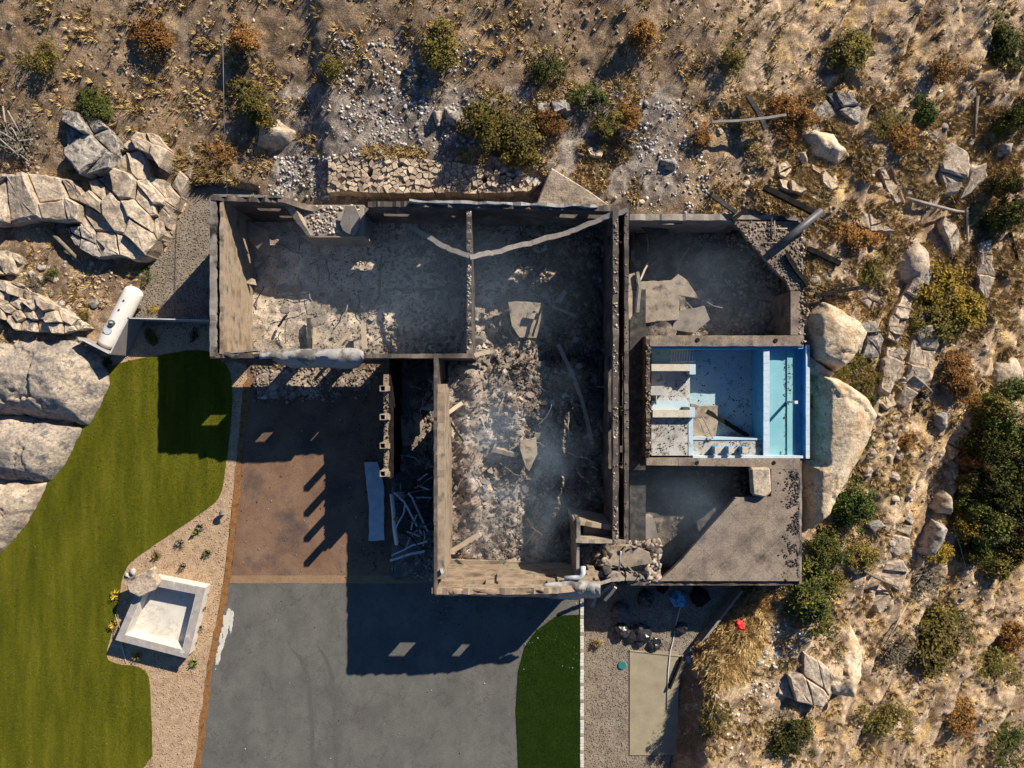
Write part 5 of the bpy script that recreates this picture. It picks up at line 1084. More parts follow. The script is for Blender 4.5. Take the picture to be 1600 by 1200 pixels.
timber('charred_beam', [(690, 893, 5.9), (697, 868, 2.0)], 0.26, 0.12, 'metal_pale', 'bent metal channel hanging in the corner below the pale plank')
timber('charred_beam', [(696, 648, 2.2), (722, 630, 1.7)], 0.26, 0.2, 'timber_light', 'short plank propped on the left great room wall')
timber('charred_beam', [(698, 652, 1.5), (724, 690, 1.3)], 0.14, 0.14, 'char', 'thin charred stick below the propped plank')
timber('charred_beam', [(738, 556, 1.8), (766, 549, 1.7)], 0.3, 0.2, 'timber_light', 'pale timber at the foot of the dividing wall')
timber('charred_beam', [(832, 526, 1.8), (848, 472, 1.9)], 0.14, 0.14, 'char', 'thin black timber across the curved slab')
timber('charred_beam', [(862, 478, 1.8), (900, 494, 1.8)], 0.14, 0.1, 'timber_ash', 'ash grey lath right of the curved slab')
timber('charred_beam', [(872, 472, 1.8), (884, 455, 1.9)], 0.3, 0.2, 'timber_ash', 'short stump of timber in a sun patch')
timber('charred_beam', [(870, 524, 1.7), (895, 530, 1.7)], 0.16, 0.14, 'char', 'short black timber above the long charred beam')
timber('charred_beam', [(784, 470, 1.4), (788, 492, 1.4), (800, 528, 1.2)], 0.16, 0.16, 'char', 'curved black timber left of the curved slab')
timber('charred_beam', [(522, 548, 1.6), (548, 518, 1.7), (551, 512, 1.8)], 0.22, 0.06, 'timber_light', 'bent pale plank in the lower garage')
timber('charred_beam', [(568, 505, 1.2), (570, 545, 1.2)], 0.30, 0.25, 'timber_light', 'upright pale sill at the right of the garage ash')
timber('charred_beam', [(492, 512, .9), (492, 538, .9)], 0.16, 0.25, 'timber_light', 'short pale curb in the garage ash')
timber('charred_beam', [(482, 497, .8), (484, 545, .8)], 0.22, 0.3, 'char_grey', 'dark curb left of the pale curb in the garage')
timber('charred_beam', [(600, 452, .6), (680, 452, .6)], 0.12, 0.1, 'char', 'straight black batten across the shaded garage floor')
timber('charred_beam', [(595, 400, .6), (592, 460, .6)], 0.14, 0.14, 'char_grey', 'thin grey batten upright in the shaded garage')
timber('charred_beam', [(435, 510, .6), (448, 492, 1.6)], 0.12, 0.12, 'char', 'black leaning stick in the sunlit garage ash')
timber('charred_beam', [(1058, 414, -2), (1078, 386, -1.6)], 0.1, 0.1, 'timber_ash', 'thin rod leaning in the upper right void')
timber('charred_beam', [(1000, 438, -1), (1012, 412, -1.4)], 0.12, 0.12, 'timber_light', 'pale bent lath at the left of the upper right void')
timber('charred_beam', [(996, 425, .5), (1000, 450, .5), (996, 488, .4)], 0.2, 0.2, 'timber_ash', 'weathered plank along the centre wall')
# timbers on the slope outside
def gtimber(pts, w, h, m, label, lift=0.25, seg=5):
    mb = MB()
    for i in range(len(pts) - 1): mb.beam(G(*pts[i], lift), G(*pts[i + 1], lift), w, h, 0.03, seg, random.Random(i + len(label)))
    return tag(mb.build('charred_beam', m), label, 'beam')
timber('charred_beam', [(1194, 293, 1.0), (1270, 332, 1.0)], 0.34, 0.34, 'char', 'thick charred beam above the fallen round post')
timber('charred_beam', [(1112, 305, 0.9), (1150, 333, 1.0)], 0.26, 0.24, 'char_grey', 'sooty beam stub left of the thick charred beam')
timber('charred_beam', [(1144, 344, .9), (1166, 327, .9)], 0.28, 0.2, 'char', 'short black beam end at the deck corner')
timber('charred_beam', [(1228, 396, .5), (1242, 420, .5), (1262, 446, .4)], 0.28, 0.24, 'char', 'charred beam lying over the deck right edge')
gtimber([(1258, 390), (1308, 414)], 0.34, 0.3, 'char', 'black beam on the burnt soil right of the deck', 0.4)
timber('charred_beam', [(1272, 462, 0.4), (1353, 448, 0.3)], 0.26, 0.24, 'char', 'straight black beam on the slope below the deck corner')
timber('charred_beam', [(1300, 450, 0.1), (1322, 446, 0.1)], 0.2, 0.2, 'char', 'short black stub above the straight black beam')
timber('charred_beam', [(1168, 150, 1.6), (1182, 172, 1.6), (1196, 202, 1.5)], 0.26, 0.24, 'char_grey', 'sooty log pointing down across the thin grey log')
timber('charred_beam', [(1112, 191, 1.5), (1180, 187, 1.6), (1228, 180, 1.6)], 0.16, 0.16, 'timber_ash', 'long thin grey log north of the right wing')
timber('charred_beam', [(963, 214, 1.3), (984, 234, 1.2)], 0.2, 0.18, 'char', 'short black stick on the burnt slope above the right wing')
# fallen hollow post
mb = MB(); a = Vector(W(1200, 398, 0.6)); b = Vector(W(1284, 329, 1.3))
mb.tube([a, b], 0.24, 14, cap=False)
fp = mb.build('fallen_post', 'metal_dark', smooth=True); sm = fp.modifiers.new('solid', 'SOLIDIFY'); sm.thickness = 0.05
tag(fp, 'dark hollow round post fallen across the upper deck', 'post')
rod('steel_frame', [(1195, 357, .45), (1230, 357, .45)], 0.035, 'timber_light', 'thin upper bar lying on the deck', 'bar')
rod('steel_frame', [(1192, 380, .4), (1216, 379, .4), (1218, 377, .4)], 0.035, 'timber_light', 'thin lower bar lying on the deck', 'bar')
rod('steel_frame', [(1206, 340, .5), (1204, 374, .4)], 0.05, 'char_grey', 'dark upright bar lying on the deck', 'bar')
rod('steel_frame', [(1210, 345, .5), (1211, 368, .45), (1220, 388, .4)], 0.035, 'slab_tan', 'tan bent bar lying on the deck', 'bar')
rod('roof_drain', [(967, 892, 1.2), (970, 862, 3.4)], 0.05, 'pipe_white', 'thin white pipe standing by the tan concrete blocks', 'pipe')
rod('downpipe', [(882, 904, 5.0), (900, 903, 5.1), (908, 902, 5.2), (911, 896, 5.2), (911, 885, 5.2)], 0.16, 'metal_pale', 'pale bent downpipe at the front corner', 'pipe', 8)
rod('white_pipe', [(612, 772, 1.2), (615, 800, 1.4), (617, 830, 1.3), (620, 850, 0.8)], 0.14, 'pipe_white', 'white pipe lying along the entry court', 'pipe', 8)
rod('orange_elbow', [(617, 812, 1.5), (621, 806, 1.7), (621, 814, 1.3)], 0.12, 'rust_mulch', 'orange elbow beside the white pipe', 'pipe', 8)
timber('charred_beam', [(610, 876, .6), (640, 866, .9), (664, 861, 1.1)], 0.14, 0.14, 'metal_pale', 'bluish frame bar low in the entry court')
timber('charred_beam', [(612, 868, .6), (645, 852, .9), (668, 846, 1.2)], 0.10, 0.10, 'metal_pale', 'thinner bluish bar above the low frame bar')
timber('charred_beam', [(616, 770, 2.0), (632, 784, 1.8), (658, 833, 0.9)], 0.12, 0.10, 'metal_pale', 'long diagonal metal frame member in the entry court')
timber('charred_beam', [(638, 770, 1.6), (645, 780, 1.5), (668, 830, .8)], 0.12, 0.10, 'metal_pale', 'second diagonal metal member in the entry court')
timber('charred_beam', [(650, 777, 1.0), (674, 778, 1.0)], 0.08, 0.08, 'metal_pale', 'short level metal bar near the great room wall')
slab('metal_sheet', [(569, 722, ), (590, 722), (600, 760), (600, 845), (576, 845), (577, 790)], 0.35, 0.06, 'metal_pale', 'long bluish metal panel lying on the brown apron', (0, 0.05), 'panel')
deck2 = empty('timber_deck', W(645, 790, 0.3)); tag(deck2, 'scorched board decking in the entry court', 'decking')
for k in range(13):
    q = 738 + k * 7.6; x0, y0, _ = W(617, q, 0.42); x1, _, _ = W(675, q, 0.42)
    o = MB().box(((x0 + x1) / 2, y0, 0.40), (x1 - x0, 0.27, 0.06)).build('board', 'char_grey' if k < 8 else 'char_grey', deck2)
    o.matrix_parent_inverse = Matrix.Translation(-deck2.location); o.location.z = rnd.uniform(-0.01, 0.01)
R7 = random.Random(77)
def tangle(n, box, z0, z1, lmax, mats, label, group, name='twisted_bar', cat='bar', wmax=0.09):
    for k in range(n):
        p, q = R7.uniform(box[0], box[2]), R7.uniform(box[1], box[3]); a = R7.uniform(0, 6.28); l = R7.uniform(0.35, 1) * lmax; z = R7.uniform(z0, z1)
        pts = [(p, q, z)]
        for j in range(3):
            a += R7.uniform(-.5, .5); p = min(max(p + math.cos(a) * l / 3, box[0]), box[2]); q = min(max(q + math.sin(a) * l / 3, box[1]), box[3]); z = max(z0, z + R7.uniform(-.25, .25)); pts.append((p, q, z))
        timber(name, pts, R7.uniform(0.03, wmax), R7.uniform(0.03, 0.07), R7.choice(mats), label, cat, 2, 0.02, group)
tangle(44, (615, 575, 676, 895), 0.4, 1.5, 46, ['metal_pale', 'char', 'char_grey', 'timber_ash', 'metal_dark'], 'twisted charred bar tangled in the entry court', 'twisted bars in the entry court')
tangle(40, (705, 560, 945, 870), 1.2, 2.0, 60, ['char', 'char_grey', 'timber_ash', 'rust_mulch'], 'thin bent wire or bar over the great room rubble', 'bent bars in the great room', wmax=0.06)
tangle(22, (400, 380, 722, 550), 0.4, 0.8, 50, ['char', 'char_grey', 'timber_ash'], 'thin bent bar lying in the garage ash', 'bent bars in the garage', wmax=0.06)
tangle(18, (992, 360, 1220, 515), -2.6, -1.6, 50, ['char', 'timber_ash', 'metal_pale'], 'thin bent bar lying in the upper right void', 'bent bars in the upper void', wmax=0.07)
tangle(16, (912, 855, 1035, 915), 0.2, 1.0, 36, ['char', 'timber_ash', 'char_grey'], 'charred splinter heaped behind the front corner', 'splinters behind the front corner', wmax=0.14)
for k in range(12):
    p, q = R7.uniform(618, 672), R7.uniform(590, 880); sx, sy = R7.uniform(5, 14), R7.uniform(6, 18)
    slab('crumpled_sheet', [(p - sx / 2, q - sy / 2), (p + sx / 2, q - sy * .3), (p + sx * .4, q + sy / 2), (p - sx * .5, q + sy * .3)], R7.uniform(0.5, 1.2), 0.03, R7.choice(['char_grey', 'metal_dark', 'slab_grey', 'char']), 'dark crumpled sheet lying in the entry court', (R7.uniform(-.5, .5), R7.uniform(-.5, .5)), 'sheet', 'crumpled sheets in the entry court', bevel=0.0)
# torn cladding along the front of the great room
for k, (pts, lab) in enumerate((([(935, 913, 2.2), (955, 906, 2.0), (975, 905, 1.6)], 'splintered beam jutting from the front corner'), ([(935, 930, .6), (960, 912, 1.4)], 'long splinter fallen across the front corner'), ([(945, 938, .3), (962, 918, .9)], 'short pale splinter below the front corner'), ([(925, 948, 0), (935, 925, .9)], 'thin stick fallen onto the yard edge'))):
    timber('splintered_beam', pts, 0.2, 0.12, 'timber_light' if k == 2 else 'timber_ash', lab)
R9 = random.Random(9)
for k in range(34):
    p = R9.uniform(760, 945); q = R9.uniform(560, 800); a = R9.uniform(0, 3.14); l = R9.uniform(8, 26)
    x, y, _ = W(p, q, .8); z = float(z_gr(np.array([x]), np.array([y]))[0]) + 0.15
    timber('charred_lath', [(p, q, z), (p + math.cos(a) * l, q + math.sin(a) * l, z + R9.uniform(-.1, .3))], R9.uniform(0.05, 0.14), 0.07, R9.choice(['char', 'timber_ash', 'char_grey']), 'thin charred lath lying in the great room rubble', 'lath', 2, 0.02, 'laths in the great room')

# curved peeled cladding on the garage front
def curved_sheet(name, u0, u1, m, label, prof, th=0.04, nu=26, seed=3, cat='cladding', parent=None):
    v = []; f = []
    nu_ = nu; R = np.random.RandomState(seed)
    for i in range(nu_ + 1):
        t = i / nu_; p = u0 + (u1 - u0) * t
        for (q, z) in prof(t): n_ = fbm(np.array([t * 9 + seed]), np.array([q * 0.16]), 3, seed)[0] - 0.5; v.append(W(p, q + 5 * n_ + 0.5 * math.sin(t * 17 + z * 3), z + 0.5 * n_ + 0.05 * math.sin(t * 23 + q)))
    nq = len(prof(0))
    for i in range(nu_):
        for j in range(nq - 1): f.append((i * nq + j, i * nq + j + 1, (i + 1) * nq + j + 1, (i + 1) * nq + j))
    mb = MB(); mb.add(v, f); o = mb.build(name, m, parent, smooth=True); s = o.modifiers.new('solid', 'SOLIDIFY'); s.thickness = th
    return tag(o, label, cat) if parent is None else o
def pr1(t):
    w = min(1, t * 3.2, (1 - t) * 9 + 0.55)
    return [(553 - 8 * w + 3 * (1 - w), 4.9), (551 - 6 * w, 5.25), (557 - 3 * w, 5.42), (562, 5.35), (557 + 10 * w, 5.05), (557 + 16 * w, 4.6), (557 + 18 * w, 4.1)]
curved_sheet('peeled_cladding', 405, 568, 'sheet_white', 'curled pale cladding sheet peeling off the garage front', pr1)
def pr2(t): return [(553, 5.1), (556, 5.15), (560 + 6 * t, 4.9), (565 + 7 * t, 4.3)]
curved_sheet('peeled_cladding', 345, 425, 'char_grey', 'sooty cladding sheet beside the curled pale one', pr2, seed=4)
def pr3(t): return [(916, 5.5), (921, 5.75), (927 + 3 * math.sin(t * 5), 5.6), (930 + 4 * t, 5.1)]
curved_sheet('peeled_cladding', 680, 850, 'wall_tan', 'blotchy tan and brown cladding along the front wall top', pr3, seed=5)
def pr4(t): return [(912 - 4 * math.sin(t * 3.1), 5.2), (918, 5.3), (926 + 4 * t, 4.9), (932 + 5 * math.sin(t * 3), 4.2)]
curved_sheet('peeled_cladding', 850, 938, 'sheet_white', 'crumpled pale sheet at the right end of the front wall', pr4, seed=6)

# ------------------------------------------------------------------ smoke over the rooms
def smoke(name, box, z0, z1, dens, label, seed, scale=0.35, thr=0.40):
    x0, y1, _ = W(box[0], box[1], z1); x1, y0, _ = W(box[2], box[3], z1)
    o = MB().box(((x0 + x1) / 2, (y0 + y1) / 2, (z0 + z1) / 2), (x1 - x0, y1 - y0, z1 - z0)).build(name, 'char')
    m = bpy.data.materials.new(name); m.use_nodes = True; nt = m.node_tree; nt.nodes.clear()
    out = nt.nodes.new("ShaderNodeOutputMaterial"); pv = nt.nodes.new("ShaderNodeVolumePrincipled")
    pv.inputs['Color'].default_value = (0.60, 0.80, 1.0, 1); pv.inputs['Anisotropy'].default_value = 0.2
    geo = nt.nodes.new("ShaderNodeNewGeometry"); mp = nt.nodes.new("ShaderNodeMapping"); mp.inputs['Location'].default_value = (seed, seed * 2, 0); nt.links.new(geo.outputs['Position'], mp.inputs[0])
    n = noise_node(nt, mp.outputs[0], scale, 4, 0.6, 0.6)
    tc = nt.nodes.new("ShaderNodeTexCoord"); sp = nt.nodes.new("ShaderNodeSeparateXYZ"); nt.links.new(tc.outputs['Generated'], sp.inputs[0])
    def mth(op, a, b):
        q = nt.nodes.new("ShaderNodeMath"); q.operation = op
        for i, v in enumerate((a, b)):
            if hasattr(v, 'links'): nt.links.new(v, q.inputs[i])
            else: q.inputs[i].default_value = v
        return q.outputs[0]
    fall = None
    for i in range(3):
        s = sp.outputs[i]; e = mth('MULTIPLY', mth('MULTIPLY', s, mth('SUBTRACT', 1.0, s)), 4.0); fall = e if fall is None else mth('MULTIPLY', fall, e)
    d = mth('MULTIPLY', mth('MULTIPLY', mth('MAXIMUM', mth('SUBTRACT', n, thr), 0.0), dens * 8), fall)
    nt.links.new(d, pv.inputs['Density']); nt.links.new(pv.outputs[0], out.inputs['Volume'])
    o.data.materials.clear(); o.data.materials.append(m)
    tag(o, label, 'smoke', kind='stuff')
smoke('smoke', (690, 560, 950, 905), 0.2, 6.5, 0.06, 'thin bluish smoke drifting over the great room', 3)
smoke('smoke', (975, 715, 1180, 900), -2.8, 2.5, 0.024, 'thin smoke drifting over the lower right void', 11, 0.2, 0.3)
smoke('smoke', (985, 350, 1240, 525), -2.8, 2.0, 0.018, 'thin smoke drifting over the upper right void', 17, 0.2, 0.3)
smoke('smoke', (350, 315, 955, 556), 0.3, 8.0, 0.010, 'thin bluish haze over the garage and upper great room', 23, 0.15, 0.2)

# ================================================================== SWIMMING POOL
pool = empty('swimming_pool', (0, 0, 0)); tag(pool, 'drained blue and white swimming pool with an infinity edge', 'pool')
Bx('basin_floor', (1078, 548, 1178, 688), -2.9, -2.25, 'pool_floor', pool)
Bx('north_wall', (1015, 541.5, 1262, 545), -2.9, 0.10, 'pool_blue', pool)
wr = Bx('weir_wall', (1193, 545.3, 1202, 713), -2.9, -0.03, 'pool_blue', pool)
for k in range(15):
    q0 = 545.4 + k * 167.4 / 15; prt(Bx('coping_tile', (1193 + rnd.uniform(-.15, .15), q0 + .12, 1202.5, q0 + 167.4 / 15 - .12), -0.028, 0.02 + rnd.uniform(-.006, .006), 'pool_rim', wr), 'pale coping tile of the inner wall')
Bx('catch_basin_floor', (1200, 545.5, 1250, 712), -2.9, -0.45, 'pool_cyan', pool)
Bx('catch_basin_bench', (1230, 545.6, 1241, 711.5), -0.44, -0.36, 'pool_cyan', pool)
wo = Bx('outer_wall', (1259.5, 539, 1265, 716), -3.6, 0.17, 'pool_blue', pool)
for k in range(16):
    q0 = 538.5 + k * 178 / 16; prt(Bx('coping_tile', (1259.3 + rnd.uniform(-.15, .15), q0 + .12, 1265.3, q0 + 178 / 16 - .12), 0.172, 0.22 + rnd.uniform(-.006, .006), 'pool_rim', wo), 'pale coping tile of the outer wall')
Bx('outer_step', (1245, 545.7, 1258, 711), -2.9, -0.40, 'pool_blue', pool)
Bx('south_shelf', (1083, 687, 1202, 711.6), -2.9, -0.34, 'pool_dirty', pool)
prt(Bx('shelf_edge', (1082, 684.8, 1202, 687.4), -2.9, -0.27, 'pool_light', pool), 'pale blue edge of the south shelf')
Bx('south_wall', (1083, 712, 1264, 716), -3.0, 0.10, 'pool_rim', pool)
Bx('west_shelf', (1018, 651, 1076, 711.8), -2.9, -0.30, 'pool_dirty', pool)
prt(Bx('shelf_edge', (1075.8, 651, 1083, 712), -2.9, -0.26, 'pool_light', pool), 'pale blue edge of the west shelf')
Bx('spa_floor', (1018, 580, 1078, 642), -2.9, -0.75, 'pool_dirty', pool)
Bx('spa_step', (1018, 626, 1076, 640), -0.74, -0.5, 'pool_light', pool)
Bx('spa_ledge', (1018, 568.8, 1078, 579.6), -2.9, 0.12, 'pool_cream', pool)
Bx('spa_corner', (1077.6, 568.9, 1087, 585), -2.9, 0.11, 'pool_light', pool)
Bx('spa_ledge', (1020, 640.6, 1078, 652), -2.9, 0.12, 'pool_cream', pool)
Bx('spa_corner', (1077.6, 636.5, 1086, 652.2), -2.9, 0.11, 'pool_light', pool)
prt(Bx('spa_seat', (1017, 603, 1038, 617.6), -0.74, 0.14, 'pool_dirty', pool), 'grey block seat beside the wall')
prt(Bx('spa_rail', (1025, 617.8, 1026.6, 632), -0.2, 0.13, 'pool_dirty', pool), 'thin grey rail below the block seat')
Bx('north_nook', (1018, 546, 1078, 568.6), -2.9, -1.3, 'pool_floor', pool)
prt(Bx('skimmer', (1068, 636, 1076, 642), -0.6, 0.06, 'metal_dark', pool), 'dark square skimmer box')
for k, p in enumerate((1117, 1138.5, 1160)):
    st = empty('pool_stool', W(p + 4, 703, -0.34)); x, y, _ = W(p + 4, 703, 0.42)
    for o in (MB().box((x, y, 0.04), (0.36, 0.40, 0.74)).build('base', 'pool_blue', None, bevel=0.03), MB().box((x, y, 0.43), (0.37, 0.41, 0.05)).build('seat', 'pool_cream', None, bevel=0.01)):
        o.parent = st; o.matrix_parent_inverse = Matrix.Translation(-st.location)
    tag(st, ['left blue stool on the south pool shelf', 'middle blue stool on the south pool shelf', 'right blue stool on the south pool shelf'][k], 'stool', 'three pool stools')
po = empty('pool_post', W(1231, 627, -0.45)); x, y, _ = W(1244, 628.5, 1.05)
for o in (MB().box((x, y, 0.30), (0.14, 0.14, 1.5)).build('shaft', 'metal_pale', None), MB().box((x, y, 1.05), (0.2, 0.2, 0.06)).build('cap', 'pipe_white', None)):
    o.parent = po; o.matrix_parent_inverse = Matrix.Translation(-po.location)
tag(po, 'slim pale post standing in the outer pool basin', 'post')
# things fallen into the pool
grate = empty('metal_grate', W(1073, 557, -0.9)); tag(grate, 'pale slatted metal rack in the shaded corner of the pool', 'rack')
def gadd(o): o.parent = grate; o.matrix_parent_inverse = Matrix.Translation(-grate.location)
for q in (547, 566): gadd(MB().beam(W(1046, q, -.95), W(1086, q - 1, -.75), 0.05, 0.05).build('rail', 'pipe_white'))
for k in range(9):
    p = 1050 + k * 4.1; gadd(MB().beam(W(p, 547, -.92), W(p - 1.5, 566, -.92), 0.035, 0.035).build('slat', 'pipe_white'))
lad = empty('fallen_ladder', W(1100, 670, -1.5)); tag(lad, 'collapsed ladder leaning in the lower left of the pool', 'ladder')
def ladd(o): o.parent = lad; o.matrix_parent_inverse = Matrix.Translation(-lad.location)
A1, B1 = Vector(W(1092, 655, -1.2)), Vector(W(1107, 688, -0.1)); A2, B2 = Vector(W(1098, 651, -1.2)), Vector(W(1114, 685, -0.1))
ladd(MB().beam(A1, B1, 0.06, 0.08).build('rail', 'timber_ash')); ladd(MB().beam(A2, B2, 0.06, 0.08).build('rail', 'timber_ash'))
for k in range(12): t = (k + .5) / 12; ladd(MB().beam(A1.lerp(B1, t), A2.lerp(B2, t), 0.06, 0.04).build('rung', 'timber_light'))
timber('charred_beam', [(1104, 642, -1.9), (1140, 664, -1.9), (1169, 682, -1.8)], 0.3, 0.22, 'char', 'black beam lying across the drained pool floor')
slab('fallen_slab', [(1079, 630, ), (1094, 634), (1121, 634), (1122, 660), (1118, 684), (1084, 684), (1080, 650)], -1.85, 0.3, 'slab_tan', 'tan rubble slab in the lower left of the drained pool', (0.05, -0.05))
def litter(name, zones, label, seed):
    pts = []; R = np.random.RandomState(seed); S = []
    for poly, z, n in zones:
        P = samp(poly, n * 3, seed + n); k = fbm(P[:, 0] / 9, P[:, 1] / 9, 3, seed) > 0.5; P = P[k][:n]
        x, y, _ = W(P[:, 0], P[:, 1], z); pts.append(np.stack([x, y, np.full(len(x), z + 0.01)], -1))
    A = np.concatenate(pts); tag(chunks(name, A, R.uniform(0.02, 0.10, len(A)) * (0.3 + 0.7 * R.rand(len(A)) ** 2), 'litter', seed, 0.25, 0.3), label, 'debris', kind='stuff')
litter('pool_litter', [([(1085, 560), (1176, 560), (1176, 682), (1085, 682)], -2.24, 420), ([(1130, 620), (1176, 610), (1174, 682), (1120, 682)], -2.24, 160), ([(1020, 654), (1082, 654), (1082, 710), (1020, 710)], -0.28, 420), ([(1086, 689), (1200, 689), (1200, 710), (1086, 710)], -0.33, 360),
                       ([(1223, 556), (1233, 556), (1233, 700), (1226, 700)], -0.44, 260), ([(1231, 560), (1240, 560), (1238, 620), (1231, 640)], -0.35, 90), ([(1202, 700), (1238, 698), (1238, 711), (1202, 711)], -0.44, 160), ([(1020, 600), (1076, 590), (1076, 636), (1020, 638)], -0.73, 200)], 'black leaves and burnt flakes lying in the pool', 201)
litter('soot_flakes', [([(340, 930), (905, 930), (905, 1190), (330, 1190)], 0.016, 120), ([(370, 640), (600, 640), (600, 900), (365, 900)], 0.02, 160)], 'burnt flakes scattered on the driveway', 203)
litter('lawn_flecks', [([(20, 830), (340, 620), (300, 780), (180, 1000), (20, 1040)], 0.05, 16)], 'dark flecks scattered on the lawn', 205)
def flecks(name, zones, label, seed, m='pebbles_white', s=(0.03, 0.09)):
    R = np.random.RandomState(seed); pts = []
    for poly, z, n in zones:
        P = samp(poly, n, seed + n); x, y, _ = W(P[:, 0], P[:, 1], z); pts.append(np.stack([x, y, np.full(len(x), z + 0.01)], -1))
    A = np.concatenate(pts); tag(chunks(name, A, R.uniform(*s, len(A)) * R.rand(len(A)) ** .5, m, seed, 0.4, 0.3), label, 'debris', kind='stuff')
flecks('pale_flakes', [([(370, 640), (610, 620), (610, 900), (365, 900)], 0.02, 110), ([(340, 930), (905, 930), (905, 1190), (330, 1190)], 0.016, 50), ([(20, 830), (340, 620), (300, 780), (180, 1000), (20, 1040)], 0.05, 12), ([(820, 1000), (905, 970), (905, 1048), (815, 1048)], 0.055, 24), ([(912, 920), (1140, 920), (1060, 1040), (912, 1040)], -3.39, 70)], 'pale ash flakes scattered over driveway and lawn', 207)

def edge_debris(name, a, b, spread, z, n, m, label, seed, s=(0.02, 0.14)):
    R = np.random.RandomState(seed); t = R.rand(n); off = np.abs(R.normal(0, 1, n)); p = a[0] + (b[0] - a[0]) * t + spread[0] * off; q = a[1] + (b[1] - a[1]) * t + spread[1] * off
    x, y, _ = W(p, q, z); tag(chunks(name, np.stack([x, y, np.full(n, z + 0.01)], -1), R.uniform(*s, n) * R.rand(n) ** .7, m, seed, 0.5, 0.4), label, 'rubble', kind='stuff')
edge_debris('blown_debris', (610, 600), (600, 890), (-22, 6), 0.02, 420, 'char_grey', 'dark scraps blown onto the brown apron beside the post wall', 231)
edge_debris('blown_debris', (610, 640), (600, 880), (-34, 6), 0.02, 160, 'rubble', 'pale crumbs blown onto the brown apron', 232, (0.02, 0.09))
edge_debris('blown_debris', (672, 905), (905, 905), (0, 26), 0.016, 260, 'rubble', 'crumbs fallen on the driveway below the front wall', 233, (0.02, 0.10))
edge_debris('blown_debris', (672, 905), (905, 905), (0, 40), 0.016, 260, 'char_grey', 'soot scraps on the driveway below the front wall', 234, (0.02, 0.10))
for k, (pts, w, lab) in enumerate((([(452, 1010), (470, 1030), (482, 1060), (488, 1140), (489, 1230)], 0.28, 'left faint dark tyre mark on the driveway'), ([(496, 1008), (510, 1030), (520, 1060), (524, 1140), (525, 1230)], 0.28, 'right faint dark tyre mark on the driveway'))):
    v, f = [], []
    for i, (p, q) in enumerate(pts):
        x, y, _ = W(p, q, 0.016); ww = w / 2 * (0.25 if i == 0 else 1); v += [(x - ww, y, 0.0172), (x + ww, y, 0.0172)]
    for i in range(len(pts) - 1): f.append((2 * i, 2 * i + 1, 2 * i + 3, 2 * i + 2))
    tag(MB().add(v, f).build('tyre_mark', 'tyre_mark'), lab, 'tyre mark', kind='structure')

# ================================================================== PROPANE TANK AND FENCE
tank = empty('propane_tank', W(187, 497, 0.0)); tag(tank, 'white cylindrical propane tank behind the dark fence', 'tank')
def tadd(o): o.parent = tank; o.matrix_parent_inverse = Matrix.Translation(-tank.location); return o
Rt = 0.60; zc = 0.95; a = Vector(W(209, 457, zc)); b = Vector(W(168, 536, zc)); ax = (b - a).normalized(); L = (b - a).length
path = []; rads = []
for k in range(7): t = k / 6 * math.pi / 2; path.append(a - ax * (Rt * 0.62 * math.cos(t))); rads.append(max(0.02, Rt * math.sin(t)))
for k in range(1, 7): path.append(a.lerp(b, k / 7)); rads.append(Rt)
for k in range(7): t = (1 - k / 6) * math.pi / 2; path.append(b + ax * (Rt * 0.62 * math.cos(t))); rads.append(max(0.02, Rt * math.sin(t)))
tadd(MB().tube(path, Rt, 28, rads=rads).build('vessel', 'white_paint', smooth=True))
def top(t, off=0.0): return a.lerp(b, t) + Vector((0, 0, Rt + off))
c = top(0.62, 0.02); vd = tadd(MB().tube([c - Vector((0, 0, .08)), c + Vector((0, 0, .14))], 0.20, 16).build('valve_dome', 'metal_dark', smooth=False))
gg = MB().box(top(0.62, 0.2) + Vector((0.05, 0.02, 0)), (0.14, 0.10, 0.10)).build('gauge', 'metal_pale'); gg.parent = vd
for t in (0.18, 0.36): c = top(t); tadd(MB().tube([c - Vector((0, 0, .03)), c + Vector((0, 0, .05))], 0.06, 10).build('fitting', 'metal_dark'))
lidc = top(0.76, 0.0) + Vector((-0.05, 0, 0)); tadd(MB().tube([lidc - Vector((0, 0, .05)), lidc + Vector((0, 0, .03))], 0.27, 18).build('dome_lid', 'metal_pale'))
for t in (0.2, 0.8):
    c = a.lerp(b, t); side = Vector((-ax.y, ax.x, 0)); M = Matrix.Rotation(math.atan2(ax.y, ax.x), 3, 'Z')
    tadd(MB().box((c.x, c.y, 0.2), (0.25, 0.9, 0.62), M).build('saddle', 'slab_grey'))
rod('gas_hose', [(184, 478, .25), (178, 488, .3), (174, 500, .25), (167, 512, .2), (161, 525, .15)], 0.05, 'yellow_hose', 'yellow gas hose beside the white tank', 'hose')
fence = empty('metal_fence', W(205, 497, 0)); tag(fence, 'dark metal screen fence zigzagging around the tank', 'fence')
def fadd(o): o.parent = fence; o.matrix_parent_inverse = Matrix.Translation(-fence.location); return o
FZ = 1.85
fp_ = [(327, 500.5), (201, 497), (172, 553), (121, 527)]
for k in range(3):
    fadd(wall('panel', fp_[k], fp_[k + 1], 0.05, -0.1, FZ, 'metal_fence', None, rag=0.0, jit=0.0, step=2.0, seed=k))
    A_, B_ = Vector(W(*fp_[k], FZ)), Vector(W(*fp_[k + 1], FZ)); fadd(MB().beam(A_ + Vector((0, 0, .02)), B_ + Vector((0, 0, .02)), 0.07, 0.05).build('cap_rail', 'metal_pale'))
for p in fp_[1:]:
    x, y, _ = W(*p, FZ); fadd(MB().box((x, y, 0.93), (0.09, 0.09, 1.98)).build('post', 'metal_dark'))
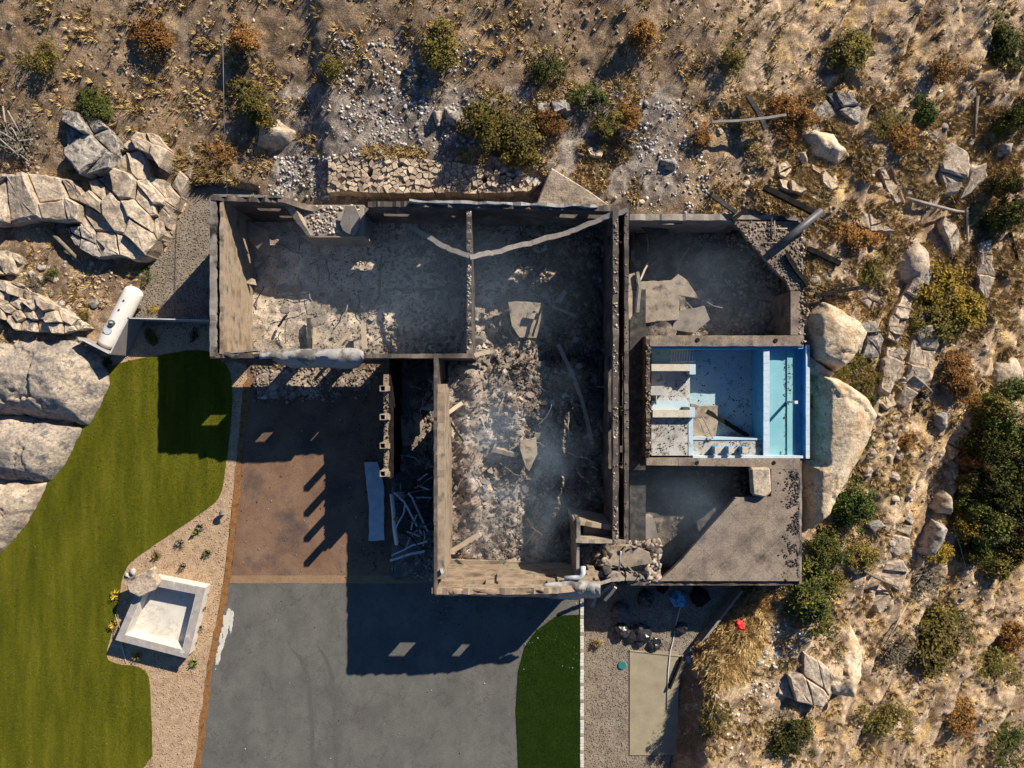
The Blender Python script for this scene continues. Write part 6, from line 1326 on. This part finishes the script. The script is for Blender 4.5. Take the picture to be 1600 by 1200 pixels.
# ================================================================== WHITE BASIN IN THE BED
basin = empty('fire_pit_basin', W(248, 965, 0)); tag(basin, 'square white plastered basin with stone rim beside the lawn', 'basin')
def badd(o): o.parent = basin; o.matrix_parent_inverse = Matrix.Translation(-basin.location); return o
ZR = 1.15
oc = [(224, 900), (320, 919), (293, 1029), (180, 1000)]; cen = (254, 962)
ic = [(cen[0] + (x - cen[0]) * 0.80, cen[1] + (y - cen[1]) * 0.80) for x, y in oc]
mc = [(cen[0] + (x - cen[0]) * 0.96, cen[1] + (y - cen[1]) * 0.96) for x, y in oc]
ow, iw, mw = WP(oc, ZR), WP(ic, ZR), WP(mc, ZR)
def ring(o_, i_, z0, z1):
    mb = MB()
    for k in range(4):
        j = (k + 1) % 4; mb.add([(*o_[k], z0), (*o_[j], z0), (*i_[j], z0), (*i_[k], z0), (*o_[k], z1), (*o_[j], z1), (*i_[j], z1), (*i_[k], z1)], [(0, 3, 2, 1), (4, 5, 6, 7), (0, 1, 5, 4), (2, 3, 7, 6)])
    return mb
for k in range(4):
    j = (k + 1) % 4; mb = MB(); mb.add([(*ow[k], ZR - .1), (*ow[j], ZR - .1), (*iw[j], ZR - .1), (*iw[k], ZR - .1), (*ow[k], ZR), (*ow[j], ZR), (*iw[j], ZR), (*iw[k], ZR)], [(0, 3, 2, 1), (4, 5, 6, 7), (0, 1, 5, 4), (2, 3, 7, 6), (0, 4, 7, 3), (1, 2, 6, 5)])
    badd(mb.build('rim_slab', 'rim_stone'))
badd(ring(mw, [(x * 0.999 + 0.001 * mw[0][0], y) for x, y in iw], -0.2, ZR - 0.102).build('wall', 'white_plaster'))
badd(MB().prism(iw, -0.2, 0.22).build('floor', 'white_plaster'))
lin = ring(iw, [(iw[k][0] + (sum(p[0] for p in iw) / 4 - iw[k][0]) * 0.02, iw[k][1] + (sum(p[1] for p in iw) / 4 - iw[k][1]) * 0.02) for k in range(4)], 0.2, ZR - 0.01)
badd(lin.build('lining', 'white_plaster'))
slab('feature_rock', [(198, 914), (222, 896), (234, 890), (246, 914), (240, 924), (216, 934), (202, 926)], 1.75, 0.7, 'rock_tan', 'split stone slab balanced on the basin corner', (0.05, 0.1), 'rock', bevel=0.08)
slab('feature_rock', [(196, 906), (216, 898), (224, 906), (204, 916)], 1.35, 0.35, 'rock_grey', 'flat ledge stone under the split stone slab', (0.05, 0), 'rock', bevel=0.05)
for k, (p, q, s) in enumerate(((207, 893, .55), (198, 899, .4), (242, 888, .35), (196, 940, .4))):
    stone('bed_stone', STONES[k], Vector(W(p, q, 0.1)), s, 'stone_white' if k < 3 else 'rock_grey', 'pale stone at the foot of the split slab by the basin', 'stones by the basin')
rod('bamboo_stick', [(183, 955, .1), (188, 985, .9), (180, 960, .5)], 0.02, 'timber_light', 'thin cane leaning on the basin wall', 'cane')
rod('irrigation_pipe', [(189, 1003, .1), (193, 1020, .06), (197, 1036, .06)], 0.03, 'pipe_white', 'white irrigation pipe below the basin', 'pipe')
def strip(name, pts, z, w, h, m, label, cat):
    mb = MB()
    for i in range(len(pts) - 1): mb.beam(W(*pts[i], z), W(*pts[i + 1], z), w, h, 0, 1)
    return tag(mb.build(name, m), label, cat)
lt = empty('garden_light', W(348, 802, 0)); tag(lt, 'small tan box light on the gravel bed', 'light')
for o in (MB().box(W(348.5, 800, 0.6), (0.34, 0.40, 0.12)).build('cap', 'slab_tan', bevel=0.02), MB().box(Vector(W(349, 801, 0.0)) + Vector((0, 0, .28)), (0.22, 0.22, 0.54)).build('post', 'slab_grey')):
    o.parent = lt; o.matrix_parent_inverse = Matrix.Translation(-lt.location)
# ================================================================== SUNKEN YARD THINGS
mb = MB(); x, y0, _ = W(909, 935, 0.0); _, y1, _ = W(909, 1240, 0.0)
ret = empty('edging_wall', (x, y0, -3.4)); tag(ret, 'pale block edging wall between the small lawn and the gravel yard', 'wall')
n = 58
for k in range(n):
    yy = lerp(y0, y1, (k + .5) / n); o = MB().box((x + rnd.uniform(-.01, .01), yy, 0.02), (0.24, abs(y1 - y0) / n - 0.02, 0.14)).build('block', 'white_plaster' if k % 5 else 'slab_tan', None, bevel=0.015); o.parent = ret; o.matrix_parent_inverse = Matrix.Translation(-ret.location)
o = MB().box((x, (y0 + y1) / 2 + 0.5, -1.8), (0.2, abs(y1 - y0) + 1.2, 3.4)).build('wall_body', 'slab_grey', None); o.parent = ret; o.matrix_parent_inverse = Matrix.Translation(-ret.location)
ZY = -3.4
pad = Bx('concrete_pad', (984, 1018, 1060, 1180), ZY - 0.2, ZY + 0.07, 'concrete_pad', None); tag(pad, 'olive tan concrete pad in the gravel yard', 'pad')
strip('pad_border', [(984, 1016.5), (1067, 1025.5)], ZY + 0.06, 0.07, 0.12, 'slab_tan', 'thin pale edging board along the concrete pad', 'edging')
strip('timber_edging', [(1157, 920), (1094, 1001)], ZY + 0.5, 0.16, 0.9, 'timber_ash', 'weathered timber edging along the grass bank', 'edging')
strip('timber_edging', [(1066, 1026), (1046, 1075)], ZY + 0.2, 0.12, 0.4, 'char', 'dark timber edging right of the concrete pad', 'edging')
rod('garden_hose', [(1072, 930, ZY + .3), (1062, 952, ZY + .05), (1057, 972, ZY + .05), (1052, 1000, ZY + .05), (1047, 1020, ZY + .12), (1044, 1052, ZY + .12), (1042, 1110, ZY + .12)], 0.035, 'pipe_white', 'pale garden hose running down the gravel yard', 'hose')
def lump(name, p, q, r, h, m, label, seed, z=ZY, sub=3, rough=0.35, cat='bag'):
    bm = bmesh.new(); bmesh.ops.create_icosphere(bm, subdivisions=sub, radius=1.0)
    x, y, _ = W(p, q, z)
    for v in bm.verts:
        n = fbm(np.array([v.co.x * 2.1 + seed]), np.array([v.co.y * 2.1 + v.co.z * 1.7]), 3, seed)[0] - 0.5; n2 = fbm(np.array([v.co.x * 6 + seed]), np.array([v.co.y * 6 + v.co.z * 5]), 2, seed + 1)[0] - 0.5
        k = 1 + rough * 2 * n + rough * 0.8 * n2; v.co = Vector((v.co.x * r * k, v.co.y * r * k, max(-0.05, v.co.z * h * k + h * 0.5)))
    me = bpy.data.meshes.new(name); bm.to_mesh(me); bm.free(); me.materials.append(MATS[m]); o = link(bpy.data.objects.new(name, me)); o.location = (x, y, z); return tag(o, label, cat)
lump('tarp_bundle', 1059, 934, 0.55, 0.45, 'plastic_blue', 'crumpled bright blue tarp in the shaded yard', 3, rough=0.6, cat='tarp')
lump('cushion_bag', 968, 953, 0.6, 0.4, 'metal_dark', 'grey blue rounded bag in the shaded yard', 5, rough=0.3)
lump('black_bag', 1008, 933, 0.6, 0.4, 'plastic_black', 'black bag below the patio tip in the yard', 7)
lump('planter_ball', 1092, 930, 0.65, 0.6, 'char', 'dark round shrub stump by the patio wall', 9, cat='stump')
lump('planter_ball', 1034, 917, 0.4, 0.4, 'char', 'small dark stump close under the patio edge', 10, cat='stump')
lump('planter_ball', 1064, 980, 0.45, 0.3, 'plastic_black', 'black pot beside the pale garden hose', 11, cat='pot')
lump('black_bag', 970, 984, 0.55, 0.4, 'plastic_black', 'black bag left of the dark tarp in the yard', 12)
lump('crumpled_tarp', 998, 992, 0.75, 0.3, 'plastic_black', 'black crumpled tarp on the gravel', 13, rough=0.6, cat='tarp')
lump('crumpled_tarp', 1024, 1006, 0.5, 0.25, 'plastic_black', 'pointed black plastic sheet end on the gravel', 14, rough=0.7, cat='tarp')
lump('red_bag', 1155, 976, 0.34, 0.2, 'plastic_red', 'bright red bag on the golden grass bank', 15, z=-1.0, rough=0.6)
x, y, _ = W(972, 1039, ZY); lid = MB().tube([(x, y, ZY - 0.02), (x, y, ZY + 0.10)], 0.30, 20).build('valve_cover', 'plastic_teal', bevel=0.02); tag(lid, 'round teal green valve cover in the gravel yard', 'cover')

# ================================================================== PLANTS
def leaf_cloud(name, seed, n, lsize, clumps=26, flat=0.8, shell=0.55, core=0.2):
    """unit-radius crown of small leaf faces gathered in uneven clumps, sitting on z=0"""
    R = np.random.RandomState(seed)
    nl = 4 + seed % 3; la = R.uniform(0, 6.28, nl); lr = R.uniform(0.15, 0.62, nl); lz = R.uniform(0.15, 0.7, nl); ls = R.uniform(0.28, 0.55, nl)
    li = R.randint(0, nl, clumps); d = R.normal(0, 1, (clumps, 3)); d /= np.linalg.norm(d, axis=1)[:, None]
    cc = np.stack([np.cos(la[li]) * lr[li], np.sin(la[li]) * lr[li], lz[li]], -1) + d * (ls[li] * R.uniform(0.5, 1.0, clumps))[:, None]
    cc[:, 2] = np.abs(cc[:, 2]) * 0.8; cs = R.uniform(0.07, 0.26, clumps)
    k = R.randint(0, clumps, n); off = R.normal(0, 1, (n, 3)); off /= np.linalg.norm(off, axis=1)[:, None]; off *= (R.rand(n) ** 0.5)[:, None]
    p = cc[k] + off * cs[k][:, None]
    m = R.rand(n) < core
    q = R.normal(0, 1, (n, 3)); q /= np.linalg.norm(q, axis=1)[:, None]; q[:, 2] = np.abs(q[:, 2]); q *= (0.75 * R.rand(n) ** 0.6)[:, None]
    p[m] = q[m]; p[:, 2] = np.abs(p[:, 2]) * flat * 1.2 + 0.05
    nrm = p + R.normal(0, 0.7, (n, 3)); nrm[:, 2] += 0.5; nrm /= np.linalg.norm(nrm, axis=1)[:, None]
    t = np.cross(nrm, R.normal(0, 1, (n, 3))); t /= np.linalg.norm(t, axis=1)[:, None] + 1e-9; b = np.cross(nrm, t)
    s = (lsize * R.uniform(0.6, 1.4, n))[:, None]
    v = np.stack([p - t * s, p - b * s * 0.5, p + t * s, p + b * s * 0.5], 1).reshape(-1, 3)
    me_o = from_np(name, v, np.arange(n * 4).reshape(-1, 4), 'leaf_olive'); me = me_o.data; COL.objects.unlink(me_o); bpy.data.objects.remove(me_o); return me
def stem_mesh(name, seed, k=9):
    R = random.Random(seed); mb = MB()
    for i in range(k):
        a = R.uniform(0, 6.28); r = R.uniform(0.3, 0.8); h = R.uniform(0.5, 0.9)
        p1 = (math.cos(a) * r * 0.4, math.sin(a) * r * 0.4, h * 0.45); p2 = (math.cos(a + .3) * r, math.sin(a + .3) * r, h)
        mb.tube([(0, 0, -0.15), p1, p2], 0.03, 5, rads=[0.05, 0.03, 0.008])
        for j in range(2):
            a2 = a + R.uniform(-.8, .8); mb.tube([p1, (p1[0] + math.cos(a2) * .35, p1[1] + math.sin(a2) * .35, p1[2] + .25)], 0.012, 4, rads=[0.02, 0.006])
    o = mb.build(name, 'bark'); me = o.data; bpy.data.objects.remove(o); return me
def conifer_mesh(name, seed):
    R = np.random.RandomState(seed); V = []; n = 0
    P0, P1 = [], []
    for lev in range(11):
        z = 0.25 + lev * 0.15; rad = 1.0 * (1 - lev / 12.5); nb = 13 - lev // 2
        for i in range(nb):
            a = R.uniform(0, 6.28); L = rad * R.uniform(0.75, 1.08)
            for s in np.linspace(0.12, 1, 16):
                base = np.array([math.cos(a) * L * s, math.sin(a) * L * s, z + 0.12 * s - 0.05 * s * s])
                for w in range(7):
                    da = a + R.normal(0, 0.85); l = R.uniform(0.06, 0.13)
                    P0.append(base); P1.append(base + np.array([math.cos(da) * l, math.sin(da) * l, R.uniform(-0.01, 0.07)]))
    P0 = np.array(P0); P1 = np.array(P1); d = P1 - P0; w = np.stack([-d[:, 1], d[:, 0], 0 * d[:, 0]], -1); w /= np.linalg.norm(w, axis=1)[:, None] + 1e-9; w *= 0.014
    v = np.stack([P0 - w, P0 + w, P1], 1).reshape(-1, 3)
    o = from_np(name, v, np.arange(len(v)).reshape(-1, 3), 'needle'); me = o.data; bpy.data.objects.remove(o); return me
CLOUD = [leaf_cloud('crown_shape', 300 + i, 7500, 0.036, clumps=44 + 8 * i, core=0.12) for i in range(5)]
LOOSE = [leaf_cloud('crown_shape', 320 + i, 3600, 0.034, clumps=40, core=0.15) for i in range(3)]
TWIG = [leaf_cloud('crown_shape', 340 + i, 700, 0.045, clumps=18, shell=0.3, core=0.4) for i in range(2)]
STEM = [stem_mesh('stem_shape', 350 + i, 9 + 8 * i) for i in range(3)]
PINE = conifer_mesh('needle_shape', 360)
def put(mesh, name, m, parent):
    o = bpy.data.objects.new(name, mesh); link(o, parent); o.material_slots[0].link = 'OBJECT'; o.material_slots[0].material = MATS[m]; return o
def plant(kind, name, p, q, rpx, hgt, m, label, cat, seed, group=None, z=None, ry=None):
    g = G(p, q) if z is None else Vector(W(p, q, z))
    for _ in range(3):  # the photo shows the top of the crown: stand the plant where its middle height projects there
        zz = g.z + hgt * 0.5; x, y, _z = W(p, q, zz); g = Vector((x, y, float(zt(x, y)) if z is None else z))
    r = rpx * (H - g.z - hgt * .5) / F
    e = empty(name, g, rnd.uniform(0, 6.28)); tag(e, label, cat, group)
    mesh = {'cloud': CLOUD[seed % 5], 'loose': LOOSE[seed % 3], 'twig': TWIG[seed % 2]}[kind] if kind != 'pine' else PINE
    k = 1.9 if kind == 'pine' else 1.12
    ry_ = (ry or 1.0)
    c = put(mesh, 'foliage' if cat != 'tree' else 'crown', m, e); c.scale = (r, r * ry_, hgt / k)
    s = put(STEM[seed % 3 if kind != 'twig' else 2], 'stem' if cat != 'tree' else 'trunk', 'bark', e); s.scale = (r * 0.62, r * 0.62 * ry_, hgt / 1.5)
    return e
SH = [
 # kind, p, q, radius px, height m, material, label
 ('cloud', 770, 180, 44, 2.4, 'leaf_olive', 'wide olive brown thicket above the retaining wall'),
 ('cloud', 815, 205, 36, 2.0, 'leaf_olive', 'olive thicket right half above the white rounded stones'),
 ('loose', 808, 240, 26, 1.2, 'leaf_olive', 'low olive bush just above the white rounded stones'),
 ('cloud', 858, 190, 22, 1.3, 'leaf_rust', 'reddish brown bush at the right of the olive thicket'),
 ('cloud', 392, 158, 36, 1.9, 'leaf_olive', 'dark olive bush at the top left beside a long shadow'),
 ('loose', 945, 190, 24, 1.2, 'leaf_olive', 'brown olive bush above the burnt slope'),
 ('loose', 985, 178, 22, 1.3, 'leaf_rust', 'rusty bush near the top above the burnt slope'),
 ('loose', 922, 160, 26, 1.5, 'leaf_dark', 'dark bush at the top edge right of the thicket'),
 ('loose', 1094, 214, 20, 1.3, 'leaf_rust', 'lone rust brown bush above the right wing'),
 ('cloud', 1244, 172, 28, 1.6, 'leaf_rust', 'large orange brown bush above the cream rock'),
 ('loose', 1222, 205, 22, 1.2, 'leaf_rust', 'lower orange brown bush left of the cream rock'),
 ('cloud', 1412, 205, 24, 1.3, 'leaf_rust', 'bright orange bush at the upper right slope'),
 ('loose', 1390, 190, 24, 1.2, 'leaf_olive', 'olive bush left of the bright orange bush'),
 ('cloud', 1450, 168, 22, 1.6, 'leaf_green', 'green bush at the top right'),
 ('cloud', 1340, 368, 27, 1.3, 'leaf_rust', 'rusty round bush on the right slope'),
 ('loose', 1365, 425, 22, 1.1, 'leaf_olive', 'low olive bush below the rusty round bush'),
 ('cloud', 1478, 450, 42, 2.4, 'leaf_yellow', 'big yellow green shrub on the right slope'),
 ('cloud', 1505, 480, 38, 2.0, 'leaf_yellow', 'yellow autumn shrub right of the big shrub'),
 ('cloud', 1468, 500, 36, 1.9, 'leaf_olive', 'olive brown shrub below the big yellow shrub'),
 ('cloud', 1506, 592, 30, 1.4, 'leaf_rust', 'orange autumn bush near the burnt brush'),
 ('loose', 1340, 570, 30, 1.2, 'leaf_olive', 'low olive scrub between the cream rocks'),
 ('loose', 1355, 600, 24, 1.0, 'leaf_olive', 'low olive scrub above the stone gully'),
 ('loose', 1366, 632, 13, 0.9, 'leaf_green', 'small green bush right of the huge cream boulder'),
 ('loose', 1356, 690, 14, 1.0, 'leaf_green', 'narrow green bush in the boulder cleft'),
 ('loose', 1418, 690, 20, 1.2, 'leaf_rust', 'orange brown bush in the stone gully'),
 ('loose', 1448, 622, 20, 0.9, 'char', 'burnt black brush on the right slope'),
 ('cloud', 1337, 782, 37, 3.0, 'needle', 'bright green dense bush below the huge cream boulder'),
 ('cloud', 1302, 862, 34, 2.4, 'leaf_dark', 'dark green bush at the lower right patio corner'),
 ('cloud', 1350, 868, 26, 1.8, 'leaf_olive', 'olive bush right of the dark patio corner bush'),
 ('cloud', 1272, 935, 44, 3.0, 'leaf_dark', 'large dark green bush below the patio corner'),
 ('cloud', 1312, 920, 26, 2.2, 'leaf_olive', 'olive bush right of the large dark bush'),
 ('loose', 1160, 930, 18, 0.9, 'leaf_olive', 'small green shrub at the top of the grass bank'),
 ('cloud', 1508, 822, 24, 1.9, 'leaf_yellow', 'yellow green round bush right of the cliff boulder'),
 ('cloud', 1470, 862, 22, 1.5, 'leaf_yellow', 'yellow autumn bush below the long grey slab'),
 ('twig', 1450, 905, 34, 1.6, 'leaf_grey', 'bare grey twiggy bush below the cliff'),
 ('twig', 1405, 1015, 36, 1.6, 'leaf_grey', 'bare twiggy bush left of the olive bush at the bottom'),
 ('cloud', 1452, 1010, 46, 2.4, 'leaf_olive', 'big olive green bush at the lower right'),
 ('loose', 1510, 960, 22, 1.4, 'leaf_olive', 'narrow olive bush on the lower slope'),
 ('cloud', 1588, 1000, 28, 1.8, 'leaf_rust', 'rusty bush at the lower right edge'),
 ('loose', 1560, 1040, 36, 1.5, 'leaf_olive', 'olive scrub at the bottom right corner'),
 ('loose', 222, 428, 22, 1.2, 'leaf_green', 'green leafy bush above the propane tank'),
 ('loose', 245, 378, 9, 0.7, 'leaf_green', 'tiny green bush at the gravel strip edge'),
 ('loose', 267, 340, 9, 0.6, 'leaf_green', 'small green sprout at the top of the gravel strip'),
 ('loose', 78, 432, 14, 0.9, 'leaf_green', 'dark green bush beside the dry grey brush'),
 ('twig', 50, 448, 26, 0.9, 'leaf_grey', 'dry grey twiggy brush left of the tank'),
 ('loose', 130, 494, 12, 0.6, 'leaf_olive', 'olive tuft beside the tank'),
 ('loose', 237, 480, 10, 0.6, 'leaf_yellow', 'yellow flowering tuft right of the tank'),
 ('loose', 160, 570, 18, 0.9, 'leaf_dark', 'dark shrub in the fence shadow by the lawn'),
 ('cloud', 236, 527, 14, 0.7, 'leaf_olive', 'brown grassy plant in the bed below the fence'),
 ('loose', 298, 524, 11, 0.6, 'leaf_dark', 'dark plant in the shaded bed below the fence'),
 ('twig', 25, 210, 40, 1.2, 'leaf_grey', 'grey dead brush heap at the left edge'),
 ('cloud', 140, 168, 24, 1.4, 'leaf_dark', 'dark green bush at the top left corner'),
 ('loose', 330, 245, 30, 0.9, 'leaf_rust', 'rusty scrub above the house corner'),
 ('loose', 932, 1006, 11, 0.8, 'dry_grass', 'round golden grass ball in the gravel yard'),
]
for i, (kind, p, q, r, h, m, lab) in enumerate(SH):
    big = p > 1060 or q < 330
    plant(kind, 'shrub', p, q, r * (1.5 if big else 1.15), h, m, lab, 'shrub', i, ry=rnd.uniform(0.7, 1.2), z=(-3.4 if 905 < p < 945 and q > 990 else None))
TR = [
 (1575, 640, 40, 4.2, 'leaf_green', 'bright green tree at the right edge below the pale rock rim'),
 (1545, 690, 34, 4.0, 'leaf_dark', 'dark tree right of the cliff rim'),
 (1590, 700, 38, 4.5, 'leaf_dark', 'dark tree at the right edge in the middle'),
 (1560, 750, 40, 4.4, 'leaf_dark', 'dense dark tree right of the cliff boulder'),
 (1525, 752, 26, 3.2, 'leaf_olive', 'olive brown tree on the cliff face'),
 (1590, 800, 42, 4.5, 'leaf_dark', 'large dark tree at the right edge lower down'),
 (1550, 835, 36, 4.0, 'leaf_dark', 'dark tree behind the yellow green round bush'),
 (1585, 335, 28, 3.4, 'leaf_dark', 'dark tree at the right edge beside the stone block'),
 (1592, 180, 24, 3.0, 'leaf_dark', 'dark tree in the upper right corner'),
 (1575, 280, 24, 3.0, 'leaf_olive', 'olive tree at the right edge below the stone block'),
 (1595, 855, 28, 3.6, 'leaf_olive', 'olive tree at the right edge under the dark trees'),
 (1552, 640, 26, 3.4, 'leaf_olive', 'olive tree tucked left of the bright green edge tree'),
 (1590, 605, 26, 3.6, 'leaf_green', 'green tree top just below the pale rim at the edge'),
 (1530, 795, 28, 3.4, 'leaf_dark', 'dark tree between the cliff boulder and the dense tree'),
 (1520, 715, 20, 2.6, 'leaf_rust', 'orange brown small tree against the cliff face'),
 (1565, 890, 24, 2.6, 'leaf_olive', 'low olive tree below the dark tree group'),
 (1528, 870, 24, 2.6, 'leaf_dark', 'low dark tree right of the thin dead stem'),
 (1598, 740, 30, 4.4, 'leaf_dark', 'tall dark tree cut by the right edge'),
]
for i, (p, q, r, h, m, lab) in enumerate(TR): plant('cloud', 'broadleaf_tree', p, q, r * 1.45, h, m, lab, 'tree', i + 1, ry=rnd.uniform(0.8, 1.15))
# beyond the photographed strip, above and below
OUT = [(60, 90, 30, 'leaf_olive'), (230, 60, 36, 'leaf_rust'), (520, 95, 26, 'leaf_olive'), (690, 70, 44, 'leaf_olive'), (860, 90, 36, 'leaf_dark'), (1010, 60, 30, 'leaf_rust'), (1150, 90, 26, 'leaf_olive'), (1330, 70, 40, 'leaf_olive'), (1480, 100, 30, 'leaf_rust'), (1580, 60, 40, 'leaf_dark'),
       (1120, 1120, 34, 'leaf_olive'), (1230, 1150, 40, 'leaf_dark'), (1380, 1130, 40, 'leaf_olive'), (1500, 1120, 36, 'leaf_rust'), (1590, 1160, 44, 'leaf_dark'), (380, 50, 30, 'leaf_rust')]
OUTL = ['sparse olive bush in the top left corner', 'orange brown bush on the top left hillside', 'olive bush above the pale stony patch', 'wide olive bush at the top centre left', 'dark green bush at the top centre', 'orange brown bush at the top centre right', 'small olive bush on the top right hillside', 'wide olive bush above the dark cracked boulder', 'rusty bush on the hillside near the top right corner', 'wide dark bush in the top right corner',
        'olive bush beyond the lower end of the golden bank', 'wide dark bush at the bottom below the broad cream rock', 'wide olive bush at the bottom right slope', 'rusty bush at the bottom right slope', 'wide dark bush in the bottom right corner', 'rusty bush at the top above the house corner']
for i, (p, q, r, m) in enumerate(OUT):
    plant('cloud' if i % 2 else 'loose', 'hillside_shrub', p, q, r * 1.25, 1.8, m, OUTL[i], 'shrub', i, 'bushes on the upper hillside' if q < 600 else 'bushes on the lower slope', ry=rnd.uniform(0.7, 1.2))
# bed plants: rosettes
def rosette(p, q, r, m, label, n=22, h=0.35, z=0.02):
    x, y, _ = W(p, q, z); R = random.Random(int(p * q)); mb = MB(); e = empty('bed_plant', (x, y, z)); tag(e, label, 'plant')
    for k in range(n):
        a = R.uniform(0, 6.28); l = r / K * R.uniform(0.6, 1.15); w = 0.035; hh = h * R.uniform(0.4, 1.1)
        d = Vector((math.cos(a), math.sin(a), 0)); s = Vector((-d.y, d.x, 0)) * w
        p1 = d * l * 0.5 + Vector((0, 0, hh)); p2 = d * l + Vector((0, 0, hh * R.uniform(0.2, 0.8)))
        b = len(mb.v); mb.v += [tuple(-s * .6), tuple(s * .6), tuple(p1 + s), tuple(p1 - s), tuple(p2)]; mb.f += [(b, b + 1, b + 2, b + 3), (b + 3, b + 2, b + 4)]
    o = mb.build('foliage', m, e); o['kind'] = 'stuff'
    c = MB().tube([(0, 0, -.05), (0, 0, .06)], 0.16, 9).build('root_collar', 'char', e)
for p, q, r, m, lab in [(314, 823, 9, 'leaf_grey', 'uppermost grey plant in the gravel bed'), (306, 832, 5, 'leaf_green', 'small green sprout below the uppermost bed plant'), (283, 847, 10, 'leaf_grey', 'grey ringed plant in the middle of the gravel bed'), (246, 867, 10, 'leaf_olive', 'grey green plant near the lawn edge in the bed'), (325, 863, 8, 'leaf_green', 'green tufted plant near the mulch strip'), (287, 884, 8, 'leaf_grey', 'small grey plant above the basin'),
                          (322, 926, 7, 'leaf_rust', 'brown sprig at the top right of the basin'), (318, 950, 6, 'leaf_grey', 'upper sprig right of the basin'), (312, 980, 8, 'leaf_grey', 'middle sprig right of the basin'), (304, 1004, 6, 'leaf_grey', 'lowest sprig right of the basin'), (304, 1035, 10, 'leaf_green', 'green plant below the basin corner'), (182, 930, 10, 'leaf_yellow', 'yellow grass plant at the left basin wall'), (180, 975, 12, 'leaf_yellow', 'spiky golden grass left of the basin'), (215, 1024, 10, 'leaf_yellow', 'yellow green spiky plant below the basin')]:
    rosette(p, q, r, m, lab)
# fallen poles and logs on the slope
def pole(pts, r, m, label, lift=0.15, name='fallen_log'):
    return tag(MB().tube([G(*p, lift) for p in pts], r, 7, rads=[r * (1 - 0.35 * i / max(1, len(pts) - 1)) for i in range(len(pts))]).build(name, m, smooth=True), label, 'log')
pole([(1411, 312), (1450, 322), (1490, 332), (1536, 335)], 0.14, 'dead_wood', 'long grey fallen trunk across the upper right slope', 0.3)
pole([(1508, 326), (1508, 370), (1509, 410)], 0.10, 'dead_wood', 'straight pale pole below the fallen grey trunk', 0.25)
pole([(1524, 152), (1520, 190), (1518, 218)], 0.14, 'bark', 'dark leaning log near the upper right edge', 0.25)
pole([(1575, 365), (1582, 388), (1587, 408)], 0.14, 'char', 'black log at the right edge of the slope', 0.2)
pole([(80, 360), (110, 390), (132, 412)], 0.16, 'bark', 'brown log pointing to the gravel strip', 0.3)
pole([(25, 400), (30, 430)], 0.12, 'dead_wood', 'short brown log at the left edge', 0.2)
pole([(130, 400), (134, 440)], 0.06, 'dead_wood', 'thin dead branch above the tank', 0.15)
pole([(1345, 890), (1375, 905), (1398, 914)], 0.12, 'bark', 'dark log beside the split rock on the lower right', 0.5)
pole([(1415, 940), (1395, 975), (1380, 1000)], 0.07, 'dead_wood', 'thin pale pole along the cliff foot', 0.4)
pole([(1484, 820), (1495, 855), (1503, 885)], 0.06, 'dead_wood', 'thin dead stem below the yellow green bush', 0.5)
pole([(1425, 588), (1440, 600), (1452, 612)], 0.10, 'timber_ash' , 'grey branch above the burnt black brush', 0.3)
for k, pts in enumerate([[(0, 180), (25, 205), (48, 250)], [(5, 230), (30, 238), (50, 255)], [(12, 170), (18, 215), (10, 260)], [(0, 205), (35, 225), (60, 222)], [(20, 250), (45, 236)], [(3, 215), (40, 248)], [(25, 180), (44, 215)]]):
    tag(MB().tube([G(*p, 0.25 + 0.08 * k) for p in pts], 0.05, 5).build('dead_branch', 'dead_wood', smooth=True), 'bleached dead branch in the brush heap at the left edge', 'branch', 'bleached branches')
# overhead cable at the upper left
rod('overhead_cable', [(348, 60, 6.0), (350, 180, 4.5), (355, 304, 5.0)], 0.025, 'metal_dark', 'thin dark cable running up the hillside from the house corner', 'cable', 5)
